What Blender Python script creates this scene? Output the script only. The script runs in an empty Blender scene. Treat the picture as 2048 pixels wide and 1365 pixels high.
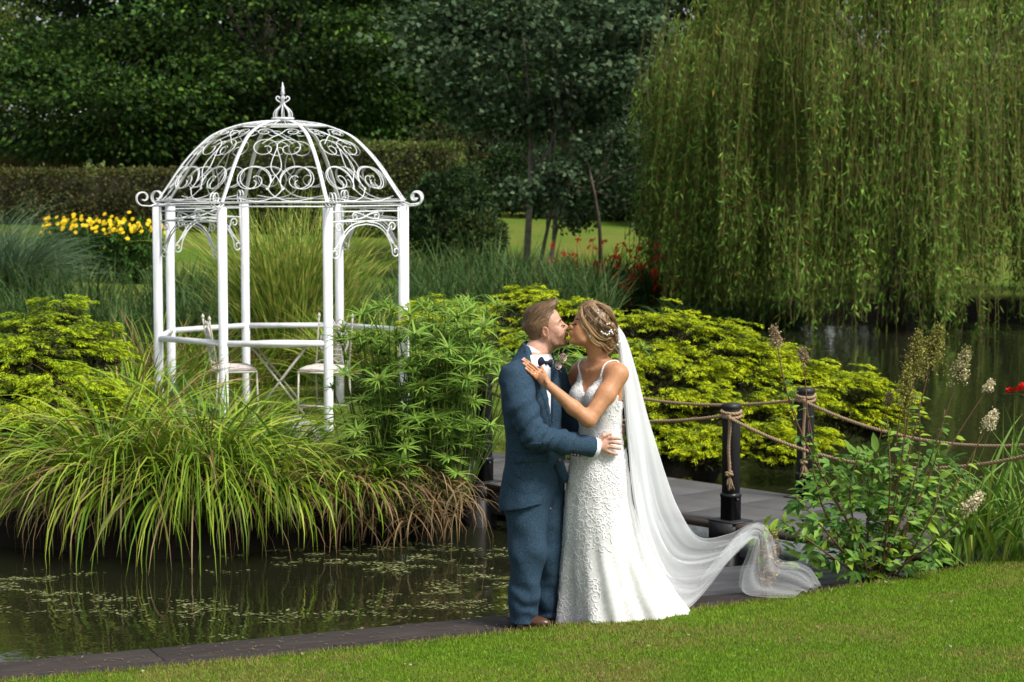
import bpy, bmesh, math, random
import numpy as np
from mathutils import Vector, Matrix, Euler

# ------------------------------------------------------------------ camera, sky, sun, exposure
SC = bpy.context.scene
COL = SC.collection
FPX = 4300.0                      # focal length in photograph pixels (2048 wide)
CAM_Z = 2.48
PITCH = math.atan(342.5 / FPX)
cam_d = bpy.data.cameras.new('camera')
cam = bpy.data.objects.new('camera', cam_d); COL.objects.link(cam)
cam.location = (0, 0, CAM_Z)
cam.rotation_euler = (math.pi / 2 - PITCH, 0, 0)
cam_d.sensor_width = 36.0
cam_d.lens = 36.0 * FPX / 2048.0
cam_d.clip_start = 0.1
cam_d.clip_end = 3000
cam_d.dof.use_dof = True
cam_d.dof.focus_distance = 11.7
cam_d.dof.aperture_fstop = 5.6
SC.camera = cam

SUN_AZ = math.radians(128)        # compass-like: measured from +Y towards +X
SUN_EL = math.radians(52)
world = bpy.data.worlds.new('World'); SC.world = world
world.use_nodes = True
wn = world.node_tree.nodes; wl = world.node_tree.links
bg = wn['Background']
sky = wn.new('ShaderNodeTexSky'); sky.sky_type = 'NISHITA'
sky.sun_disc = False
sky.sun_elevation = SUN_EL
sky.sun_rotation = SUN_AZ
sky.dust_density = 1.5
sky.air_density = 1.0
sky.ozone_density = 1.0
hs = wn.new('ShaderNodeHueSaturation'); hs.inputs['Saturation'].default_value = 0.35
wl.new(sky.outputs['Color'], hs.inputs['Color'])
wl.new(hs.outputs['Color'], bg.inputs['Color'])
bg.inputs['Strength'].default_value = 0.070
sun_d = bpy.data.lights.new('sun', 'SUN')
sun_d.energy = 2.3
sun_d.angle = math.radians(20)
sun_d.color = (1.0, 0.965, 0.91)
sun = bpy.data.objects.new('sun', sun_d); COL.objects.link(sun)
sv = Vector((math.sin(SUN_AZ) * math.cos(SUN_EL), math.cos(SUN_AZ) * math.cos(SUN_EL), math.sin(SUN_EL)))
sun.rotation_euler = (-sv).to_track_quat('-Z', 'Y').to_euler()
sun.location = sv * 50
SC.view_settings.view_transform = 'Standard'
SC.view_settings.look = 'None'
SC.view_settings.gamma = 1.0
SC.view_settings.exposure = 1.2
SC.render.engine = 'CYCLES'
SC.cycles.use_denoising = True
SC.cycles.max_bounces = 6
SC.cycles.diffuse_bounces = 2
SC.cycles.glossy_bounces = 3
SC.cycles.transmission_bounces = 4
SC.cycles.transparent_max_bounces = 16
SC.cycles.caustics_reflective = False
SC.cycles.caustics_refractive = False
SC.cycles.sample_clamp_indirect = 6.0

RNG = np.random.default_rng(7)
random.seed(7)
WATER_Z = -0.35

# ------------------------------------------------------------------ layout helpers
_sp, _cp = math.sin(PITCH), math.cos(PITCH)
def ray(px, py):
    cx = (px - 1024.0) / FPX; cy = (682.5 - py) / FPX
    return np.array([cx, _cp + cy * _sp, -_sp + cy * _cp])
def P(px, py, Y):
    """point of the place at distance Y in front of the camera seen at a pixel"""
    d = ray(px, py); k = Y / d[1]
    return np.array([d[0] * k, Y, CAM_Z + d[2] * k])
def PZ(px, py, z=0.0):
    d = ray(px, py); k = (z - CAM_Z) / d[2]
    return np.array([d[0] * k, d[1] * k, z])

# ------------------------------------------------------------------ object helpers
def tag(o, label=None, cat=None, group=None, kind=None):
    if label: o['label'] = label
    if cat: o['category'] = cat
    if group: o['group'] = group
    if kind: o['kind'] = kind
    return o
def empty(name, loc=(0, 0, 0), rz=0.0):
    o = bpy.data.objects.new(name, None); COL.objects.link(o)
    o.location = loc; o.rotation_euler = (0, 0, rz); o.empty_display_size = 0.1
    return o
def link(o, parent=None):
    COL.objects.link(o)
    if parent is not None: o.parent = parent
    return o
def mesh_np(name, V, F, mat=None, cols=None, smooth=False, uv=None):
    """V (n,3); F (m,3|4) int array or list of arrays of equal-size faces"""
    V = np.asarray(V, dtype=np.float32).reshape(-1, 3)
    Fs = F if isinstance(F, list) else [F]
    Fs = [np.asarray(f, dtype=np.int32) for f in Fs if len(f)]
    me = bpy.data.meshes.new(name)
    me.vertices.add(len(V)); me.vertices.foreach_set('co', V.ravel())
    nl = sum(f.size for f in Fs); npoly = sum(len(f) for f in Fs)
    me.loops.add(nl); me.loops.foreach_set('vertex_index', np.concatenate([f.ravel() for f in Fs]))
    me.polygons.add(npoly)
    starts = []; tot = []; off = 0
    for f in Fs:
        k = f.shape[1]; starts.append(off + np.arange(len(f)) * k); tot.append(np.full(len(f), k)); off += f.size
    me.polygons.foreach_set('loop_start', np.concatenate(starts).astype(np.int32))
    me.polygons.foreach_set('loop_total', np.concatenate(tot).astype(np.int32))
    if smooth: me.polygons.foreach_set('use_smooth', np.ones(npoly, dtype=bool))
    if cols is not None:
        c = np.ones((len(V), 4), dtype=np.float32); c[:, :3] = np.asarray(cols, dtype=np.float32)
        a = me.attributes.new('Col', 'FLOAT_COLOR', 'POINT'); a.data.foreach_set('color', c.ravel())
    if uv is not None:
        a = me.attributes.new('Par', 'FLOAT_VECTOR', 'POINT')
        q = np.zeros((len(V), 3), dtype=np.float32); q[:, :uv.shape[1]] = uv
        a.data.foreach_set('vector', q.ravel())
    me.update(calc_edges=True)
    if mat is not None: me.materials.append(mat)
    return me
def mobj(name, V, F, mat=None, parent=None, **kw):
    return link(bpy.data.objects.new(name, mesh_np(name, V, F, mat, **kw)), parent)
def oobj(name, me, parent=None, loc=None, rot=None, scale=None):
    o = link(bpy.data.objects.new(name, me), parent)
    if loc is not None: o.location = loc
    if rot is not None: o.rotation_euler = rot
    if scale is not None: o.scale = scale if hasattr(scale, '__len__') else (scale,) * 3
    return o

class MB:
    """collects simple shapes into one mesh"""
    def __init__(s): s.V = []; s.F3 = []; s.F4 = []; s.n = 0
    def add(s, V, F):
        V = np.asarray(V, float).reshape(-1, 3); F = np.asarray(F, int)
        (s.F3 if F.shape[1] == 3 else s.F4).append(F + s.n); s.V.append(V); s.n += len(V)
    def box(s, c, size, rz=0.0, M=None, bev=0.0):
        hx, hy, hz = np.array(size) / 2.0
        if bev <= 0:
            v = np.array([[x, y, z] for x in (-hx, hx) for y in (-hy, hy) for z in (-hz, hz)])
            f = [[0, 1, 3, 2], [4, 6, 7, 5], [0, 4, 5, 1], [2, 3, 7, 6], [0, 2, 6, 4], [1, 5, 7, 3]]
        else:
            b = bev; rows = []
            prof = [(-hz, b), (-hz + b, 0), (hz - b, 0), (hz, b)]
            for z, i in prof:
                a, d = hx - i, hy - i
                rows += [[-a, -d, z], [a, -d, z], [a, d, z], [-a, d, z]]
            v = np.array(rows); f = [[3, 2, 1, 0], [12, 13, 14, 15]]
            for k in range(3):
                for j in range(4):
                    f.append([4 * k + j, 4 * k + (j + 1) % 4, 4 * k + 4 + (j + 1) % 4, 4 * k + 4 + j])
        if M is not None: v = v @ np.asarray(M).T
        if rz: 
            c_, s_ = math.cos(rz), math.sin(rz)
            v = np.stack([v[:, 0] * c_ - v[:, 1] * s_, v[:, 0] * s_ + v[:, 1] * c_, v[:, 2]], 1)
        s.add(v + np.asarray(c, float), f)
    def tube(s, pts, r, sides=8, cap=True, closed=False, flat=None):
        pts = np.asarray(pts, float); n = len(pts)
        r = np.full(n, r) if np.isscalar(r) else np.asarray(r, float)
        V, F = tube_np(pts, r, sides, closed, flat); first = s.n
        s.add(V, F)
        if cap and not closed:
            for e, sg in ((0, 1), (n - 1, -1)):
                c = s.n; s.V.append(pts[e][None, :]); s.n += 1
                base = first + e * sides
                idx = np.arange(sides)
                f = np.stack([np.full(sides, c), base + idx, base + (idx + 1) % sides], 1)
                s.F3.append(f if sg < 0 else f[:, ::-1])
    def lathe(s, prof, c=(0, 0, 0), sides=16):
        prof = np.asarray(prof, float); n = len(prof)
        a = np.arange(sides) * 2 * np.pi / sides
        V = np.stack([prof[:, 0, None] * np.cos(a), prof[:, 0, None] * np.sin(a), np.repeat(prof[:, 1, None], sides, 1)], 2).reshape(-1, 3)
        i = np.arange(n - 1)[:, None]; j = np.arange(sides)[None, :]
        F = np.stack([i * sides + j, i * sides + (j + 1) % sides, (i + 1) * sides + (j + 1) % sides, (i + 1) * sides + j], 2).reshape(-1, 4)
        s.add(V + np.asarray(c, float), F)
    def arrays(s):
        F = []
        if s.F4: F.append(np.concatenate(s.F4))
        if s.F3: F.append(np.concatenate(s.F3))
        return np.concatenate(s.V), F
    def mesh(s, name, mat, smooth=False, cols=None):
        V, F = s.arrays(); return mesh_np(name, V, F, mat, smooth=smooth, cols=cols)
    def build(s, name, mat, parent=None, smooth=False, cols=None):
        return link(bpy.data.objects.new(name, s.mesh(name, mat, smooth, cols)), parent)
def norm(v):
    v = np.asarray(v, float); return v / (np.linalg.norm(v, axis=-1, keepdims=True) + 1e-12)
def tube_np(pts, r, sides=8, closed=False, flat=None):
    n = len(pts)
    t = np.gradient(pts, axis=0) if not closed else np.roll(pts, -1, 0) - np.roll(pts, 1, 0)
    t = norm(t)
    ref = np.array([0, 0, 1.0]) if abs(t[0, 2]) < 0.9 else np.array([1.0, 0, 0])
    u = norm(np.cross(t[0], ref)); U = [u]
    for k in range(1, n):
        u = U[-1] - t[k] * np.dot(U[-1], t[k]); U.append(norm(u))
    U = np.array(U); W = np.cross(t, U)
    a = np.arange(sides) * 2 * np.pi / sides
    fx, fy = (1, 1) if flat is None else flat
    V = pts[:, None, :] + r[:, None, None] * (fx * np.cos(a)[None, :, None] * U[:, None, :] + fy * np.sin(a)[None, :, None] * W[:, None, :])
    m = n if closed else n - 1
    i = np.arange(m)[:, None]; j = np.arange(sides)[None, :]; i2 = (i + 1) % n
    F = np.stack([i * sides + j, i * sides + (j + 1) % sides, i2 * sides + (j + 1) % sides, i2 * sides + j], 2).reshape(-1, 4)
    return V.reshape(-1, 3), F
def spline(ctrl, n=40):
    """Catmull-Rom through control points"""
    c = np.asarray(ctrl, float); m = len(c)
    d = np.r_[0, np.cumsum(np.linalg.norm(np.diff(c, axis=0), axis=1) ** 0.5)]; 
    cc = np.vstack([2 * c[0] - c[1], c, 2 * c[-1] - c[-2]])
    t = np.linspace(0, m - 1 - 1e-6, n); i = t.astype(int); f = (t - i)[:, None]
    p0, p1, p2, p3 = cc[i], cc[i + 1], cc[i + 2], cc[i + 3]
    return 0.5 * (2 * p1 + (p2 - p0) * f + (2 * p0 - 5 * p1 + 4 * p2 - p3) * f ** 2 + (3 * p1 - p0 - 3 * p2 + p3) * f ** 3)

# value noise on numpy points
_perm = np.random.default_rng(3).random(4096)
def vnoise(p, seed=0):
    p = np.asarray(p, float) + seed * 17.3
    i = np.floor(p).astype(int); f = p - i; f = f * f * (3 - 2 * f)
    out = 0
    for dx in (0, 1):
        for dy in (0, 1):
            for dz in (0, 1):
                h = ((i[..., 0] + dx) * 73856093) ^ ((i[..., 1] + dy) * 19349663) ^ ((i[..., 2] + dz) * 83492791)
                w = (f[..., 0] if dx else 1 - f[..., 0]) * (f[..., 1] if dy else 1 - f[..., 1]) * (f[..., 2] if dz else 1 - f[..., 2])
                out = out + w * _perm[h & 4095]
    return out
def fbm(p, oct=3, seed=0):
    s = 0; a = 0.5; q = np.asarray(p, float)
    for k in range(oct): s = s + a * vnoise(q, seed + k); q = q * 2.03; a *= 0.5
    return s / (1 - 0.5 ** oct)

# ------------------------------------------------------------------ materials
def newmat(name):
    m = bpy.data.materials.new(name); m.use_nodes = True
    nt = m.node_tree; b = nt.nodes['Principled BSDF']
    return m, nt, nt.nodes, nt.links, b
def pmat(name, col, rough=0.5, spec=0.5, noise=None, bump=None, metal=0.0, sheen=0.0, sub=0.0):
    """noise=(scale, col2, lo, hi[, stretch]) mottles the colour; bump=(scale, strength, distance)"""
    m, nt, N, L, b = newmat(name)
    b.inputs['Base Color'].default_value = (*col, 1); b.inputs['Roughness'].default_value = rough
    b.inputs['Specular IOR Level'].default_value = spec; b.inputs['Metallic'].default_value = metal
    if sheen: b.inputs['Sheen Weight'].default_value = sheen
    tc = N.new('ShaderNodeTexCoord')
    if noise:
        mp = N.new('ShaderNodeMapping'); st = noise[4] if len(noise) > 4 else (1, 1, 1)
        mp.inputs['Scale'].default_value = st
        L.new(tc.outputs['Object'], mp.inputs['Vector'])
        nz = N.new('ShaderNodeTexNoise'); nz.inputs['Scale'].default_value = noise[0]; nz.inputs['Detail'].default_value = 6
        L.new(mp.outputs['Vector'], nz.inputs['Vector'])
        rp = N.new('ShaderNodeMapRange'); rp.inputs['From Min'].default_value = noise[2]; rp.inputs['From Max'].default_value = noise[3]
        L.new(nz.outputs['Fac'], rp.inputs['Value'])
        mx = N.new('ShaderNodeMix'); mx.data_type = 'RGBA'
        mx.inputs['A'].default_value = (*col, 1); mx.inputs['B'].default_value = (*noise[1], 1)
        L.new(rp.outputs['Result'], mx.inputs['Factor']); L.new(mx.outputs['Result'], b.inputs['Base Color'])
    if bump:
        nz2 = N.new('ShaderNodeTexNoise'); nz2.inputs['Scale'].default_value = bump[0]; nz2.inputs['Detail'].default_value = 5
        L.new(tc.outputs['Object'], nz2.inputs['Vector'])
        bp = N.new('ShaderNodeBump'); bp.inputs['Strength'].default_value = bump[1]; bp.inputs['Distance'].default_value = bump[2]
        L.new(nz2.outputs['Fac'], bp.inputs['Height']); L.new(bp.outputs['Normal'], b.inputs['Normal'])
    return m
def leafmat(name, rough=0.6, trans=0.26, spec=0.16, gain=1.0):
    """leaf: colour from the mesh's own leaf colours, some light passes through the blade"""
    m, nt, N, L, b = newmat(name)
    at = N.new('ShaderNodeAttribute'); at.attribute_name = 'Col'
    b.inputs['Roughness'].default_value = rough; b.inputs['Specular IOR Level'].default_value = spec
    L.new(at.outputs['Color'], b.inputs['Base Color'])
    tr = N.new('ShaderNodeBsdfTranslucent'); L.new(at.outputs['Color'], tr.inputs['Color'])
    mx = N.new('ShaderNodeMixShader'); mx.inputs['Fac'].default_value = trans
    L.new(b.outputs['BSDF'], mx.inputs[1]); L.new(tr.outputs['BSDF'], mx.inputs[2])
    L.new(mx.outputs['Shader'], N['Material Output'].inputs['Surface'])
    return m
LEAF = leafmat('leaf')
LEAF_GLOSSY = leafmat('leaf_glossy', rough=0.48, spec=0.18, trans=0.24)
LEAF_DENSE = leafmat('leaf_dense', rough=0.65, spec=0.10, trans=0.08)
BARK = pmat('bark', (0.13, 0.105, 0.08), 0.9, 0.2, noise=(9, (0.05, 0.045, 0.035), 0.35, 0.7, (1, 1, 0.25)), bump=(25, 0.6, 0.02))
WHITE = pmat('white_painted_metal', (0.75, 0.76, 0.77), 0.42, 0.45, noise=(7, (0.52, 0.53, 0.49), 0.52, 0.82, (1, 1, 0.35)), bump=(35, 0.12, 0.003))

# ------------------------------------------------------------------ foliage helpers
def pick(cols, n, rng=RNG, jitter=0.12):
    """random leaf colours between palette entries"""
    c = np.asarray(cols, float); i = rng.integers(0, len(c), n); j = rng.integers(0, len(c), n); t = rng.random(n)[:, None]
    v = c[i] * t + c[j] * (1 - t)
    return np.clip(v * (1 + jitter * rng.standard_normal((n, 1))), 0.002, 1)
def leaves(pos, d, length, width, cols, rng=RNG, fold=0.15, nrm=None):
    """rhombic leaves: base pos, direction d"""
    n = len(pos); d = norm(d)
    ref = rng.standard_normal((n, 3)) if nrm is None else nrm
    s = norm(np.cross(d, ref)); u = np.cross(s, d)
    L = np.broadcast_to(length, n)[:, None]; W = np.broadcast_to(width, n)[:, None]
    V = np.stack([pos, pos + d * L * 0.45 + s * W * 0.5 + u * W * fold, pos + d * L, pos + d * L * 0.45 - s * W * 0.5 + u * W * fold], 1)
    F = np.arange(4 * n).reshape(n, 4)
    return V.reshape(-1, 3), F, np.repeat(cols, 4, 0)
def blades(base, d0, L, W, droop, cols, seg=5, rng=RNG, tipcol=None, twist=None, kink=0.0):
    """curved strips of grass; returns V (n*(seg+1)*2,3), F quads, cols"""
    n = len(base); d0 = norm(d0)
    L = np.broadcast_to(L, n).astype(float); W = np.broadcast_to(W, n).astype(float); droop = np.broadcast_to(droop, n).astype(float)
    t = np.linspace(0, 1, seg + 1)
    hor = d0.copy(); hor[:, 2] = 0; hor = norm(hor + 1e-6)
    # bend the direction towards the horizontal side and down along the blade
    ang = droop[:, None] * t[None, :] ** 1.5
    up0 = np.arcsin(np.clip(d0[:, 2], -1, 1))[:, None]
    el = up0 - ang
    dirs = np.cos(el)[..., None] * hor[:, None, :] + np.sin(el)[..., None] * np.array([0, 0, 1.0])
    step = L[:, None, None] / seg * 0.5 * (dirs[:, 1:] + dirs[:, :-1])
    pts = base[:, None, :] + np.concatenate([np.zeros((n, 1, 3)), np.cumsum(step, 1)], 1)
    side = norm(np.cross(hor, np.array([0, 0, 1.0])))
    if twist is None: twist = rng.uniform(-0.9, 0.9, n)
    upv = np.cross(side[:, None, :], dirs)
    sd = side[:, None, :] * np.cos(twist)[:, None, None] + upv * np.sin(twist)[:, None, None]
    w = W[:, None] * (0.55 + 0.45 * np.minimum(1, t / 0.25))[None, :] * (1 - t[None, :] ** 2.2) * 0.5 + 0.0004
    V = np.stack([pts - sd * w[..., None], pts + sd * w[..., None]], 2).reshape(n, -1, 3)
    k = np.arange(seg)
    f = np.stack([2 * k, 2 * k + 1, 2 * k + 3, 2 * k + 2], 1)
    m = 2 * (seg + 1)
    F = (f[None] + (np.arange(n) * m)[:, None, None]).reshape(-1, 4)
    c = np.repeat(cols[:, None, :], m, 1)
    if tipcol is not None:
        tt = np.repeat(t, 2)[None, :, None] ** 3
        c = c * (1 - tt) + np.asarray(tipcol)[..., None, :] * tt if np.ndim(tipcol) == 2 else c * (1 - tt) + np.asarray(tipcol) * tt
    return V, F, c       # V (n, m, 3), c (n, m, 3); F for all joined
def blade_clump(root, name_one, name_rest, base, d0, L, W, droop, cols, mat, K=300, seg=5, label_rest=None, **kw):
    """the K largest blades are parts of their own, the rest one part"""
    V, F, c = blades(base, d0, L, W, droop, cols, seg=seg, **kw)
    n, m, _ = V.shape
    score = L * W * (1.0 - 0.12 * (base[:, 1] - base[:, 1].min()) / (np.ptp(base[:, 1]) + 1e-6) * 4)
    order = np.argsort(-score); K = min(K, n)
    f1 = F[:seg]
    for i in order[:K]:
        mobj(name_one, V[i], f1, mat, root, cols=c[i], smooth=True)
    rest = order[K:]
    if len(rest):
        Vr = V[rest].reshape(-1, 3); Fr = (f1[None] + (np.arange(len(rest)) * m)[:, None, None]).reshape(-1, 4)
        o = mobj(name_rest, Vr, Fr, mat, root, cols=c[rest].reshape(-1, 3), smooth=True); o['kind'] = 'stuff'
def limb(mb, p0, p1, r0, r1, bend=0.1, rng=RNG, seg=7, sides=7):
    p0 = np.asarray(p0, float); p1 = np.asarray(p1, float)
    mid = (p0 + p1) / 2 + rng.standard_normal(3) * bend * np.linalg.norm(p1 - p0)
    pts = spline([p0, mid, p1], seg); mb.tube(pts, np.linspace(r0, r1, seg), sides)
    return pts
# ================================================================== SETTING
def lawn_edge(x):
    x = np.asarray(x, float); return 11.28 + 0.455 * x + 0.080 * np.maximum(x, 0) ** 2
def lawn_z(x, d):
    return 0.03 + 0.070 * np.minimum(d, 14) + 0.008 * np.sin(x * 1.3 + d) 
def far_shore(x):
    return np.interp(x, [-40, -20, -9, -3, 3.5, 6, 9.5, 20, 40], [30, 33, 34.5, 37, 40.3, 41.6, 41.8, 38, 30])
def sstep(a, b, x):
    t = np.clip((x - a) / (b - a), 0, 1); return t * t * (3 - 2 * t)
def ground_z(X, Y):
    X = np.asarray(X, float); Y = np.asarray(Y, float)
    bed = -1.1
    fs = far_shore(np.clip(X, -40, 40))
    far = -0.55 + 0.45 * sstep(0, 1.2, Y - fs) + np.interp(Y - fs, [0, 2, 22, 60, 200, 900], [0, 0.1, 1.3, 2.0, 4, 10])
    wfar = sstep(-0.6, 0.2, Y - fs)
    z = bed * (1 - wfar) + far * wfar
    e = np.sqrt(((X + 2.6) / 4.6) ** 2 + ((Y - 20.8) / 5.2) ** 2) + 0.02 * np.sin(X * 3) + 0.015 * np.sin(Y * 4) + 0.4 * sstep(-1.5, -0.2, X) * sstep(20.3, 18.3, Y)
    isl = bed + (0.0 - bed) * (1 - sstep(0.95, 1.06, e)) + 0.02 * np.sin(X * 2.1) * np.cos(Y * 1.7) * (e < 0.95)
    z = np.maximum(z, isl)
    ye = lawn_edge(np.clip(X, -14, 5.5))
    bedw = np.interp(X, [-60, 1.9, 2.2, 5, 60], [0, 0, 0.95, 1.5, 1.5])
    near = bed + (-0.12 - bed) * (1 - sstep(-0.1, 0.25, Y - ye - bedw)) + 0.10 * sstep(1.9, 2.3, X)
    near = near - 0.04
    z = np.maximum(z, near)
    side = bed + 1.5 * (sstep(26, 40, np.abs(X)))
    return np.maximum(z, side)

def grid_mesh(xs, ys, zf):
    X, Y = np.meshgrid(xs, ys, indexing='ij'); Z = zf(X, Y)
    V = np.stack([X, Y, Z], 2).reshape(-1, 3); ny = len(ys)
    i = np.arange(len(xs) - 1)[:, None]; j = np.arange(ny - 1)[None, :]
    F = np.stack([i * ny + j, (i + 1) * ny + j, (i + 1) * ny + j + 1, i * ny + j + 1], 2).reshape(-1, 4)
    return V, F

# --- ground sheet: earth, mown turf on the far bank
gm, nt, N, L, b = newmat('ground_turf')
tc = N.new('ShaderNodeTexCoord')
n1 = N.new('ShaderNodeTexNoise'); n1.inputs['Scale'].default_value = 0.5; n1.inputs['Detail'].default_value = 4
n2 = N.new('ShaderNodeTexNoise'); n2.inputs['Scale'].default_value = 14; n2.inputs['Detail'].default_value = 6
L.new(tc.outputs['Object'], n1.inputs['Vector']); L.new(tc.outputs['Object'], n2.inputs['Vector'])
r1 = N.new('ShaderNodeValToRGB'); r1.color_ramp.elements[0].position = 0.36; r1.color_ramp.elements[1].position = 0.66
r1.color_ramp.elements[0].color = (0.085, 0.15, 0.014, 1); r1.color_ramp.elements[1].color = (0.15, 0.16, 0.03, 1)
L.new(n1.outputs['Fac'], r1.inputs['Fac'])
r2 = N.new('ShaderNodeMix'); r2.data_type = 'RGBA'; r2.blend_type = 'MULTIPLY'; r2.inputs['Factor'].default_value = 0.6
L.new(r1.outputs['Color'], r2.inputs['A'])
r3 = N.new('ShaderNodeMapRange'); r3.inputs['From Min'].default_value = 0.3; r3.inputs['From Max'].default_value = 0.7; r3.inputs['To Min'].default_value = 0.5; r3.inputs['To Max'].default_value = 1.2
L.new(n2.outputs['Fac'], r3.inputs['Value']); L.new(r3.outputs['Result'], r2.inputs['B'])
# bare dark mud below the turf line
geo = N.new('ShaderNodeNewGeometry'); sx = N.new('ShaderNodeSeparateXYZ'); L.new(geo.outputs['Position'], sx.inputs['Vector'])
mr = N.new('ShaderNodeMapRange'); mr.inputs['From Min'].default_value = -0.10; mr.inputs['From Max'].default_value = -0.045
L.new(sx.outputs['Z'], mr.inputs['Value'])
mud = N.new('ShaderNodeMix'); mud.data_type = 'RGBA'; mud.inputs['A'].default_value = (0.011, 0.0085, 0.0055, 1)
L.new(mr.outputs['Result'], mud.inputs['Factor']); L.new(r2.outputs['Result'], mud.inputs['B'])
L.new(mud.outputs['Result'], b.inputs['Base Color']); b.inputs['Roughness'].default_value = 0.95; b.inputs['Specular IOR Level'].default_value = 0.15
xs = np.r_[np.linspace(-600, -60, 10)[:-1], np.linspace(-60, -12, 40)[:-1], np.linspace(-12, 12, 97), np.linspace(12, 60, 40)[1:], np.linspace(60, 600, 10)[1:]]
ys = np.r_[np.linspace(-60, 8, 20)[:-1], np.linspace(8, 44, 145), np.linspace(44, 120, 60)[1:], np.linspace(120, 900, 14)[1:]]
V, F = grid_mesh(xs, ys, ground_z)
g = mobj('ground', V, F, gm, smooth=True); tag(g, kind='structure')

# --- pond
wm, nt, N, L, b = newmat('pond_water')
b.inputs['Base Color'].default_value = (0.012, 0.013, 0.006, 1); b.inputs['Roughness'].default_value = 0.035
b.inputs['Specular IOR Level'].default_value = 0.5; b.inputs['IOR'].default_value = 1.33
tc = N.new('ShaderNodeTexCoord'); mp = N.new('ShaderNodeMapping'); mp.inputs['Scale'].default_value = (1.0, 0.7, 1)
L.new(tc.outputs['Object'], mp.inputs['Vector'])
nz = N.new('ShaderNodeTexNoise'); nz.inputs['Scale'].default_value = 5.0; nz.inputs['Detail'].default_value = 3; nz.inputs['Roughness'].default_value = 0.45
L.new(mp.outputs['Vector'], nz.inputs['Vector'])
bp = N.new('ShaderNodeBump'); bp.inputs['Strength'].default_value = 0.20; bp.inputs['Distance'].default_value = 0.02
L.new(nz.outputs['Fac'], bp.inputs['Height']); L.new(bp.outputs['Normal'], b.inputs['Normal'])
w = mobj('pond_water', [[-45, 4, WATER_Z], [45, 4, WATER_Z], [45, 46, WATER_Z], [-45, 46, WATER_Z]], np.array([[0, 1, 2, 3]]), wm)
tag(w, kind='structure')

# --- near lawn on the slope where the picture is taken from
lm, nt, N, L, b = newmat('lawn_turf')
tc = N.new('ShaderNodeTexCoord')
n1 = N.new('ShaderNodeTexNoise'); n1.inputs['Scale'].default_value = 1.6; n1.inputs['Detail'].default_value = 5
L.new(tc.outputs['Object'], n1.inputs['Vector'])
r1 = N.new('ShaderNodeValToRGB'); r1.color_ramp.elements[0].position = 0.38; r1.color_ramp.elements[1].position = 0.68
r1.color_ramp.elements[0].color = (0.06, 0.12, 0.009, 1); r1.color_ramp.elements[1].color = (0.13, 0.12, 0.03, 1)
L.new(n1.outputs['Fac'], r1.inputs['Fac']); L.new(r1.outputs['Color'], b.inputs['Base Color'])
b.inputs['Roughness'].default_value = 0.95; b.inputs['Specular IOR Level'].default_value = 0.1
xs = np.linspace(-14, 5.4, 98); ds = np.r_[-0.001, np.linspace(0, 6, 41), np.linspace(6, 40, 18)[1:]]
Xg, Dg = np.meshgrid(xs, ds, indexing='ij')
Zg = lawn_z(Xg, np.maximum(Dg, 0)); Zg[:, 0] = -0.75
Yg = lawn_edge(Xg) - Dg
V = np.stack([Xg, Yg, Zg], 2).reshape(-1, 3); nd = len(ds)
i = np.arange(len(xs) - 1)[:, None]; j = np.arange(nd - 1)[None, :]
F = np.stack([i * nd + j, i * nd + j + 1, (i + 1) * nd + j + 1, (i + 1) * nd + j], 2).reshape(-1, 4)
lo = mobj('lawn', V, F, lm, smooth=False); tag(lo, kind='structure')
# mown blades of the near lawn
def turf(n, rng=RNG):
    X = rng.uniform(-3.4, 4.3, n * 3); D = rng.uniform(-0.015, 4.9, n * 3)
    keep = (D < np.interp(X, [-3.4, -2, 0, 2.3, 4.3], [0.9, 1.2, 2.4, 4.4, 4.9])); X = X[keep][:n]; D = D[keep][:n]
    return X, D
X, D = turf(240000)
m = len(X); Yv = lawn_edge(X) - D; Zv = lawn_z(X, np.maximum(D, 0))
pos = np.stack([X, Yv, Zv - 0.003], 1)
patch = fbm(pos * np.array([1.5, 1.5, 0]), 4, 1); dry = np.clip((patch - 0.49) / 0.16, 0, 1) * 0.8
dry = np.maximum(dry, 0.75 * np.exp(-D / 0.07))
fine = fbm(pos * np.array([9, 9, 0]), 2, 5)
green = pick([(0.11, 0.21, 0.010), (0.15, 0.27, 0.014), (0.21, 0.32, 0.022)], m)
straw = pick([(0.26, 0.23, 0.06), (0.32, 0.25, 0.09), (0.20, 0.19, 0.035)], m)
isdry = (RNG.random(m) < dry * 0.85)[:, None]
cols = np.where(isdry, straw, green) * (0.75 + 0.5 * fine[:, None])
d = np.stack([RNG.standard_normal(m) * 0.45, RNG.standard_normal(m) * 0.45, np.ones(m)], 1); d = norm(d)
ln = RNG.uniform(0.010, 0.023, m) * (0.8 + 0.6 * fine) * (1 + 0.6 * np.exp(-D / 0.05))
sd = norm(np.cross(d, RNG.standard_normal((m, 3)))) * RNG.uniform(0.0020, 0.0036, m)[:, None]
V = np.stack([pos - sd, pos + sd, pos + d * ln[:, None]], 1).reshape(-1, 3)
o = mobj('lawn_grass', V, np.arange(3 * m).reshape(m, 3), LEAF, cols=np.repeat(cols, 3, 0))
tag(o, 'short mown green grass with dry straw patches in the foreground', 'grass', kind='stuff')
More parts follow.
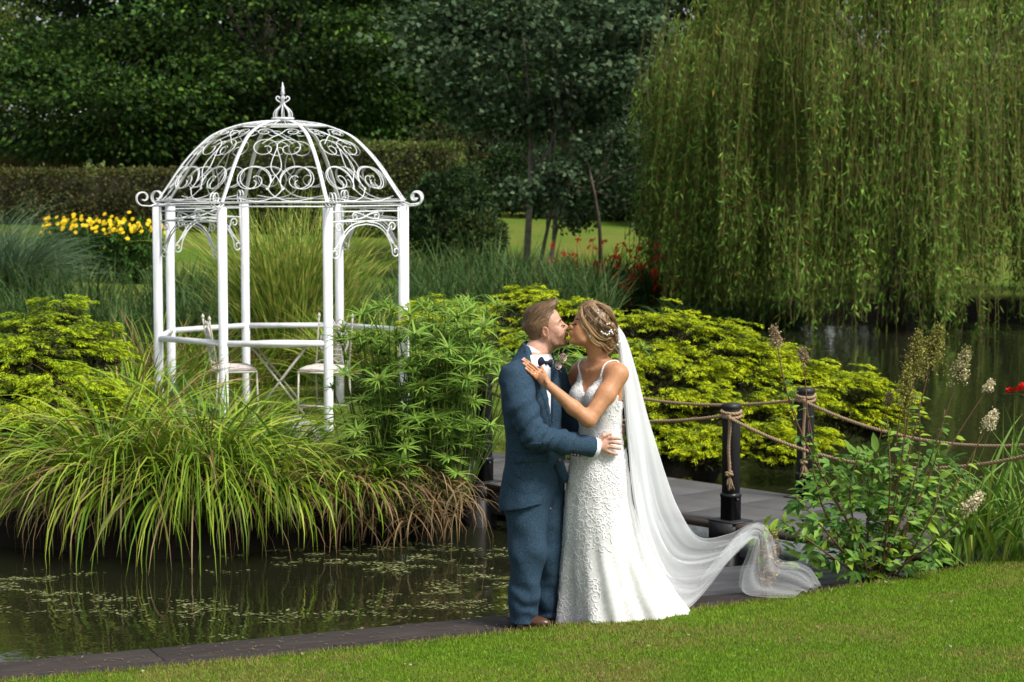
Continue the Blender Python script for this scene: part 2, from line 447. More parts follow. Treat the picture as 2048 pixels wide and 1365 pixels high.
# clover flecks and thin dead stalks at the lawn's lip
# --- turf under the gazebo on the island
m = 36000
a = RNG.uniform(0, 2 * np.pi, m); r = np.sqrt(RNG.random(m)) * 0.93
pos = np.stack([-2.6 + 4.6 * r * np.cos(a), 20.8 + 5.2 * r * np.sin(a)], 1)
pos = np.c_[pos, ground_z(pos[:, 0], pos[:, 1]) - 0.005]
d = norm(np.stack([RNG.standard_normal(m) * 0.5, RNG.standard_normal(m) * 0.5, np.ones(m)], 1))
ln = RNG.uniform(0.03, 0.075, m)[:, None]; sd = norm(np.cross(d, RNG.standard_normal((m, 3)))) * 0.005
V = np.stack([pos - sd, pos + sd, pos + d * ln], 1).reshape(-1, 3)
cols = pick([(0.12, 0.22, 0.02), (0.19, 0.27, 0.035), (0.15, 0.20, 0.03)], m)
o = mobj('island_grass', V, np.arange(3 * m).reshape(m, 3), LEAF, cols=np.repeat(cols, 3, 0))
tag(o, 'short green grass on the island under the gazebo', 'grass', kind='stuff')

# --- floating pond weed
n = 60000
pos = np.stack([RNG.uniform(-6.5, 0.6, n), RNG.uniform(11.2, 16.6, n), np.full(n, WATER_Z + 0.006)], 1)
f1 = fbm(pos * np.array([0.9, 1.5, 0]), 3, 11); f2 = fbm(pos * np.array([5, 9, 0]), 2, 21)
px = 1024 + pos[:, 0] / pos[:, 1] * FPX
want = np.clip((f1 - 0.46) / 0.16, 0, 1) * (f2 > 0.54) * np.interp(pos[:, 1], [11.2, 12.4, 13.4, 14.2, 15.8, 16.6], [0.0, 0.03, 0.5, 1, 1, 0.5])
pos = pos[RNG.random(n) < want * 0.95]; n = len(pos)
a = RNG.uniform(0, 6.283, n); d = np.stack([np.cos(a), np.sin(a), RNG.uniform(0, 0.12, n)], 1)
V, F, c = leaves(pos, d, RNG.uniform(0.015, 0.055, n), RNG.uniform(0.010, 0.026, n), pick([(0.16, 0.17, 0.06), (0.28, 0.29, 0.14), (0.10, 0.12, 0.03)], n), nrm=np.tile([0, 0, 1.0], (n, 1)), fold=0.0)
o = mobj('pond_weed', V, F, LEAF, cols=c); tag(o, 'flecks of pale green weed floating on the dark pond', 'pond weed', kind='stuff')

# ================================================================== NEAR DECK (boards beside the lawn)
WOOD_DARK = pmat('dark_deck_board', (0.034, 0.026, 0.022), 0.75, 0.2, noise=(6, (0.062, 0.052, 0.047), 0.45, 0.8, (0.6, 6, 6)), bump=(40, 0.35, 0.004))
WOOD_GREY = pmat('grey_deck_board', (0.062, 0.060, 0.062), 0.55, 0.4, noise=(5, (0.10, 0.098, 0.098), 0.4, 0.75, (0.6, 4, 4)), bump=(40, 0.3, 0.003))
dk = empty('boardwalk', (0.0, 11.6, 0.0)); tag(dk, 'low dark timber boardwalk along the water under the couple', 'boardwalk')
ang = math.atan(0.4615); ca, sa = math.cos(ang), math.sin(ang)
def dpt(t, w, z=0.0):                                   # t metres along the far edge, w metres towards the lawn
    return np.array([-0.07 + t * ca + w * sa, 11.85 + t * sa - w * ca, z])
def board(root, name, c, size, rz, mat, bev=0.004):
    mb = MB(); mb.box((0, 0, 0), size, bev=bev)
    return oobj(name, mb.mesh(name, mat), root, loc=tuple(np.asarray(c) - np.asarray(root.location)), rot=(0, 0, rz))
for row, (w0, wd) in enumerate(((0.0, 0.30), (0.305, 0.30), (0.61, 0.30))):
    t = -9.2 + 0.9 * row
    while t < (0.45 if row == 0 else 2.3):
        ln = 2.4
        c = dpt(t + ln / 2, w0 + wd / 2, -0.03 + random.uniform(-0.002, 0.002))
        board(dk, 'board', c, (ln - 0.008, wd, 0.06), ang, WOOD_DARK)
        t += ln
mb = MB(); mb.box(dpt(-3.0, 0.03, -0.16) - np.array(dk.location), (12.4, 0.05, 0.19), rz=ang)
mb.build('edge_beam', WOOD_DARK, dk)
# wider platform behind the bride
for row in range(5):
    w0 = -0.155 - row * 0.155
    c = dpt(1.80 + 0.04 * (row % 2), w0 + 0.0755, -0.032 + random.uniform(-0.003, 0.003))
    board(dk, 'board', c, (2.0, 0.152, 0.05), ang, WOOD_GREY)
for t in (1.0, 2.6):
    mb = MB(); mb.box(dpt(t, -0.4, -0.6) - np.array(dk.location), (0.14, 0.14, 1.05), rz=ang); mb.build('support_pile', WOOD_DARK, dk)

# straw and twigs lying on the boards
n = 420; rngd = np.random.default_rng(17); T_ = rngd.uniform(-4.5, 0.6, n); W_ = rngd.uniform(0.01, 0.55, n); rr_ = np.array([dpt(a, b) for a, b in zip(T_, W_)]); rr_[:, 2] = 0.004 + rngd.uniform(0, 0.004, n)
aa_ = rngd.uniform(0, 6.28, n); V, F, c = leaves(rr_, np.stack([np.cos(aa_), np.sin(aa_), rngd.normal(0, 0.06, n)], 1), rngd.uniform(0.012, 0.05, n), rngd.uniform(0.003, 0.010, n), pick([(0.22, 0.17, 0.09), (0.14, 0.10, 0.05), (0.30, 0.24, 0.13)], n, rngd), rngd, nrm=np.tile([0, 0, 1.0], (n, 1)))
o = mobj('leaf_litter', V, F, LEAF, cols=c); tag(o, 'straw bits and dead leaves scattered on the dark boardwalk', 'leaf litter', kind='stuff')
n = 160; X = rngd.uniform(-2.4, 3.2, n); D = rngd.uniform(0.05, 2.6, n); pos = np.stack([X, lawn_edge(X) - D, lawn_z(X, D) + 0.014], 1)
a_ = rngd.uniform(0, 6.28, n); V, F, c = leaves(pos, np.stack([np.cos(a_), np.sin(a_), rngd.normal(0, .3, n)], 1), rngd.uniform(0.015, 0.035, n), rngd.uniform(0.010, 0.022, n), pick([(0.45, 0.40, 0.30), (0.26, 0.17, 0.08), (0.10, 0.20, 0.03), (0.12, 0.25, 0.03)], n, rngd), rngd, nrm=rngd.standard_normal((n, 3)) * .3 + [0, 0, 1])
o = mobj('lawn_litter', V, F, LEAF, cols=c); tag(o, 'small clover leaves and fallen petals dotted over the lawn', 'leaf litter', kind='stuff')

# ================================================================== FOOTBRIDGE
BLACK = pmat('black_stained_timber', (0.016, 0.015, 0.016), 0.5, 0.45, noise=(8, (0.035, 0.033, 0.032), 0.45, 0.8, (3, 3, 0.4)), bump=(30, 0.3, 0.004))
BLACKM = pmat('black_metal', (0.012, 0.012, 0.014), 0.35, 0.5)
GALV = pmat('galvanised_steel', (0.27, 0.29, 0.30), 0.5, 0.5, noise=(14, (0.13, 0.15, 0.16), 0.45, 0.7), metal=0.35)
BOARD = pmat('grey_composite_board', (0.072, 0.069, 0.068), 0.5, 0.4, noise=(3.2, (0.11, 0.105, 0.10), 0.35, 0.75), bump=(60, 0.15, 0.002))
BOARD_B = pmat('brown_composite_board', (0.060, 0.044, 0.037), 0.5, 0.4, noise=(3.2, (0.09, 0.07, 0.06), 0.35, 0.75), bump=(60, 0.15, 0.002))
BR_U = norm(np.array([0.676, -0.737, 0.0])); BR_W = np.array([-BR_U[1], BR_U[0], 0.0])     # along, and across to the far side
BR0 = PZ(1445, 1041, 0.0) ; BR_WID = 1.27
br = empty('footbridge', tuple(BR0)); tag(br, 'low grey footbridge with black rope posts crossing to the island', 'footbridge')
brz = math.atan2(BR_U[1], BR_U[0])
def bpt(t, w, z=0.0): return BR_U * t + BR_W * w + np.array([0, 0, z])
k = 0; t = -4.6
while t < 2.35:
    ln = 0.595
    for h in range(2):
        mb = MB(); mb.box((0, 0, 0), (ln - 0.006, BR_WID / 2 - 0.004, 0.028), bev=0.003)
        o = oobj('deck_board', mb.mesh('deck_board', BOARD_B if k in (9, 10) else BOARD), br, loc=tuple(bpt(t + ln / 2, BR_WID * (0.25 + 0.5 * h), -0.014 + random.uniform(-0.0015, 0.0015))), rot=(0, 0, brz))
    t += ln; k += 1
for w, nm in ((-0.018, 'fascia'), (BR_WID + 0.018, 'fascia')):
    mb = MB(); mb.box((0, 0, 0), (6.95, 0.03, 0.055), bev=0.004); oobj(nm, mb.mesh(nm, BOARD_B), br, loc=tuple(bpt(-1.12, w, -0.03)), rot=(0, 0, brz))
for w in (0.02, BR_WID - 0.02):
    mb = MB(); mb.box((0, 0, 0.0), (6.9, 0.012, 0.17)); mb.box((0, 0.03, 0.08), (6.9, 0.06, 0.012)); mb.box((0, 0.03, -0.08), (6.9, 0.06, 0.012))
    for q in np.arange(-3.2, 3.3, 0.8): mb.box((q, -0.012, 0.02), (0.02, 0.016, 0.02))
    oobj('steel_beam', mb.mesh('steel_beam', GALV), br, loc=tuple(bpt(-1.12, w, -0.16)), rot=(0, 0, brz))
def lathe_sq(mb, prof, c):
    """square section post from (half width, z) profile"""
    V = []; F = []
    for h, z in prof: V += [[-h, -h, z], [h, -h, z], [h, h, z], [-h, h, z]]
    for q in range(len(prof) - 1):
        for j in range(4): F.append([4 * q + j, 4 * q + (j + 1) % 4, 4 * q + 4 + (j + 1) % 4, 4 * q + 4 + j])
    n = 4 * (len(prof) - 1); F.append([n, n + 1, n + 2, n + 3]); F.append([3, 2, 1, 0])
    mb.add(np.array(V) + np.asarray(c, float), F)
POST_H = 0.83; POST_SP = 2.62
near_t = [-2 * POST_SP + 0.7, -POST_SP, 0.0, POST_SP]; far_t = [-POST_SP - 0.12, -0.0, POST_SP]
off_far = float(np.dot(PZ(1608, 996, 0.0) - BR0, BR_U))
post_xy = {}
for side, ts, w in (('n', near_t[1:], 0.03), ('f', far_t, BR_WID - 0.02)):
    for kk, t in enumerate(ts):
        tt = t + (off_far if side == 'f' else 0.05)
        if tt > 2.2 and side == 'f': tt = 2.35
        p = bpt(tt, w); post_xy[(side, kk)] = np.array(br.location) + p
        mb = MB(); lathe_sq(mb, [(0.045, 0.0), (0.045, POST_H - 0.035), (0.045, POST_H - 0.034)], (0, 0, 0))
        po = oobj('rail_post', mb.mesh('rail_post', BLACK), br, loc=tuple(p), rot=(0, 0, brz))
        mb = MB(); lathe_sq(mb, [(0.045, POST_H - 0.034), (0.051, POST_H - 0.028), (0.051, POST_H - 0.006), (0.040, POST_H + 0.008)], (0, 0, 0))
        oobj('post_cap', mb.mesh('post_cap', BLACK), po)
        mb = MB(); lathe_sq(mb, [(0.051, 0.004), (0.051, 0.17), (0.054, 0.172), (0.054, 0.19), (0.047, 0.20)], (0, 0, 0))
        for s in (-1, 1): mb.tube([(s * 0.050, 0, 0.155), (s * 0.072, 0, 0.155)], 0.012, 8)
        oobj('post_shoe', mb.mesh('post_shoe', BLACKM), po)
        mb = MB(); mb.box((0, 0, 0.002), (0.25, 0.20, 0.014), bev=0.003); mb.box((0, -0.03 if side == 'n' else 0.03, -0.065), (0.21, 0.17, 0.12))
        mb.box((0, -0.045 if side == 'n' else 0.045, -0.6), (0.2, 0.18, 0.96))
        oobj('pile', mb.mesh('pile', BLACK), po)
for t, w in ((1.25, 0.2), (1.25, 1.0), (-3.0, 0.2), (-3.0, 1.0)):
    mb = MB(); mb.box(bpt(t, w, -0.65), (0.19, 0.19, 0.95), rz=brz); mb.build('pile', BLACK, br)

# ropes: three twisted strands each
ROPE = pmat('manila_rope', (0.36, 0.255, 0.155), 0.85, 0.2, noise=(120, (0.24, 0.16, 0.09), 0.4, 0.7))
def rope_mesh(mb, pts, r=0.0128, pitch=0.075, dens=0.012):
    pts = np.asarray(pts, float)
    seg = np.r_[0, np.cumsum(np.linalg.norm(np.diff(pts, axis=0), axis=1))]
    n = max(8, int(seg[-1] / dens)); s = np.linspace(0, seg[-1], n)
    c = np.stack([np.interp(s, seg, pts[:, k]) for k in range(3)], 1)
    t = norm(np.gradient(c, axis=0)); ref = np.array([0.3, 0.2, 1.0]); 
    u = norm(np.cross(t, ref)); w = np.cross(t, u)
    for q in range(3):
        a = s / pitch * 2 * np.pi + q * 2.0944
        mb.tube(c + r * 0.52 * (np.cos(a)[:, None] * u + np.sin(a)[:, None] * w), r * 0.56, 5)
def sag(a, b, dz, n=40):
    t = np.linspace(0, 1, n)[:, None]; p = a + (b - a) * t; p[:, 2] -= (4 * dz * t * (1 - t))[:, 0]; return p
def top(key, dz=-0.075, toward=-1): 
    p = post_xy[key].copy(); p[2] += POST_H + dz; 
    return p + BR_W * (-0.066 if key[0] == 'n' else -0.066)
def rope_obj(label, paths, knots=(), group='ropes of the footbridge'):
    mb = MB()
    for p in paths: rope_mesh(mb, p)
    for kp, rr in knots:
        a = np.linspace(0, 2 * np.pi, 22)
        for q in range(2):
            ring = np.stack([kp[0] + rr * np.cos(a) * 1.0, kp[1] + rr * np.sin(a), kp[2] + 0.012 * np.sin(a) + 0.03 * q - 0.01], 1)
            rope_mesh(mb, ring, r=0.013)
    o = mb.build('rope', ROPE, smooth=True); tag(o, label, 'rope', group)
ce = lambda key, dz=-0.07: post_xy[key] + np.array([0, 0, POST_H + dz])
def tail(key, ln):
    p = ce(key) - BR_W * 0.068 + BR_U * 0.04
    pts = np.array([p + np.array([0.004 * math.sin(9 * t), 0.0, -ln * t]) for t in np.linspace(0, 1, 14)]); return pts
N_, F_ = 'n', 'f'
rope_obj('tan rope from the near black post towards the couple', [sag(top((N_, 0)), top((N_, 1)), 0.13)])
rope_obj('tan rope hanging with a frayed tail at the near black post, sagging rightwards', [sag(top((N_, 1)), top((N_, 2)), 0.22, 60), tail((N_, 1), 0.44)], [(ce((N_, 1)), 0.068)])
rope_obj('tan rope from the far black post leftwards behind the veil', [sag(top((F_, 0)), top((F_, 1)), 0.13)])
rope_obj('tan rope from the far black post sagging rightwards over the water', [sag(top((F_, 1)), top((F_, 2), -0.09), 0.20, 60), tail((F_, 1), 0.5)], [(ce((F_, 1)), 0.068)])
# frayed ends as bundles of fibres belong to the tails
for key, ln, lab in (((N_, 1), 0.44, 'frayed tan rope end hanging on the near black post'), ((F_, 1), 0.5, 'frayed tan rope end hanging on the far black post')):
    p = tail(key, ln)[-1]; mb = MB()
    for q in range(26):
        e = p + np.array([random.gauss(0.012, 0.02), random.gauss(0, 0.014), -random.uniform(0.05, 0.095)])
        mb.tube(spline([p + np.array([0, 0, 0.012]), (p + e) / 2 + np.array([random.gauss(0, 0.008), 0, 0]), e], 5), 0.0028, 4)
    rope_mesh(mb, [p + np.array([-0.022, 0, 0.02]), p + np.array([0.022, 0, 0.03])], r=0.02)
    o = mb.build('rope_end', ROPE); tag(o, lab, 'rope end')

# ================================================================== GAZEBO
GR = 1.30; GA = math.radians(24.5)
GC = np.array([-2.29, 21.6, 0.0])
EAVE = 2.12
gz = empty('gazebo', tuple(GC)); tag(gz, 'white metal gazebo with scrolled open dome on the island', 'gazebo')
def gpost(k): a = GA + k * math.pi / 4; return np.array([GR * math.sin(a), -GR * math.cos(a), 0.0])
# k: 0 = front right, 1 = right, 2 = hidden right, 3 = back right, 4 = back left, 5 = left back, 6 = left, 7 = front left
mb = MB(); mb.lathe([(0.0, -0.05), (0.047, -0.05), (0.047, 0.0), (0.045, 0.1), (0.045, EAVE), (0.0, EAVE)], sides=20)
pm = mb.mesh('post', WHITE, smooth=True)
for k in range(8): oobj('post', pm, gz, loc=tuple(gpost(k)))
RAIL_Z = 0.83
for k in range(8):
    if k == 0: continue
    mb = MB(); mb.tube([gpost(k) + [0, 0, RAIL_Z], gpost((k + 1) % 8) + [0, 0, RAIL_Z]], 0.03, 14); mb.build('hand_rail', WHITE, gz, smooth=True)
for nm, z in (('eave_ring', EAVE + 0.012), ('eave_ring', EAVE + 0.055)):
    for k in range(8):
        a_, b_ = gpost(k), gpost((k + 1) % 8); dd = b_ - a_
        mb = MB(); mb.box((0, 0, 0), (np.linalg.norm(dd) + 0.03, 0.018, 0.012))
        oobj(nm, mb.mesh(nm, WHITE), gz, loc=tuple((a_ + b_) / 2 + [0, 0, z]), rot=(0, 0, math.atan2(dd[1], dd[0])))
DR = np.array([1.30, 1.20, 1.035, 0.87, 0.71, 0.46, 0.24, 0.085]); DZ = np.array([0.02, 0.155, 0.385, 0.560, 0.682, 0.772, 0.808, 0.820])
_dl = np.r_[0, np.cumsum(np.hypot(np.diff(DR), np.diff(DZ)))]; _dl /= _dl[-1]
_dd = spline(np.c_[DR, DZ, np.zeros(8)], 60); _d2 = np.r_[0, np.cumsum(np.linalg.norm(np.diff(_dd, axis=0), axis=1))]; DLEN = _d2[-1]; _d2 /= _d2[-1]
def dome(v): return np.interp(v, _d2, _dd[:, 0]), np.interp(v, _d2, _dd[:, 1]) + EAVE + 0.03
def dome_pt(k, u, v):
    """panel between ribs k and k+1; u -1..1 across, v 0..1 up"""
    r, z = dome(np.asarray(v)); a0 = GA + k * math.pi / 4; a1 = a0 + math.pi / 4; f = (np.asarray(u) + 1) / 2
    x = r * ((1 - f) * math.sin(a0) + f * math.sin(a1)); y = -r * ((1 - f) * math.cos(a0) + f * math.cos(a1))
    return np.stack([x, y, z], -1)
for k in range(8):
    v = np.linspace(0, 1, 26); r, z = dome(v); a = GA + k * math.pi / 4
    er = np.array([math.sin(a), -math.cos(a), 0]); et = np.array([math.cos(a), math.sin(a), 0])
    p = r[:, None] * er + z[:, None] * np.array([0, 0, 1.0])
    # flat bar: wide across, thin radially
    V = []; w_, t_ = 0.018, 0.006
    tan = norm(np.gradient(p, axis=0)); nn = np.cross(tan, et)
    for sx_, sy_ in ((-1, -1), (1, -1), (1, 1), (-1, 1)): V.append(p + et * w_ * sx_ + nn * t_ * sy_)
    V = np.stack(V, 1).reshape(-1, 3); n_ = len(p)
    i = np.arange(n_ - 1)[:, None]; j = np.arange(4)[None, :]
    F = np.stack([i * 4 + j, i * 4 + (j + 1) % 4, (i + 1) * 4 + (j + 1) % 4, (i + 1) * 4 + j], 2).reshape(-1, 4)
    rb = mobj('rib', V, F, WHITE, gz)
    # foot scroll of the rib: outward curl
    th = np.linspace(0, 1, 36); cu = []
    c0 = np.array([GR + 0.135, EAVE + 0.085])
    ang_ = -math.pi / 2 + th * 2.15 * math.pi; rad = 0.074 * (1 - 0.80 * th ** 1.5)
    rr = c0[0] + rad * np.cos(ang_); zz = c0[1] + rad * np.sin(ang_)
    rr = np.r_[[GR - 0.02, GR + 0.06], rr]; zz = np.r_[[EAVE + 0.04, EAVE + 0.006], zz]
    for dt in (-0.016, 0.016):
        mb = MB(); mb.tube(rr[:, None] * er + zz[:, None] * np.array([0, 0, 1.0]) + et * dt, 0.0068, 6); mb.build('scroll', WHITE, rb, smooth=True)
for v in (0.735, 0.765):
    r, z = dome(v); pts = np.array([[r * math.sin(GA + q * math.pi / 4), -r * math.cos(GA + q * math.pi / 4), z] for q in range(8)])
    full = np.concatenate([pts[q] + (pts[(q + 1) % 8] - pts[q]) * np.linspace(0, 1, 4)[:-1, None] for q in range(8)])
    mb = MB(); mb.tube(full, 0.0065, 6, closed=True); mb.build('dome_ring', WHITE, gz)
def spiral(c, r0, a0, turns, n=46, rmin=0.12):
    """spiral in panel units from the outside inwards"""
    t = np.linspace(0, 1, n); a = a0 + turns * 2 * np.pi * t; r = r0 * (1 - (1 - rmin) * t ** 1.7)
    return np.stack([c[0] + r * np.cos(a), c[1] + r * np.sin(a)], 1)
def panel_curve(k, uv, rad=0.0068):
    """uv in metres-like panel coordinates: x across (m), y along rib (m)"""
    v = np.clip(uv[:, 1] / DLEN, 0.0, 0.99); r, _ = dome(v); half = r * math.sin(math.pi / 8)
    u = np.clip(uv[:, 0] / half, -1.02, 1.02)
    return dome_pt(k, u, v)
def mirror(c): return c * np.array([-1, 1])
lower_in = spiral((-0.205, 0.27), 0.165, math.radians(-35), 1.42)            # big lower curl, left
upper_in = spiral((0.115, 0.66), 0.125, math.radians(145), -1.2)            # upper curl, right
body_ = spline(np.vstack([lower_in[0], [-0.02, 0.28], [0.05, 0.42], upper_in[0] * [0.7, 1] + [-0.01, -0.06], upper_in[0]]), 26)
S1 = np.vstack([lower_in[::-1], body_[1:-1], upper_in])
lower2 = spiral((0.23, 0.25), 0.185, math.radians(215), -1.15)
S2 = np.vstack([spline([[-0.36, 0.05], [-0.16, 0.015], [0.0, 0.07], [0.08, 0.17], lower2[0]], 22)[:-1], lower2[::1]])
up3 = spiral((0.13, 0.93), 0.075, math.radians(170), -1.3)
S3 = np.vstack([spline([[-0.15, 0.72], [-0.05, 0.82], [0.02, 0.88], up3[0]], 16)[:-1], up3])
S4 = spline([[-0.30, 0.10], [-0.33, 0.32], [-0.16, 0.52], [-0.03, 0.72], [-0.02, 0.95], [-0.06, 1.08]], 30)
for k in range(8):
    for cv in (S1, S2, S3):
        for c_ in (cv, mirror(cv)):
            mb = MB(); mb.tube(panel_curve(k, c_), 0.0044, 5); mb.build('dome_scroll', WHITE, gz, smooth=True)
    for uo in (-0.33, 0.33):                                    # straight spokes above the ring
        vv = np.linspace(0.77, 0.985, 8); mb = MB(); mb.tube(dome_pt(k, np.full(8, uo), vv), 0.0045, 5); mb.build('spoke', WHITE, gz)
# crown and finial
rt, zt = dome(0.999)
mb = MB(); a = np.arange(20) * 2 * np.pi / 20
mb.tube(np.stack([0.105 * np.cos(a), 0.105 * np.sin(a), np.full(20, zt + 0.022)], 1), 0.010, 6, closed=True); mb.tube(np.stack([0.09 * np.cos(a), 0.09 * np.sin(a), np.full(20, zt + 0.002)], 1), 0.012, 6, closed=True)
mb.build('crown_ring', WHITE, gz)
fin = empty('finial', (0, 0, zt + 0.02)); fin.parent = gz; fin.scale = (0.88, 0.88, 0.80)
for q in range(8):
    a = q * math.pi / 4; e_ = np.array([math.cos(a), math.sin(a), 0])
    pr = spline([(0.10, 0), (0.105, 0.05), (0.09, 0.10), (0.05, 0.145), (0.016, 0.185), (0.012, 0.22)] , 16) if False else spline(np.array([(0.10, 0, 0), (0.106, 0.05, 0), (0.088, 0.10, 0), (0.045, 0.145, 0), (0.016, 0.185, 0), (0.012, 0.23, 0)]), 16)
    mb = MB(); mb.tube(pr[:, 0, None] * e_ + pr[:, 1, None] * np.array([0, 0, 1.0]), 0.0065, 5); mb.build('crown_bar', WHITE, fin)
for q in range(4):
    a = q * math.pi / 2 + 0.3; e_ = np.array([math.cos(a), math.sin(a), 0])
    th = np.linspace(0, 1, 26); an = -1.2 + th * 5.2; rad = 0.032 * (1 - 0.75 * th)
    pts = (0.05 + rad * np.cos(an))[:, None] * e_ + (0.255 + rad * np.sin(an))[:, None] * np.array([0, 0, 1.0])
    pts = np.vstack([[0.012 * e_ + np.array([0, 0, 0.19])], pts])
    mb = MB(); mb.tube(pts, 0.008, 5); mb.build('scroll', WHITE, fin)
mb = MB(); mb.lathe([(0, 0.15), (0.014, 0.15), (0.018, 0.22), (0.026, 0.255), (0.014, 0.285), (0.012, 0.30), (0.030, 0.305), (0.016, 0.325), (0.026, 0.335), (0.013, 0.35), (0.02, 0.375), (0.011, 0.41), (0.002, 0.455), (0, 0.456)], sides=10)
mb.build('spire', WHITE, fin, smooth=True)
# brackets: framed scrollwork arches under the eaves
def bracket(k):
    a_, b_ = gpost(k), gpost((k + 1) % 8); dd = norm(b_ - a_); Lh = np.linalg.norm(b_ - a_) / 2 - 0.05; mid = (a_ + b_) / 2
    bk = empty('bracket', tuple(mid)); bk.parent = gz
    def pt(c): c = np.asarray(c, float); return dd * c[:, 0, None] + np.array([0, 0, 1.0]) * c[:, 1, None]
    def bar(name, c, r=0.007): mb = MB(); mb.tube(pt(c), r, 5); mb.build(name, WHITE, bk, smooth=True)
    bar('bar', [(-Lh, EAVE - 0.04), (Lh, EAVE - 0.04)]); bar('bar', [(-Lh, EAVE - 0.135), (Lh, EAVE - 0.135)])
    for s in (-1, 1):
        bar('bar', [(s * Lh * 0.97, EAVE), (s * Lh * 0.97, EAVE - 0.48)], 0.008)
        foot = spiral((s * (Lh - 0.05), EAVE - 0.44), 0.048, 0 if s < 0 else math.pi, 1.2 * (-1 if s > 0 else 1) * -1, 26, 0.2)
        arch = spline(np.vstack([[0, EAVE - 0.165], [s * 0.14, EAVE - 0.185], [s * 0.25, EAVE - 0.25], [s * (Lh - 0.12), EAVE - 0.36], [s * (Lh - 0.098), EAVE - 0.43], foot[0] if False else [s * (Lh - 0.098), EAVE - 0.44]]), 24)
        bar('arch', np.vstack([arch, spiral((s * (Lh - 0.05), EAVE - 0.44), 0.048, math.pi if s > 0 else 0, 1.15 * (1 if s > 0 else -1), 24, 0.2)]))
        arch2 = spline([[s * 0.02, EAVE - 0.14], [s * 0.17, EAVE - 0.165], [s * 0.28, EAVE - 0.24], [s * (Lh - 0.07), EAVE - 0.37], [s * (Lh - 0.03), EAVE - 0.40]], 20)
        bar('arch', arch2)
        bar('curl', np.vstack([spline([[s * (Lh - 0.09), EAVE - 0.36], [s * (Lh - 0.16), EAVE - 0.27], [s * (Lh - 0.14), EAVE - 0.2]], 10), spiral((s * (Lh - 0.095), EAVE - 0.195), 0.045, math.pi if s > 0 else 0, -1.1 if s > 0 else 1.1, 20, 0.2)]))
        bar('curl', np.vstack([spline([[-s * (Lh - 0.1), EAVE - 0.13], [-s * 0.08, EAVE - 0.11], [s * 0.06, EAVE - 0.065], [s * 0.14, EAVE - 0.05]], 14), spiral((s * 0.14, EAVE - 0.087), 0.036, math.pi / 2, -1.2 * s, 20, 0.2)]))
for k in (0, 2, 4, 6): bracket(k)

# ================================================================== GAZEBO FURNITURE
CREAM = pmat('chipped_cream_paint', (0.62, 0.58, 0.50), 0.5, 0.4, noise=(22, (0.38, 0.30, 0.22), 0.58, 0.75))
CUSH = pmat('pale_pink_cushion', (0.70, 0.63, 0.58), 0.9, 0.2, noise=(24, (0.50, 0.26, 0.20), 0.55, 0.72))
def at_g(px, py, Y): return P(px, py, Y)
TC = P(562, 800, GC[1] + 0.15); TC[2] = 0
tb = empty('folding_table', tuple(TC)); tag(tb, 'round cream folding metal table inside the gazebo', 'table')
mb = MB(); mb.lathe([(0, 0.715), (0.35, 0.715), (0.355, 0.70), (0.355, 0.725), (0.345, 0.735), (0, 0.735)], sides=40); mb.build('table_top', CREAM, tb, smooth=False)
for s in (-1, 1):
    for y in (-0.16, 0.16):
        mb = MB(); mb.tube([(s * 0.27, y, 0.70), (-s * 0.26, y, 0.0)], 0.011, 8); mb.build('leg', CREAM, tb)
for s in (-1, 1):
    mb = MB(); mb.tube([(s * 0.13, -0.16, 0.52), (s * 0.13, 0.16, 0.52)], 0.009, 6); mb.tube([(s * 0.22, -0.16, 0.06), (s * 0.22, 0.16, 0.06)], 0.009, 6); mb.build('stretcher', CREAM, tb)
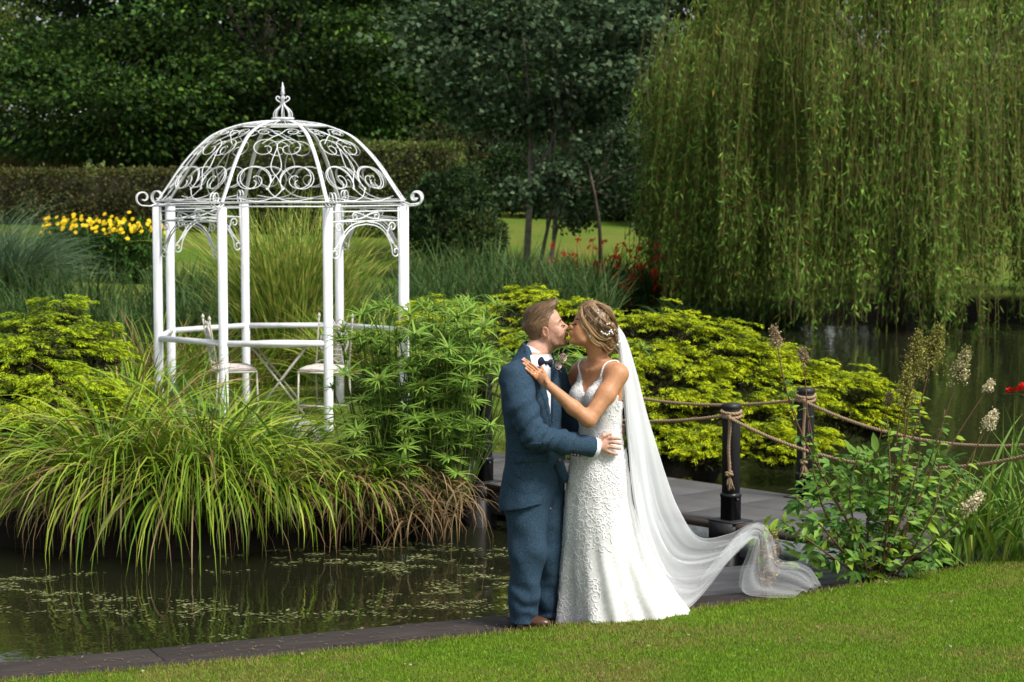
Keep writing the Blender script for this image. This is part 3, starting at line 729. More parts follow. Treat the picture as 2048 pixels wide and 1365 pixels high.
def chair(loc, rz, label):
    r = empty('folding_chair', tuple(loc), rz); tag(r, label, 'chair', 'cream metal chairs in the gazebo')
    W = 0.19
    def bar(name, pts, rad=0.009, par=r): mb = MB(); mb.tube(pts, rad, 6); return mb.build(name, CREAM, par, smooth=True)
    # faces +x; back at -x
    for s in (-1, 1):
        bar('leg', [(-0.23, s * W, 0.0), (-0.19, s * W, 0.45)], 0.010)
        bar('back_post', [(-0.19, s * W, 0.45), (-0.27, s * W, 0.94), (-0.275, s * W, 0.98)], 0.010)
        mb = MB(); mb.lathe([(0, 0.97), (0.016, 0.985), (0.018, 1.0), (0.01, 1.015), (0, 1.03)], (-0.276, s * W, 0), 8); mb.build('knob', CREAM, r, smooth=True)
        bar('leg', [(0.20, s * W * 0.95, 0.45), (0.21, s * W, 0.0)], 0.010)
    bar('stretcher', [(-0.225, -W, 0.09), (-0.225, W, 0.09)], 0.008); bar('stretcher', [(0.208, -W, 0.12), (0.208, W, 0.12)], 0.008)
    mb = MB(); mb.box((0, 0, 0.455), (0.41, 0.40, 0.02), bev=0.005); mb.build('seat', CREAM, r)
    def bx(z): return -0.19 - 0.08 * (z - 0.45) / 0.49
    th = np.linspace(0, 2 * np.pi, 33)[:-1]
    oz = 0.735 + 0.165 * np.sin(th); ring = np.stack([[bx(z) for z in oz], 0.155 * np.cos(th), oz], 1)
    mb = MB(); mb.tube(ring, 0.011, 6, closed=True); bp_ = mb.build('back_oval', CREAM, r, smooth=True)
    for q in np.linspace(-0.12, 0.12, 6):
        h = 0.165 * math.sqrt(max(0.02, 1 - (q / 0.155) ** 2))
        mb = MB(); mb.tube([(bx(0.735 - h), q, 0.735 - h), (bx(0.735 + h), q, 0.735 + h)], 0.011, 4, flat=(1.3, 0.5)); mb.build('slat', CREAM, bp_)
    for q in np.linspace(-0.13, 0.13, 6):
        h = 0.155 * math.sqrt(max(0.02, 1 - (q / 0.165) ** 2))
        mb = MB(); mb.tube([(bx(0.735 + q) + 0.004, -h, 0.735 + q), (bx(0.735 + q) + 0.004, h, 0.735 + q)], 0.011, 4, flat=(1.3, 0.5)); mb.build('slat', CREAM, bp_)
    for s in (-1, 1):
        c = spline([(0, 0.905), (s * 0.05, 0.965), (s * 0.12, 0.93), (s * 0.185, 0.90)] if False else np.array([(0, 0.905, 0), (s * 0.045, 0.96, 0), (s * 0.12, 0.925, 0), (s * W, 0.90, 0)]), 16)
        bar('curl', np.stack([[bx(z) for z in c[:, 1]], c[:, 0], c[:, 1]], 1), 0.007)
        c = spline(np.array([(0, 0.565, 0), (s * 0.06, 0.53, 0), (s * 0.12, 0.55, 0), (s * W, 0.52, 0)]), 16)
        bar('curl', np.stack([[bx(z) for z in c[:, 1]], c[:, 0], c[:, 1]], 1), 0.007)
    return r
def cushion(loc, rz, label):
    n = 14; u = np.linspace(-1, 1, n); U, Wv = np.meshgrid(u, u, indexing='ij')
    f = (1 - np.abs(U) ** 3.5) * (1 - np.abs(Wv) ** 3.5); h = 0.012 + 0.036 * f ** 0.6 + 0.004 * np.sin(U * 7) * np.cos(Wv * 6)
    top_ = np.stack([U * 0.20 * (1 - 0.04 * Wv ** 2), Wv * 0.195 * (1 - 0.04 * U ** 2), h], 2).reshape(-1, 3); bot = top_.copy(); bot[:, 2] = -0.2 * (top_[:, 2] - 0.012)
    i = np.arange(n - 1)[:, None]; j = np.arange(n - 1)[None, :]
    F = np.stack([i * n + j, (i + 1) * n + j, (i + 1) * n + j + 1, i * n + j + 1], 2).reshape(-1, 4)
    edge = np.r_[np.arange(n) * n, (n - 1) * n + np.arange(1, n), (np.arange(n - 1)[::-1]) * n + n - 1, np.arange(1, n - 1)[::-1]]
    ed = np.stack([edge, np.roll(edge, -1), np.roll(edge, -1) + n * n, edge + n * n], 1)
    o = mobj('seat_cushion', np.vstack([top_, bot]), np.vstack([F, F[:, ::-1] + n * n, ed]), CUSH, smooth=True)
    o.location = (loc[0], loc[1], 0.475); o.rotation_euler = (0, 0, rz); tag(o, label, 'cushion', 'cushions on the gazebo chairs')
c1 = P(468, 800, GC[1] + 0.05); c1[2] = 0; r1_ = math.radians(18)
chair(c1, r1_, 'cream metal lattice-back chair on the left of the gazebo table'); cushion(c1, r1_, 'pale pink cushion on the left gazebo chair')
c2 = P(648, 800, GC[1] + 0.0); c2[2] = 0; r2_ = math.radians(-112)
chair(c2, r2_, 'cream metal lattice-back chair on the right of the gazebo table'); cushion(c2, r2_, 'pale pink cushion on the right gazebo chair')
# rough stone in the grass
STONE = pmat('lichened_stone', (0.20, 0.19, 0.17), 0.9, 0.2, noise=(14, (0.34, 0.33, 0.29), 0.45, 0.65), bump=(18, 0.8, 0.03))
def rock(loc, s, label, seed):
    bm = bmesh.new(); bmesh.ops.create_icosphere(bm, subdivisions=3, radius=1.0)
    for v in bm.verts:
        p = np.array(v.co); q = 0.8 + 0.5 * float(fbm(p[None] * 1.3 + seed, 3)[0]); v.co = Vector((p[0] * s[0] * q, p[1] * s[1] * q, p[2] * s[2] * q))
    me = bpy.data.meshes.new('rock'); bm.to_mesh(me); bm.free(); me.materials.append(STONE)
    o = oobj('rock', me, None, loc); tag(o, label, 'rock')
rk = P(598, 842, 19.3); rock((rk[0], rk[1], 0.06), (0.17, 0.13, 0.17), 'weathered grey stone in the grass before the gazebo table', 4)
# ================================================================== BACKGROUND TREES
def crown_clumps(center, radii, n, rng, shell=0.55, flat=0.5):
    """clump centres through an uneven ellipsoid, denser near the outside"""
    d = norm(rng.standard_normal((n, 3))); r = shell + (1 - shell) * rng.random(n) ** 0.6
    r = r * (0.78 + 0.44 * fbm(d * 1.7 + center[0], 2, 9))
    return np.asarray(center) + d * r[:, None] * np.asarray(radii), d
def leaf_crown(center, radii, n_clump, per, clump_r, leaf, pal, rng, zmin=None, flat=0.45, droop=0.0, shell=0.5, out=0.6, jitter=0.16):
    c, d = crown_clumps(center, radii, n_clump, rng, shell)
    if zmin is not None: ok = c[:, 2] > zmin; c = c[ok]; d = d[ok]
    if jitter > 0.3: ok = d[:, 1] < 0.5; c = c[ok]; d = d[ok]      # the far side of the big beeches is never seen
    n = len(c); cr = clump_r * rng.uniform(0.6, 1.35, n)
    off = rng.standard_normal((n, per, 3)) * cr[:, None, None] * np.array([1, 1, flat])
    off[..., 2] -= droop * (off[..., 0] ** 2 + off[..., 1] ** 2)
    pos = (c[:, None, :] + off).reshape(-1, 3); m = len(pos)
    dirs = norm(np.repeat(d, per, 0) * out + norm(off.reshape(-1, 3)) * 0.7 + rng.standard_normal((m, 3)) * 0.5 + np.array([0, 0, -0.25]))
    tone = np.repeat(np.exp(1.25 * jitter * rng.standard_normal(n)), per)[:, None]
    cols = pick(pal, m, rng, 0.15) * np.clip(tone, 0.35, 2.4)
    ln = leaf[0] * rng.uniform(0.7, 1.3, m)
    nrm = rng.standard_normal((m, 3)) * 0.8 + np.array([0, -0.3, 1.0])
    return leaves(pos, dirs, ln, ln * leaf[1], cols, rng, nrm=np.cross(dirs, np.cross(nrm, dirs)) + 1e-5)
def tree(name, label, base, center, radii, n_clump, per, clump_r, leaf, pal, trunk_r, cat='tree', group=None, zmin=None, n_limb=9, seed=0, mat=LEAF, bark=BARK, trunks=None, **kw):
    rng = np.random.default_rng(seed + 100)
    root = empty(name, tuple(base)); tag(root, label, cat, group)
    b0 = np.asarray(base, float); c0 = np.asarray(center, float)
    mb = MB()
    for (q0, q1, r0_) in (trunks or [(b0 - [0, 0, 0.2], c0 + [0, 0, radii[2] * 0.5], trunk_r)]):
        pts = limb(mb, np.asarray(q0) - b0, np.asarray(q1) - b0, r0_, r0_ * 0.25, 0.03, rng, 12, 9)
        for q in range(n_limb):
            s = pts[rng.integers(3, 11)]; dv = norm(rng.standard_normal(3) + [0, 0, 0.5])
            limb(mb, s, (c0 - b0) + dv * np.asarray(radii) * rng.uniform(0.55, 0.85), r0_ * 0.38, r0_ * 0.06, 0.08, rng)
    mb.build('trunk', bark, root, smooth=True)
    V, F, c = leaf_crown(c0 - b0, radii, n_clump, per, clump_r, leaf, pal, rng, zmin=None if zmin is None else zmin - b0[2], **kw)
    mobj('crown', V, F, mat, root, cols=c)
    return root
gz_ = lambda x, y: float(ground_z(np.array([x]), np.array([y]))[0])
DARKG = [(0.016, 0.036, 0.009), (0.026, 0.055, 0.012), (0.011, 0.026, 0.008)]
BEECH = [(0.018, 0.048, 0.009), (0.036, 0.085, 0.012), (0.075, 0.135, 0.016), (0.012, 0.03, 0.008)]
YELLG = [(0.10, 0.15, 0.02), (0.14, 0.17, 0.025), (0.05, 0.09, 0.015)]
GREYG = [(0.050, 0.095, 0.042), (0.080, 0.135, 0.065), (0.034, 0.065, 0.030), (0.12, 0.165, 0.08)]
def B(px, Y): x = (px - 1024) / FPX * Y; return (x, Y, gz_(x, Y) - 0.1)
tree('beech_tree', 'large dark green beech tree spreading behind the gazebo', B(560, 63), (B(560, 63)[0], 63, 8.0), (6.2, 5.0, 6.0), 380, 230, 0.80, (0.16, 0.62), BEECH, 0.35, zmin=3.1, seed=1, flat=0.20, jitter=0.42)
tree('beech_tree', 'dark beech tree at the left edge, branches hanging low', B(215, 60), (B(225, 60)[0], 60, 4.3), (3.4, 4.0, 2.6), 200, 210, 0.72, (0.16, 0.62), BEECH, 0.28, zmin=2.9, seed=2, flat=0.20, jitter=0.42)
tree('beech_tree', 'mid green tree high above the hedge left of the slender tree', B(860, 66), (B(860, 66)[0], 66, 8.5), (3.6, 4.0, 5.2), 230, 180, 0.72, (0.16, 0.62), BEECH, 0.28, zmin=2.6, seed=3, flat=0.22, jitter=0.42)
tree('bushy_tree', 'yellow green bushy tree at the far left edge', B(-20, 66), (B(-20, 66)[0], 66, 5.0), (2.4, 2.4, 2.9), 150, 80, 0.4, (0.13, 0.5), YELLG, 0.15, zmin=1.8, seed=4)
tree('dark_tree', 'blackish green tree filling the gap behind the willow top', B(1330, 78), (B(1330, 78)[0], 78, 8.0), (5.5, 4.5, 7.5), 560, 50, 0.75, (0.31, 0.72), DARKG, 0.3, zmin=1.6, seed=5)
tree('dark_tree', 'dark tree standing behind the right half of the willow', B(1900, 66), (B(1900, 66)[0], 66, 7.0), (7.0, 4.0, 7.5), 620, 50, 0.8, (0.31, 0.72), DARKG, 0.3, zmin=0.9, seed=6)
tree('dark_tree', 'dark tree showing between beech and slender tree', B(1000, 84), (B(1000, 84)[0], 84, 8.0), (6.5, 4.0, 8.0), 520, 50, 0.8, (0.31, 0.72), DARKG, 0.3, zmin=1.8, seed=7)
tree('dark_tree', 'dark tree behind the beech above the left hedge', B(390, 82), (B(390, 82)[0], 82, 8.0), (6.6, 4.0, 7.2), 560, 50, 0.85, (0.31, 0.72), DARKG, 0.3, zmin=1.8, seed=8)
tree('dark_tree', 'dark tree between the beech and the hedge right of the gazebo dome', B(700, 80), (B(700, 80)[0], 80, 8.0), (6.5, 4.0, 8.0), 520, 50, 0.8, (0.31, 0.72), DARKG, 0.3, zmin=1.8, seed=28)
tree('dark_tree', 'dark tree in the right corner above the willow crown', B(2150, 70), (B(2150, 70)[0], 70, 7.0), (5.5, 4.0, 8.0), 480, 50, 0.8, (0.31, 0.72), DARKG, 0.3, zmin=0.9, seed=29)
tree('dark_tree', 'dark tree cut by the left edge beyond the hedge', B(-350, 72), (B(-350, 72)[0], 72, 7.0), (6.2, 4.0, 7.2), 480, 50, 0.8, (0.31, 0.72), DARKG, 0.3, zmin=1.4, seed=38)
# slender grey-green tree in the middle, three stems
b = np.array(B(1052, 46)); 
st = [(b, P(1046, 60, 46.3), 0.085), (b + [0.25, 0.1, 0], P(1165, 250, 46.5), 0.05), (P(1098, 545, 45.6), P(1120, 380, 46), 0.06)]
tree('slender_tree', 'slender grey green maple-like tree with thin pale trunks at the far bank', b, P(1090, 75, 46.3), (2.8, 1.6, 2.1), 240, 70, 0.34, (0.135, 0.85), GREYG, 0.08, seed=9, n_limb=7, trunks=st,
     bark=pmat('pale_bark', (0.20, 0.18, 0.15), 0.85, 0.2, noise=(12, (0.10, 0.09, 0.075), 0.4, 0.7), bump=(30, 0.4, 0.01)), flat=0.4)
rng = np.random.default_rng(55)
# its low hanging boughs in front
t2 = empty('maple_bough_tree', tuple(B(1200, 45.2))); tag(t2, 'low grey green sapling with broad boughs beside the slender trunk', 'tree')
mb = MB(); o0 = np.array(t2.location)
limb(mb, np.zeros(3), P(1170, 300, 45.3) - o0, 0.05, 0.02, 0.05, rng); 
for px, py in ((1040, 385), (1120, 400), (1280, 330), (1330, 400), (1230, 260)): limb(mb, P(1180, 380, 45.3) - o0, P(px, py, 45.1 + rng.uniform(-.4, .4)) - o0, 0.03, 0.008, 0.08, rng)
mb.build('trunk', BARK, t2, smooth=True)
cl = []
for px, py, r in ((1035, 380, .4), (1085, 395, .45), (1120, 345, .35), (1180, 300, .5), (1250, 270, .55), (1300, 320, .55), (1260, 370, .6), (1330, 390, .55), (1200, 400, .45), (1370, 440, .35), (1150, 440, .3), (1320, 450, .4), (990, 225, .5), (1230, 160, .5)):
    p = P(px, py, 45.2 + rng.uniform(-.5, .5)); cl.append(p + rng.standard_normal((420, 3)) * r * np.array([0.55, 0.5, 0.33]))
pos = np.concatenate(cl) - o0; m = len(pos)
dirs = norm(rng.standard_normal((m, 3)) + np.array([0, -0.3, -0.3]))
V, F, c = leaves(pos, dirs, rng.uniform(0.08, 0.15, m), rng.uniform(0.07, 0.12, m), pick(GREYG, m, rng, 0.25), rng, nrm=rng.standard_normal((m, 3)) + np.array([0, 0, 1.2]))
mobj('crown', V, F, LEAF, t2, cols=c)
# ---------------- clipped hedges
def hedge(label, px0, px1, Y, ztop, thick, pal, seed, zb=None, rnd=0.25):
    rng = np.random.default_rng(seed); x0, x1 = (px0 - 1024) / FPX * Y, (px1 - 1024) / FPX * Y
    zb = gz_((x0 + x1) / 2, Y) if zb is None else zb
    root = empty('clipped_hedge', ((x0 + x1) / 2, Y, zb)); tag(root, label, 'hedge', 'clipped hedges behind the far lawn')
    hw, H = (x1 - x0) / 2, ztop - zb
    core = pmat('hedge_twigs', (0.035, 0.03, 0.02), 0.95, 0.1)
    mb = MB(); mb.box((0, 0, H / 2 - 0.1), (2 * hw - 0.3, thick - 0.3, H - 0.05)); mb.build('twigs', core, root)
    n = int(((2 * hw) * (H + thick) + thick * H * 2) * 420)
    f = rng.random(n); U = rng.uniform(-hw, hw, n); W = rng.uniform(-thick / 2, thick / 2, n); Z = rng.uniform(0, H, n)
    p = np.where((f < H / (H + thick))[:, None], np.stack([U, np.full(n, -thick / 2), Z], 1), np.stack([U, W, np.full(n, H)], 1))
    e = rng.random(n) < 0.06; p[e] = np.stack([np.where(rng.random(e.sum()) < .5, -hw, hw), W[e], Z[e]], 1)
    p += (fbm(p * 1.8, 3, seed)[:, None] - 0.5) * 0.22 + rng.standard_normal((n, 3)) * 0.05
    d = norm(rng.standard_normal((n, 3)) + np.array([0, -0.5, 0.5]))
    cols = pick(pal, n, rng, 0.2) * (0.6 + 0.8 * fbm(p * 0.9, 3, seed + 4))[:, None]
    V, F, c = leaves(p, d, rng.uniform(0.06, 0.12, n), rng.uniform(0.045, 0.075, n), cols, rng)
    mobj('foliage', V, F, LEAF, root, cols=c)
hedge('brownish clipped hedge behind the yellow flowers at left', -420, 430, 55, 2.42, 1.6, [(0.085, 0.095, 0.026), (0.06, 0.085, 0.018), (0.12, 0.095, 0.035)], 1)
hedge('tall dark green clipped hedge behind the gazebo dome', 420, 925, 53.5, 3.07, 1.8, [(0.08, 0.13, 0.026), (0.11, 0.15, 0.032), (0.11, 0.105, 0.035)], 2)
hedge('far clipped hedge with pale top behind the slender trunk', 900, 1440, 64, 3.75, 2.0, [(0.04, 0.075, 0.03), (0.06, 0.09, 0.04), (0.05, 0.06, 0.022)], 3)
# dry meadow grass at the far left behind the hedge
n = 2600; rng = np.random.default_rng(71); X = rng.uniform(-17, -13.0, n); Yv = rng.uniform(62, 66, n)
bs = np.stack([X, Yv, ground_z(X, Yv) + 0.8], 1); d0 = np.stack([rng.standard_normal(n) * .3, rng.standard_normal(n) * .3, np.ones(n)], 1)
V, F, c = blades(bs, d0, rng.uniform(0.7, 1.5, n), 0.035, rng.uniform(0.2, 1.0, n), pick([(0.25, 0.20, 0.07), (0.16, 0.17, 0.04), (0.30, 0.22, 0.10)], n, rng), seg=3, rng=rng)
o = mobj('meadow_grass', V.reshape(-1, 3), F, LEAF, cols=c.reshape(-1, 3)); tag(o, 'dry straw coloured meadow grass behind the left hedge', 'grass', kind='stuff')

# ---------------- weeping willow
def willow():
    rng = np.random.default_rng(31)
    base = np.array(B(1800, 42.8)); root = empty('weeping_willow', tuple(base)); tag(root, 'large weeping willow trailing its branches down to the pond', 'tree')
    C = base[:2] + np.array([0, -1.8])
    mb = MB(); pts = limb(mb, (0, 0, -0.3), (0.1, 0, 5.0), 0.42, 0.25, 0.02, rng, 9, 10)
    ends = []
    for q in range(16):
        a = q / 16 * 2 * np.pi + rng.uniform(-.2, .2); rr = rng.uniform(2.2, 4.2)
        e = np.array([rr * math.cos(a) * 1.1, rr * math.sin(a) * 0.85, rng.uniform(5.2, 8.4)]); limb(mb, (0.05, 0, rng.uniform(2.5, 4.5)), e, 0.14, 0.03, 0.1, rng); ends.append(e)
    mb.build('trunk', BARK, root, smooth=True)
    # strands grouped into hanging curtains
    P0 = []; LN = []; OUT = []; TONE = []; GC_ = []
    def add_group(x, y, z, ln, n, spread, tone):
        p = np.array([x, y, z]) + rng.standard_normal((n, 3)) * np.array([spread, spread * 0.8, 0.3])
        GC_.append(np.tile(np.array([x, y]) + rng.normal(0, 0.16, 2), (n, 1))); P0.append(p); LN.append(ln * rng.uniform(0.35, 1.02, n)); TONE.append(np.full(n, tone)); 
        o = p[:, :2] - C; OUT.append(o / (np.linalg.norm(o, axis=1, keepdims=True) + 1e-6))
    # the camera-side face, tier by tier
    for tier, (rad, zt, zlo, ng, nper) in enumerate(((4.3, 4.4, -0.33, 92, 20), (3.7, 5.9, 0.9, 42, 17), (3.0, 7.0, 1.9, 36, 15), (2.2, 8.0, 3.2, 28, 12), (4.25, 2.2, -0.345, 130, 19), (2.6, 4.5, -0.3, 30, 16))):
        for q in range(ng):
            a = rng.uniform(0, 2 * np.pi) if q % 4 == 0 else rng.uniform(np.pi * 0.95, np.pi * 2.05)
            r_ = rad * (0.8 + 0.3 * rng.random()); x = C[0] + r_ * 1.06 * math.cos(a); y = C[1] + r_ * 0.82 * math.sin(a)
            z = zt + rng.uniform(-0.5, 0.7); lo = zlo + abs(rng.normal(0, 0.5 if tier else 0.12)) + (0.0 if tier in (0, 4, 5) else rng.uniform(0, 1.8))
            add_group(x, y, z, max(0.8, z - lo), int(nper * 1.25), 0.15 + 0.13 * rng.random(), rng.normal(1, 0.30))
    # the left shoulder that reaches over the lawn
    for px, py, lo in ((1310, 150, 330), (1330, 130, 420), (1355, 120, 380), (1390, 95, 470), (1405, 70, 560), (1420, 60, 600), (1450, 30, 560), (1300, 200, 330), (1345, 180, 470), (1380, 200, 560), (1410, 250, 640)):
        y = 41.0 + rng.uniform(-0.6, 0.6); a_, b_ = P(px, py, y), P(px, lo, y); add_group(a_[0], a_[1], a_[2], a_[2] - b_[2], 15, 0.16, rng.normal(1.1, 0.12))
    P0 = np.concatenate(P0); LN = np.concatenate(LN); OUT = np.concatenate(OUT); TONE = np.concatenate(TONE); GC_ = np.concatenate(GC_)
    k = P0[:, 2] - LN < -0.36; LN[k] = P0[k, 2] + 0.34
    n = len(P0); seg = 6; t = np.linspace(0, 1, seg + 1)
    sway = rng.standard_normal((n, 2)) * 0.07 + OUT * 0.22
    arc = np.sqrt(t)[None, :, None] * sway[:, None, :]
    pts = np.zeros((n, seg + 1, 3)); pts[:, :, :2] = P0[:, None, :2] + (GC_ - P0[:, :2])[:, None, :] * (0.6 * t ** 1.3)[None, :, None] + arc + 0.03 * np.sin(t * 9 + rng.uniform(0, 6, (n, 1)))[..., None]
    pts[:, :, 2] = P0[:, None, 2] - LN[:, None] * (t ** 1.05)[None, :] + 0.10 * np.sin(np.pi * np.minimum(t * 4, 1))[None, :]
    pts -= base
    # thin twigs
    sd = np.array([0.0035, 0.002, 0]); Vt = np.stack([pts - sd, pts + sd], 2).reshape(n, -1, 3); kq = np.arange(seg)
    f = np.stack([2 * kq, 2 * kq + 1, 2 * kq + 3, 2 * kq + 2], 1); Ft = (f[None] + (np.arange(n) * 2 * (seg + 1))[:, None, None]).reshape(-1, 4)
    Vt = Vt.reshape(-1, 3); ct = np.tile([0.16, 0.14, 0.04], (len(Vt), 1))
    # leaves
    per = np.maximum(8, (LN / 0.096)).astype(int); idx = np.repeat(np.arange(n), per); m = len(idx)
    tt = rng.random(m) ** 0.9; fi = np.minimum((tt * seg).astype(int), seg - 1); fr = (tt * seg - fi)[:, None]
    pos = pts[idx, fi] * (1 - fr) + pts[idx, fi + 1] * fr + rng.standard_normal((m, 3)) * 0.018
    dirs = norm(rng.standard_normal((m, 3)) * 0.55 + np.array([0, 0, -1.0]))
    cols = pick([(0.105, 0.215, 0.024), (0.160, 0.290, 0.038), (0.065, 0.145, 0.018), (0.22, 0.34, 0.06)], m, rng, 0.15) * np.clip(TONE[idx], 0.5, 1.7)[:, None]
    y_ = rng.random(m) < 0.015; cols[y_] = (0.30, 0.22, 0.03)
    Vl, Fl, cl_ = leaves(pos, dirs, rng.uniform(0.10, 0.175, m), rng.uniform(0.022, 0.034, m), cols, rng)
    mobj('crown', np.vstack([Vt, Vl]), np.vstack([Ft, Fl + len(Vt)]), LEAF, root, cols=np.vstack([ct, cl_]))
    return m
NW = willow()

# ---------------- rhododendron-like shrubs, far bank
def bush(name, label, c, radii, n, leaf, pal, seed, cat='shrub', group=None, stem=True, mat=LEAF, whorl=0):
    rng = np.random.default_rng(seed); zb = gz_(c[0], c[1]); root = empty(name, (c[0], c[1], zb)); tag(root, label, cat, group)
    cc = np.array([0, 0, c[2] - zb])
    mb = MB()
    for q in range(7):
        d = norm(rng.standard_normal(3) * [1, 1, 0.4] + [0, 0, 1.0]); limb(mb, (0, 0, -0.05), cc + d * np.array(radii) * 0.6, 0.03, 0.008, 0.1, rng)
    mb.build('stems', BARK, root)
    nc = n // 9; d = norm(rng.standard_normal((nc, 3))); r = (0.55 + 0.45 * rng.random(nc) ** 0.5) * (0.72 + 0.56 * fbm(d * 2.2 + seed, 2, seed))
    p = cc + d * r[:, None] * np.array(radii); ok = p[:, 2] > 0.0; p = p[ok]; d = d[ok]; nc = len(p)
    pp = np.repeat(p, 9, 0); dd = np.repeat(d, 9, 0); m = len(pp)
    dirs = norm(dd * 0.7 + rng.standard_normal((m, 3)) * 0.8 + [0, 0, 0.15]); pp = pp + dirs * 0.01 + rng.standard_normal((m, 3)) * 0.02
    cols = pick(pal, m, rng, 0.15) * np.repeat(np.clip(rng.normal(1, 0.25, nc), .5, 1.7), 9)[:, None]
    V, F, c_ = leaves(pp, dirs, leaf[0] * rng.uniform(0.7, 1.25, m), leaf[1] * rng.uniform(0.8, 1.2, m), cols, rng, nrm=rng.standard_normal((m, 3)) * .5 + [0, 0, 1])
    mobj('foliage', V, F, mat, root, cols=c_); return root
RHO = [(0.035, 0.075, 0.022), (0.055, 0.10, 0.03), (0.025, 0.05, 0.018)]
p = P(900, 440, 44); bush('rhododendron', 'rounded dark green rhododendron right of the gazebo', p, (0.95, 0.9, 1.0), 9000, (0.14, 0.05), RHO, 11)
p = P(955, 480, 43.2); bush('rhododendron', 'low dark leafy shrub left of the slender trunk', p, (0.6, 0.5, 0.55), 3600, (0.13, 0.045), RHO + [(0.12, 0.14, 0.03)], 12)
p = P(790, 370, 55); bush('laurel_shrub', 'shrub in front of the tall hedge beside the dome', p, (2.0, 0.9, 0.9), 8000, (0.13, 0.06), RHO, 13)
p = P(880, 340, 56); bush('laurel_shrub', 'reddish green shrub at the hedge behind the rhododendron', p, (1.1, 0.9, 1.2), 6000, (0.12, 0.06), RHO + [(0.10, 0.055, 0.02)], 14)
p = P(1240, 370, 60); bush('laurel_shrub', 'dark evergreen shrub beyond the lawn right of the slender tree', p, (2.4, 1.0, 1.1), 9000, (0.14, 0.07), RHO, 15)
p = P(1390, 330, 58); bush('laurel_shrub', 'dark evergreen shrub half hidden by the willow', p, (1.6, 1.0, 1.7), 8000, (0.14, 0.07), DARKG, 16)
p = P(1060, 360, 60); bush('laurel_shrub', 'dark shrub behind the slender trunk at the lawn edge', p, (1.6, 0.9, 1.1), 7000, (0.13, 0.06), RHO, 17)
p = P(420, 320, 62.5); bush('autumn_shrub', 'shrub with ochre leaves glimpsed under the beech', p, (1.6, 0.8, 0.9), 3500, (0.12, 0.06), [(0.20, 0.13, 0.02), (0.10, 0.10, 0.02), (0.05, 0.07, 0.015)], 18)

# ---------------- yellow flower bed
def yellow_bed():
    rng = np.random.default_rng(41)
    Y = 42.0; x0, x1 = (95 - 1024) / FPX * Y, (312 - 1024) / FPX * Y
    for q in range(5):
        cx = x0 + (x1 - x0) * (q + 0.5) / 5; zt = 2.48 - (452 - 340 + 6 * q / 5) / FPX * Y
        r = bush('perennial_clump', ['leafy green perennial clump with yellow flowers beside the blue grass', 'second clump of yellow flowers right of the blue grass', 'middle clump of the yellow flower bed', 'fourth yellow flowered clump, next to the one by the gazebo post', 'yellow flowered clump right beside the left gazebo post'][q], (cx, Y + rng.uniform(-.3, .3), zt - 0.62), (0.36, 0.5, 0.72), 2600, (0.11, 0.045), [(0.05, 0.12, 0.02), (0.075, 0.16, 0.03), (0.03, 0.08, 0.015)], 50 + q, cat='flowers', group='yellow flower bed')
        n = 30
        for k in range(n):
            x = rng.uniform(-0.38, 0.38); y = rng.uniform(-0.5, 0.1); z = (zt - r.location[2]) + rng.normal(0.06, 0.09) - 0.1 * abs(x)
            mb = MB(); cc = np.array([x, y, z]); nn = norm(np.array([rng.normal(0, .4), -0.8, rng.uniform(0.2, 1.0)]))
            u = norm(np.cross(nn, [0, 0, 1.0])); w = np.cross(nn, u); np_ = 9
            for s in range(np_):
                a = s / np_ * 2 * np.pi; d = math.cos(a) * u + math.sin(a) * w; sd = np.cross(nn, d) * 0.017
                mb.add([cc, cc + d * 0.03 + sd + nn * 0.01, cc + d * 0.043 + nn * 0.006, cc + d * 0.03 - sd + nn * 0.01], [[0, 1, 2, 3]])
            mb.add([cc + nn * 0.012 + 0.014 * (math.cos(a) * u + math.sin(a) * w) for a in np.linspace(0, 5.2, 6)] + [cc + nn * 0.024], [[q2, (q2 + 1) % 6, 6] for q2 in range(6)])
            mb.build('flower', YEL, r)
YEL = pmat('yellow_petal', (0.82, 0.56, 0.012), 0.6, 0.2)
yellow_bed()

# ---------------- grasses of the far bank
def grass_mass(name, label, xs_, ys_, n, L, W, droop, pal, seed, lean=0.25, kind='stuff', parent=None, cat='grass', zoff=0.0, seg=4, zfun=None):
    rng = np.random.default_rng(seed); X = rng.uniform(*xs_, n); Yv = rng.uniform(*ys_, n)
    Z = np.maximum(ground_z(X, Yv), WATER_Z - 0.1) + zoff
    d0 = np.stack([rng.standard_normal(n) * lean, rng.standard_normal(n) * lean, np.ones(n)], 1)
    ln = rng.uniform(*L, n) * (0.75 + 0.5 * fbm(np.stack([X * 0.8, Yv * 0.8, X * 0], 1), 2, seed))
    cols = pick(pal, n, rng, 0.18) * (0.7 + 0.6 * fbm(np.stack([X * 1.5, Yv * 1.5, X * 0], 1), 2, seed + 3))[:, None]
    V, F, c = blades(np.stack([X, Yv, Z], 1), d0, ln, rng.uniform(*W, n), rng.uniform(*droop, n), cols, seg=seg, rng=rng)
    o = mobj(name, V.reshape(-1, 3), F, LEAF, parent, cols=c.reshape(-1, 3)); tag(o, label, cat, kind=kind); return o
REED = [(0.055, 0.125, 0.030), (0.080, 0.155, 0.045), (0.038, 0.085, 0.022), (0.12, 0.16, 0.045)]
grass_mass('reed_bed', 'grey green reeds along the far bank right of the gazebo', (-2.0, 1.7), (37.2, 39.8), 2600, (0.9, 1.6), (0.018, 0.034), (0.1, 1.1), REED, 61, cat='reeds')
grass_mass('reed_bed', 'grey green reeds along the far bank at the left edge', (-9.6, -6.2), (34.2, 36.6), 2600, (0.7, 1.25), (0.016, 0.03), (0.1, 1.1), REED, 62, cat='reeds')
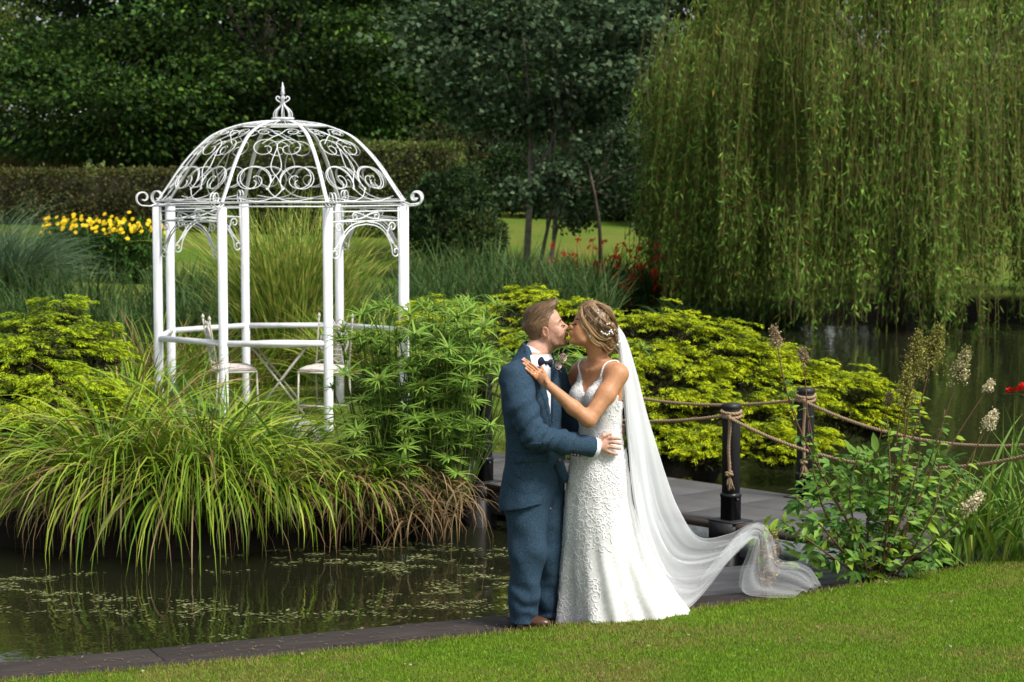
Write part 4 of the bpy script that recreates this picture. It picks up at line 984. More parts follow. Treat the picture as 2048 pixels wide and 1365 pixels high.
grass_mass('reed_bed', 'grey green reeds seen through the gazebo posts', (-6.2, -1.9), (35.2, 38.2), 3200, (0.7, 1.35), (0.016, 0.03), (0.1, 1.1), REED, 63, cat='reeds')
grass_mass('bank_grass', 'dark trailing grass on the bank under the red flowers', (2.6, 5.2), (38.6, 40.8), 1600, (0.5, 0.95), (0.02, 0.035), (0.8, 2.2), [(0.05, 0.10, 0.02), (0.035, 0.07, 0.02), (0.07, 0.12, 0.03)], 64)
# bluish ornamental grass mound at the left edge
def arching(name, label, base, n, L, W, droop, pal, seed, lean=0.5, rad=0.15, seg=6, cat='grass', K=0, tip=None, group=None, mat=LEAF):
    rng = np.random.default_rng(seed); root = empty(name, tuple(base)); tag(root, label, cat, group)
    a = rng.uniform(0, 2 * np.pi, n); r = np.sqrt(rng.random(n)) * rad; bs = np.stack([r * np.cos(a), r * np.sin(a), np.zeros(n)], 1)
    ou = np.abs(rng.normal(0, lean, n)); d0 = np.stack([np.cos(a) * ou, np.sin(a) * ou, np.ones(n)], 1) + np.c_[rng.standard_normal((n, 2)) * 0.12, np.zeros(n)]
    blade_clump(root, 'blade', 'blades', bs, d0, rng.uniform(*L, n), rng.uniform(*W, n), rng.uniform(*droop, n), pick(pal, n, rng, 0.18), mat, K=K, seg=seg, rng=rng, tipcol=tip); return root
b = B(5, 37); arching('fountain_grass', 'arching blue green grass mound at the left edge', b, 1700, (1.45, 2.35), (0.012, 0.022), (0.7, 2.1), [(0.09, 0.15, 0.075), (0.13, 0.19, 0.10), (0.06, 0.11, 0.05)], 65, lean=0.42, rad=0.35)
b = B(-60, 38.5); arching('fountain_grass', 'taller blue green grass mound cut by the left edge', b, 900, (1.7, 2.8), (0.012, 0.022), (0.7, 2.1), [(0.09, 0.15, 0.075), (0.13, 0.19, 0.10), (0.06, 0.11, 0.05)], 66, lean=0.5, rad=0.4)
# crocosmia with red flowers
RED = pmat('red_petal', (0.62, 0.035, 0.012), 0.5, 0.3)
def crocosmia(label, px, Y, n, seed, h=(0.8, 1.3), nf=26, group='red flowered clumps on the far bank'):
    rng = np.random.default_rng(seed); b = np.array(B(px, Y))
    r = arching('crocosmia', label, b, n, h, (0.025, 0.045), (0.2, 1.5), [(0.04, 0.085, 0.02), (0.06, 0.12, 0.03), (0.03, 0.06, 0.018)], seed, lean=0.5, rad=0.45, cat='flowers', group=group)
    for k in range(nf):
        c = np.array([rng.normal(0, 0.55), rng.uniform(-0.7, 0.2), rng.uniform(0.45, 1.25)]); mb = MB()
        for q in range(5):
            p = c + rng.standard_normal(3) * np.array([0.035, 0.03, 0.02]); d = norm(rng.standard_normal(3) + [0, -0.3, 0.3])
            for s in range(4):
                e = norm(d + rng.standard_normal(3) * 0.7) * 0.058; sd = norm(np.cross(e, rng.standard_normal(3))) * 0.016
                mb.add([p, p + e * 0.6 + sd, p + e, p + e * 0.6 - sd], [[0, 1, 2, 3]])
        mb.tube([c + [0, 0, -0.02], c + [rng.normal(0, .1), 0.1, -0.5]], 0.004, 4)
        mb.build('flower_spray', RED, r)
crocosmia('red crocosmia clump right behind the slender trunk', 1190, 41.6, 300, 71)
crocosmia('red crocosmia clump between slender tree and willow', 1285, 41.0, 320, 72, nf=40)
crocosmia('red crocosmia clump at the willow edge above the water', 1370, 40.8, 220, 73, h=(0.6, 1.0), nf=26)
# ================================================================== ISLAND PLANTS
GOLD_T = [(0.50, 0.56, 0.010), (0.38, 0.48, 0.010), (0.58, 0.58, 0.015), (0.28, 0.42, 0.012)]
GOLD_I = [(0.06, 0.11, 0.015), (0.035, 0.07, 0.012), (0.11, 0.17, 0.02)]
def juniper(label, base, pads, seed, tuft=62, per=66, tip=GOLD_T, inner=GOLD_I):
    rng = np.random.default_rng(seed); base = np.asarray(base, float)
    root = empty('juniper', tuple(base)); tag(root, label, 'shrub', 'golden junipers on the island')
    mb = MB(); VV = []; FF = []; CC = []; n0 = 0
    for (px, py, rpx, Y) in pads:
        Y = Y + rng.uniform(-0.2, 0.2); c = P(px + rng.uniform(-14, 14), py + rng.uniform(-12, 12), Y) - base; rx = rpx / FPX * Y; ry = rx * rng.uniform(0.5, 0.8); rx *= 1.15; rz = 0.02 + rx * 0.05
        out = c.copy(); out[2] = 0; out = norm(out + rng.standard_normal(3) * [0.15, 0.15, 0]) if np.linalg.norm(out) > 0.2 else norm(rng.standard_normal(3) * [1, 1, 0])
        limb(mb, (rng.normal(0, .08), rng.normal(0, .08), 0.0), c - out * rx * 0.4 + [0, 0, -0.06], 0.03, 0.008, 0.06, rng, 8, 6)
        nt = int(tuft * (0.6 + rx))
        # the pad is made of feathery plumes that reach outwards and nod at the tip
        a = rng.uniform(0, 2 * np.pi, nt); r = np.sqrt(rng.random(nt)) * 0.85
        side = np.cross(out, [0, 0, 1.0]); wide = side if abs(side[0]) > abs(out[0]) else out; deep = out if wide is side else side
        st_ = c + (r * np.cos(a) * rx)[:, None] * wide + (r * np.sin(a) * ry)[:, None] * deep
        st_[:, 2] += (1 - r ** 2) * rz + rng.normal(0, 0.055, nt)
        rad_ = norm((st_ - c) * [1, 1, 0] + 1e-6); az = norm(out * 0.75 + rad_ * 0.55 + np.c_[rng.standard_normal((nt, 2)) * 0.30, np.zeros(nt)])
        ln = rng.uniform(0.13, 0.30, nt) * (0.8 + 0.3 * rx); s = rng.random((nt, per)) ** 0.75
        sd_ = np.cross(az, [0, 0, 1.0]); lat = rng.uniform(-1, 1, (nt, per)); wdt = 0.040 * np.sin(np.pi * np.clip(s * 0.86 + 0.12, 0, 1)) * (0.7 + 0.6 * rng.random((nt, 1)))
        lift = rng.uniform(0.05, 0.30, nt)[:, None]; hz_ = (s * ln[:, None]) * lift - 1.25 * (s * ln[:, None]) ** 2 - 0.35 * lat ** 2 * wdt
        pos = st_[:, None, :] + az[:, None, :] * (s * ln[:, None])[..., None] + sd_[:, None, :] * (lat * wdt)[..., None]; pos[..., 2] += hz_ + rng.normal(0, 0.005, (nt, per))
        dr = norm(az[:, None, :] + sd_[:, None, :] * (lat * 0.75)[..., None] + np.array([0, 0, 0.05]) - np.array([0, 0, 0.5]) * s[..., None] + rng.standard_normal((nt, per, 3)) * 0.22)
        m = nt * per; pos = pos.reshape(-1, 3); dr = dr.reshape(-1, 3); sf = s.reshape(-1, 1)
        tone_ = np.repeat(rng.normal(0, 0.22, nt), per)[:, None]
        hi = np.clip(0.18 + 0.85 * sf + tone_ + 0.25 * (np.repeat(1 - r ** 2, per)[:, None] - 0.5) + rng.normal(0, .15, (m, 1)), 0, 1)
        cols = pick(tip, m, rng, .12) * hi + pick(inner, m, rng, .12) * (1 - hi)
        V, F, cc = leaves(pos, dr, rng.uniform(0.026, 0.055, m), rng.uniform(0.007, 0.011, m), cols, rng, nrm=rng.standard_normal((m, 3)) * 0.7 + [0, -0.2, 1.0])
        VV.append(V); FF.append(F + n0); CC.append(cc); n0 += len(V)
        # twig mat added under the pad to block light, colour darkened as underside shade
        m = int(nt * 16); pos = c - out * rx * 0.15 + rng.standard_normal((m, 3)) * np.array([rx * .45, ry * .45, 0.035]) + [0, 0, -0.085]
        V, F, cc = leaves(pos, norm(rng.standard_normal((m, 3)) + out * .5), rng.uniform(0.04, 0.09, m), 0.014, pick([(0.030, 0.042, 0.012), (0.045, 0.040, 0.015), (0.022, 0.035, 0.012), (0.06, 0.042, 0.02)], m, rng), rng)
        VV.append(V); FF.append(F + n0); CC.append(cc); n0 += len(V)
    mb.build('branches', BARK, root, smooth=True)
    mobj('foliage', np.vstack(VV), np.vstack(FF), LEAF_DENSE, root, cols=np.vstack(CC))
    return n0 // 4
R_PADS = [(1065, 588, 45, 21.5), (905, 612, 60, 21), (985, 618, 60, 21), (890, 650, 55, 20.6), (960, 655, 60, 20.4), (1120, 622, 50, 21), (1180, 625, 45, 21),
          (1235, 640, 60, 20.8), (1330, 655, 60, 20.8), (1415, 662, 60, 20.6), (1280, 690, 60, 20.4), (1370, 700, 65, 20.3), (1470, 705, 60, 20.3), (1545, 715, 45, 20.4), (1600, 745, 55, 20.3),
          (1300, 740, 55, 20.0), (1400, 745, 60, 19.9), (1500, 755, 60, 19.9), (1680, 778, 60, 20.2), (1755, 790, 45, 20.2),
          (1310, 790, 55, 19.6), (1400, 800, 55, 19.6), (1500, 810, 55, 19.6), (1590, 805, 55, 19.8), (1690, 835, 50, 19.9), (1765, 845, 40, 19.9),
          (1340, 850, 45, 19.3), (1420, 862, 50, 19.3), (1520, 870, 50, 19.3), (1610, 868, 50, 19.5), (1330, 895, 40, 19.1), (1405, 905, 40, 19.1), (1480, 893, 35, 19.2), (1570, 898, 40, 19.3),
          (1060, 680, 50, 20.5), (1150, 690, 45, 20.4), (1230, 760, 40, 20)]
nj = juniper('wide golden juniper spreading over the water behind the couple', (0.95, 20.8, -0.02), R_PADS, 81)
L_PADS = [(110, 625, 40, 19.3), (60, 650, 60, 19.2), (150, 660, 60, 19.0), (20, 680, 50, 18.8), (100, 695, 60, 18.6), (195, 695, 50, 18.7), (40, 720, 50, 18.4), (120, 735, 40, 18.4),
          (30, 770, 50, 18.0), (110, 775, 45, 18.0), (180, 790, 45, 17.9), (250, 805, 45, 17.8), (100, 815, 40, 17.7), (190, 822, 50, 17.6), (20, 830, 45, 17.5), (90, 850, 40, 17.4), (10, 880, 45, 17.2), (70, 895, 40, 17.2), (20, 940, 40, 17.0), (60, 985, 40, 16.9), (10, 1000, 35, 16.8)]
nj += juniper('golden juniper in stepped layers at the left edge', (-4.1, 18.6, -0.02), L_PADS, 82, tip=[(0.40, 0.50, 0.010), (0.30, 0.43, 0.010), (0.48, 0.52, 0.015), (0.22, 0.36, 0.012)])

# ---------------- sedge clumps hanging over the water
SEDGE = [(0.13, 0.24, 0.016), (0.22, 0.33, 0.022), (0.36, 0.42, 0.05), (0.075, 0.16, 0.016), (0.18, 0.29, 0.02)]
STRAW = [(0.30, 0.20, 0.09), (0.36, 0.26, 0.13), (0.22, 0.13, 0.06)]
def sedge(label, base, n, seed, L=(0.8, 1.45), K=75, lean=0.75, dead=0.09, rad=0.28, W=(0.013, 0.025), droop=(1.2, 2.7), bias=(0, -0.35)):
    rng = np.random.default_rng(seed); root = empty('sedge_clump', tuple(base)); tag(root, label, 'grass', 'sedge clumps on the island bank')
    a = rng.uniform(0, 2 * np.pi, n); r = np.sqrt(rng.random(n)) * rad; bs = np.stack([r * np.cos(a), r * np.sin(a), np.zeros(n)], 1)
    ou = np.abs(rng.normal(0, lean, n)) + 0.1
    d0 = np.stack([np.cos(a) * ou + bias[0], np.sin(a) * ou + bias[1], np.ones(n)], 1) + np.c_[rng.standard_normal((n, 2)) * 0.15, np.zeros(n)]
    cols = pick(SEDGE, n, rng, 0.15); dd = rng.random(n) < dead; cols[dd] = pick(STRAW, dd.sum(), rng, .2)
    tip = np.where((rng.random(n) < 0.16)[:, None], cols * 0.5 + np.array([0.28, 0.18, 0.06]) * 0.5, cols)
    blade_clump(root, 'blade', 'blades', bs, d0, rng.uniform(*L, n), rng.uniform(*W, n), rng.uniform(*droop, n), cols, LEAF_GLOSSY, K=K, seg=7, rng=rng, tipcol=tip)
    return root
sedge('big arching green sedge clump hanging over the water below the gazebo', P(395, 960, 16.15) * [1, 1, 0], 640, 91, K=110, L=(0.85, 1.6))
sedge('arching sedge clump beneath the left golden juniper', P(235, 965, 16.2) * [1, 1, 0], 540, 92, K=70, dead=0.18, L=(0.85, 1.55))
sedge('sedge clump trailing to the water right of the biggest one', P(545, 972, 16.1) * [1, 1, 0], 480, 93, K=80, L=(0.5, 1.05))
sedge('thin straw tipped sedge clump beside the umbrella plant', P(690, 975, 16.2) * [1, 1, 0], 300, 94, K=40, dead=0.3, L=(0.4, 0.8))
sedge('upright grass clump before the left gazebo posts', P(455, 870, 18.0) * [1, 1, 0], 260, 96, K=60, L=(0.5, 0.95), lean=0.45, droop=(0.5, 1.8), bias=(0, 0), dead=0.06)
sedge('upright grass clump before the gazebo table', P(545, 885, 17.6) * [1, 1, 0], 150, 97, K=50, L=(0.4, 0.7), lean=0.5, droop=(0.5, 1.8), bias=(0, 0), dead=0.06)
sedge('tall yellow green grass between left juniper and gazebo', P(265, 850, 19.6) * [1, 1, 0], 320, 98, K=30, L=(0.7, 1.25), lean=0.4, droop=(0.5, 1.9), bias=(0, 0), rad=0.35, dead=0.25)
sedge('yellow green grass behind the left gazebo posts', P(330, 800, 23.2) * [1, 1, 0], 320, 99, K=20, L=(0.7, 1.2), lean=0.4, droop=(0.4, 1.6), bias=(0, 0), rad=0.5, dead=0.25)
sedge('olive grass behind the right gazebo post', P(745, 790, 23.6) * [1, 1, 0], 420, 100, K=20, L=(0.8, 1.35), lean=0.4, droop=(0.4, 1.7), bias=(0, 0), rad=0.5, dead=0.2)
sedge('olive grass between gazebo and right juniper', P(850, 790, 22.8) * [1, 1, 0], 360, 101, K=20, L=(0.8, 1.3), lean=0.4, droop=(0.4, 1.7), bias=(0, 0), rad=0.45, dead=0.2)
sedge('grass low behind the gazebo table', P(450, 790, 24.3) * [1, 1, 0], 320, 102, K=20, L=(0.6, 1.0), lean=0.4, droop=(0.4, 1.6), bias=(0, 0), rad=0.5, dead=0.3)
# dead straw skirt at the waterline under the umbrella plants
def straw(name, label, px0, px1, Y, n, seed, z=-0.12):
    rng = np.random.default_rng(seed); px = rng.uniform(px0, px1, n); Yv = Y + rng.uniform(-0.25, 0.35, n); X = (px - 1024) / FPX * Yv
    bs = np.stack([X, Yv, np.full(n, z) + rng.uniform(-.05, .3, n)], 1); d0 = np.stack([rng.standard_normal(n) * .6, -np.abs(rng.standard_normal(n)) * .7, rng.uniform(-0.1, 0.8, n)], 1)
    V, F, c = blades(bs, d0, rng.uniform(0.35, 0.7, n), rng.uniform(0.006, 0.014, n), rng.uniform(1.0, 2.8, n), pick(STRAW + [(0.13, 0.09, 0.05)], n, rng, .2), seg=5, rng=rng)
    o = mobj(name, V.reshape(-1, 3), F, LEAF, cols=c.reshape(-1, 3)); tag(o, label, 'dead grass', kind='stuff')
straw('straw_skirt', 'brown dead stems hanging at the waterline below the umbrella plants', 660, 940, 16.15, 360, 111)
straw('straw_skirt', 'brown dead blades hanging into the water below the sedge', 0, 660, 16.0, 620, 112, z=-0.05)
# low round leaved creeper on the bank
n = 900; rng = np.random.default_rng(113); px = rng.uniform(670, 790, n); Yv = rng.uniform(15.95, 17.2, n); X = (px - 1024) / FPX * Yv
pos = np.stack([X, Yv, rng.uniform(-0.2, 0.28, n)], 1)
V, F, c = leaves(pos, norm(rng.standard_normal((n, 3)) + [0, -0.6, 0.2]), rng.uniform(0.04, 0.08, n), rng.uniform(0.035, 0.07, n), pick([(0.16, 0.26, 0.02), (0.24, 0.32, 0.03), (0.10, 0.18, 0.03)], n, rng), rng)
o = mobj('creeper', V, F, LEAF, cols=c); tag(o, 'bright green round leaved creeper on the bank beside the sedge', 'creeper', kind='stuff')
# ---------------- iris swords before the gazebo
def irises(label, base, n, seed, L=(0.6, 1.0), W=(0.03, 0.045), lean=0.22, pal=((0.07, 0.15, 0.04), (0.10, 0.19, 0.05), (0.05, 0.11, 0.035)), cat='iris', droop=(0.1, 0.9), rad=0.12, K=60):
    rng = np.random.default_rng(seed); root = empty('iris_clump', tuple(base)); tag(root, label, cat)
    a = rng.uniform(0, 2 * np.pi, n); r = np.sqrt(rng.random(n)) * rad; bs = np.stack([r * np.cos(a) * 1.6, r * np.sin(a), np.zeros(n)], 1)
    d0 = np.stack([rng.normal(0, lean, n), rng.normal(0, lean, n), np.ones(n)], 1)
    blade_clump(root, 'leaf', 'leaves', bs, d0, rng.uniform(*L, n), rng.uniform(*W, n), rng.uniform(*droop, n), pick(list(pal), n, rng, .12), LEAF_GLOSSY, K=K, seg=7, rng=rng)
irises('dark green sword leaved iris in front of the left gazebo posts', P(405, 895, 17.3) * [1, 1, 0], 20, 121)
irises('pale green iris fan in front of the gazebo table', P(545, 905, 17.2) * [1, 1, 0], 22, 122, pal=((0.16, 0.27, 0.07), (0.20, 0.31, 0.10), (0.12, 0.22, 0.05)), lean=0.4, droop=(0.3, 1.5))
# ---------------- zebra grass behind the gazebo
def zebra():
    rng = np.random.default_rng(131); base = np.array([(585 - 1024) / FPX * 24.8, 24.8, -0.02]); root = empty('zebra_grass', tuple(base)); tag(root, 'tall yellow banded zebra grass behind the gazebo table', 'grass')
    n = 1500; a = rng.uniform(0, 2 * np.pi, n); r = np.sqrt(rng.random(n)) * 0.42; bs = np.stack([r * np.cos(a) * 1.35, r * np.sin(a) * 0.7, np.zeros(n)], 1)
    ou = np.abs(rng.normal(0, 0.17, n)); d0 = np.stack([np.cos(a) * ou + rng.normal(0, .1, n), np.sin(a) * ou, np.ones(n)], 1)
    bs[:, 2] = rng.uniform(0, 0.75, n); seg = 14
    V, F, c = blades(bs, d0, rng.uniform(1.0, 1.9, n), rng.uniform(0.012, 0.022, n), rng.uniform(0.1, 1.25, n), pick([(0.15, 0.27, 0.03), (0.22, 0.33, 0.04), (0.11, 0.20, 0.03)], n, rng), seg=seg, rng=rng)
    band = rng.random((n, 1)) * 6 + np.arange(seg + 1)[None, :] * 1.0
    isb = ((band % 3) < 1.0) & (np.arange(seg + 1)[None, :] > 2); isb = np.repeat(isb, 2, 1)
    c = np.where(isb[..., None], np.array([0.58, 0.55, 0.14]), c)
    o = mobj('blades', V.reshape(-1, 3), F, LEAF, root, cols=c.reshape(-1, 3)); o['kind'] = 'stuff'
zebra()
# ---------------- umbrella plants: stalks with a whorl of leaves
def umbrella_templates():
    T = []; rng = np.random.default_rng(141)
    for q in range(7):
        H = 1.0; mbV = []; mbF = []; mbC = []; n0 = 0
        st, f = tube_np(spline([(0, 0, 0), (rng.normal(0, .03), rng.normal(0, .03), 0.55), (0, 0, H)], 7), np.linspace(0.006, 0.0035, 7), 5)
        mbV.append(st); mbF.append(f); mbC.append(np.tile([0.09, 0.16, 0.03], (len(st), 1))); n0 = len(st)
        n = 20; a = np.arange(n) / n * 2 * np.pi + rng.normal(0, .12, n)
        d0 = np.stack([np.cos(a), np.sin(a), rng.uniform(0.1, 0.75, n)], 1)
        V, F, c = blades(np.tile([0, 0, H], (n, 1)).astype(float), d0, rng.uniform(0.13, 0.21, n), rng.uniform(0.013, 0.020, n), rng.uniform(0.3, 1.1, n), pick([(0.18, 0.32, 0.04), (0.25, 0.39, 0.06), (0.13, 0.25, 0.035)], n, rng), seg=4, rng=rng, twist=rng.uniform(-.3, .3, n))
        mbV.append(V.reshape(-1, 3)); mbF.append(F + n0); mbC.append(c.reshape(-1, 3)); n0 += V.size // 3
        if q % 2 == 0:      # tan flower heads in the middle of the whorl
            m = 60; d = norm(rng.standard_normal((m, 3)) + [0, 0, .8]); V, F, c = leaves(np.tile([0, 0, H], (m, 1)) + d * rng.uniform(0, 0.045, (m, 1)), d, 0.018, 0.006, pick([(0.26, 0.26, 0.05), (0.24, 0.19, 0.05)], m, rng), rng)
            mbV.append(V); mbF.append(F + n0); mbC.append(c)
        T.append(mesh_np('stalk', np.vstack(mbV), np.vstack(mbF), LEAF_GLOSSY, cols=np.vstack(mbC)))
    return T
UT = umbrella_templates()
def umbrella(label, px, Y, n, seed, spread=0.45, H=(0.75, 1.5), rad=0.35):
    rng = np.random.default_rng(seed); base = np.array([(px - 1024) / FPX * Y, Y, -0.08]); root = empty('umbrella_sedge', tuple(base)); tag(root, label, 'plant', 'umbrella plants on the island bank')
    for k in range(n):
        a = rng.uniform(0, 6.283); r = rad * math.sqrt(rng.random()); h = rng.uniform(*H); lean = abs(rng.normal(0, 0.22))
        o = oobj('stalk', UT[rng.integers(0, 7)], root, loc=(r * math.cos(a), r * math.sin(a), 0), rot=(0, 0, 0))
        s = rng.uniform(0.85, 1.2); o.scale = (s, s, h)
        d = Vector((math.cos(a) * lean, math.sin(a) * lean, 1)); o.rotation_euler = d.to_track_quat('Z', 'Y').to_euler()
umbrella('big umbrella plant with star shaped leaf whorls left of the groom', 850, 16.7, 95, 151)
umbrella('umbrella plant half in front of the right gazebo post', 800, 17.0, 55, 152, H=(0.7, 1.3), rad=0.28)
umbrella('umbrella plant drooping over the water beside the footbridge', 885, 16.4, 46, 153, H=(0.4, 1.2), rad=0.2)
umbrella('umbrella plant rising behind the groom\'s back', 905, 17.3, 50, 154, H=(0.9, 1.5), rad=0.25)
umbrella('low umbrella plant behind the couple below the juniper', 1120, 18.8, 24, 155, H=(0.5, 1.15), rad=0.3)
umbrella('short umbrella plant leaning out over the water by the sedge', 790, 16.25, 46, 156, H=(0.3, 0.8), rad=0.4)

# ================================================================== FOREGROUND SHRUB AT THE LAWN EDGE
def leaf_templates():
    T = []; rng = np.random.default_rng(161)
    for q, col in enumerate([(0.095, 0.20, 0.03), (0.13, 0.26, 0.038), (0.06, 0.15, 0.026), (0.18, 0.31, 0.045), (0.26, 0.39, 0.035), (0.13, 0.22, 0.055)]):
        # a pointed toothed blade of length 1 with a folded midrib; half of them three-lobed
        n = 7; t = np.linspace(0, 1, n); w = 0.215 * np.sin(np.pi * t ** 0.8) ** 0.8; w[1:-1:2] *= 0.86; z = -0.18 * t ** 2
        def blade_(ang, s, off=(0, 0, 0)):
            mid = np.stack([t, t * 0, z], 1) * s; L_ = np.stack([t, w, z + 0.09 * w / 0.215], 1) * s; R_ = np.stack([t, -w, z + 0.09 * w / 0.215], 1) * s
            V = np.stack([L_, mid, R_], 1).reshape(-1, 3); ca_, sa_ = math.cos(ang), math.sin(ang)
            V = np.stack([V[:, 0] * ca_ - V[:, 1] * sa_, V[:, 0] * sa_ + V[:, 1] * ca_, V[:, 2]], 1) + np.asarray(off)
            F = []
            for k in range(n - 1):
                for c in (0, 1): F.append([3 * k + c, 3 * k + c + 1, 3 * k + 4 + c, 3 * k + 3 + c])
            return V, np.array(F)
        parts = [blade_(0, 1.0)] if q in (3, 4) else [blade_(0, 0.85, (0.15, 0, 0)), blade_(0.85, 0.62, (0.12, 0, 0)), blade_(-0.85, 0.62, (0.12, 0, 0))]
        V = []; F = []; m = 0
        for v, f in parts: V.append(v); F.append(f + m); m += len(v)
        V = np.vstack(V); T.append((V, np.vstack(F), np.tile(col, (len(V), 1)) * (0.85 + 0.3 * rng.random((len(V), 1)))))
    return T
LT = leaf_templates(); LTM = [mesh_np('leaf', V, F, LEAF_GLOSSY, cols=c, smooth=False) for V, F, c in LT]
STEM = pmat('reddish_stem', (0.12, 0.06, 0.032), 0.6, 0.3)
TAN = leafmat('dry_flower', rough=0.8, trans=0.2)
def panicle(mb_pts, tipp, d, size, n, pal, rng):
    """branching dried flower head: thin stalks and many small florets"""
    V = []; F = []; C = []; n0 = 0
    for k in range(n):
        t = rng.random(); s = tipp - d * size * t; o = norm(rng.standard_normal(3) + d * 0.9); e = s + o * size * 0.50 * (0.3 + 0.7 * t) * rng.uniform(.5, 1)
        v, f = tube_np(np.array([s, (s + e) / 2 + rng.standard_normal(3) * .004, e]), np.array([.0016, .0012, .0009]), 3); V.append(v); F.append(f + n0); C.append(np.tile([0.16, 0.12, 0.05], (len(v), 1))); n0 += len(v)
        m = 9; pp = e + rng.standard_normal((m, 3)) * 0.009 - o * rng.random((m, 1)) * size * 0.18
        v, f, c = leaves(pp, norm(rng.standard_normal((m, 3))), rng.uniform(.008, .016, m), rng.uniform(.006, .012, m), pick(pal, m, rng, .2), rng); V.append(v); F.append(f + n0); C.append(c); n0 += len(v)
    return np.vstack(V), np.vstack(F), np.vstack(C)
def shrub():
    rng = np.random.default_rng(171); base = np.array([2.22, 12.86, 0.0]); root = empty('foreground_shrub', tuple(base)); tag(root, 'tall leafy shrub with dry flower heads at the lawn edge', 'shrub')
    OLIVE = [(0.26, 0.26, 0.05), (0.33, 0.29, 0.09), (0.20, 0.22, 0.04)]; DRY = [(0.30, 0.23, 0.12), (0.40, 0.31, 0.19)]; CREAMF = [(0.72, 0.64, 0.40), (0.6, 0.52, 0.3), (0.8, 0.74, 0.52)]
    stems = [((1690, 1150), (1600, 860), (1546, 655), 12.55, DRY, 0.10), ((1700, 1150), (1640, 1000), (1605, 700), 12.6, DRY, 0.06), ((1730, 1150), (1800, 930), (1838, 668), 12.8, OLIVE, 0.24),
             ((1745, 1150), (1820, 900), (1878, 655), 12.95, OLIVE, 0.22), ((1750, 1150), (1800, 950), (1815, 740), 12.7, OLIVE, 0.20), ((1755, 1150), (1850, 950), (1935, 700), 13.0, OLIVE + CREAMF, 0.18),
             ((1770, 1150), (1880, 930), (1983, 765), 13.1, CREAMF, 0.05), ((1780, 1150), (1890, 1000), (1990, 825), 13.0, CREAMF, 0.10), ((1790, 1155), (1900, 1060), (1960, 990), 12.6, CREAMF, 0.12),
             ((1720, 1150), (1740, 980), (1780, 790), 12.9, DRY, 0.05), ((1690, 1155), (1640, 1050), (1590, 990), 12.5, None, 0), ((1680, 1155), (1630, 1090), (1560, 1040), 12.4, None, 0), ((1765, 1155), (1780, 980), (1775, 840), 12.5, None, 0), ((1760, 1155), (1830, 960), (1840, 800), 12.7, None, 0), ((1770, 1155), (1860, 950), (1890, 820), 12.9, None, 0), ((1740, 1155), (1790, 920), (1810, 760), 12.8, None, 0), ((1690, 1155), (1650, 960), (1610, 800), 12.6, None, 0), ((1720, 1155), (1700, 1000), (1720, 900), 12.6, None, 0), ((1800, 1155), (1860, 1040), (1880, 960), 12.7, None, 0)]
    LP = []
    for (a, b_, c_, Y, pal, hs_) in stems:
        p0 = base + np.array([rng.normal(0, .05), rng.normal(0, .05), -0.03]); pts = spline([p0, P(*b_, Y), P(*c_, Y + 0.05)], 18); 
        mb = MB(); mb.tube(pts - base, np.linspace(0.007, 0.0028, 18), 5); st = mb.build('stem', STEM, root, smooth=True)
        if pal is not None:
            d = norm(pts[-1] - pts[-4]); V, F, C = panicle(None, pts[-1] - base, d, hs_ * 1.15, int(50 + hs_ * 650), pal, rng); mobj('flower_head', V, F, TAN, root, cols=C)['kind'] = 'stuff'
        top_leaf = 0.72 if pal is not None else 1.0
        for k in range(24):
            t = rng.uniform(0.10, top_leaf); i = t * 17; q = pts[int(i)]; tan = norm(pts[min(17, int(i) + 1)] - q); o = norm(np.cross(tan, rng.standard_normal(3)) + tan * 0.25)
            LP.append((q, o, (0.095 if t < 0.5 else 0.070) * rng.uniform(.7, 1.25), 3 + rng.integers(0, 2) if rng.random() < .35 else rng.integers(0, 6)))
    # dense lower mass
    for k in range(1350):
        px = rng.normal(1775, 105); py = rng.uniform(900, 1165); w = np.interp(py, [860, 950, 1040, 1165], [60, 130, 165, 165])
        if abs(px - (1765 + (py < 950) * 25)) > w * 1.15: continue
        q = P(px, py, rng.uniform(12.35, 13.3)); 
        if q[2] < 0.02 or q[1] < float(lawn_edge(q[0])) + 0.06: continue
        o = norm(np.array([(px - 1760) / 150, rng.normal(-.5, .6), rng.normal(0.25, .5)])); LP.append((q, o, 0.095 * rng.uniform(.6, 1.3), rng.integers(0, 4)))
    LP.sort(key=lambda l: l[0][1])
    rest = LP[300:]
    for q, o, s, k in LP[:300]:
        ob = oobj('leaf', LTM[k], root, loc=tuple(q - base)); x = Vector(o); up = Vector(norm(np.array([rng.normal(0, .5), rng.normal(-.5, .4), 1.0]))); y = up.cross(x).normalized(); z = x.cross(y)
        ob.rotation_euler = Matrix((x, y, z)).transposed().to_euler(); ob.scale = (s, s, s)
    V_ = []; F_2 = []; C_ = []; n0 = 0
    for q, o, s, k in rest:
        x = o; up = norm(np.array([rng.normal(0, .5), rng.normal(-.5, .4), 1.0])); y = norm(np.cross(up, x)); z = np.cross(x, y); v, f, c = LT[k]
        V_.append(v @ np.stack([x, y, z]) * s + q - base); F_2.append(f + n0); C_.append(c); n0 += len(v)
    if rest: o = mobj('leaves', np.vstack(V_), np.vstack(F_2), LEAF_GLOSSY, root, cols=np.vstack(C_)); o['kind'] = 'stuff'
shrub()
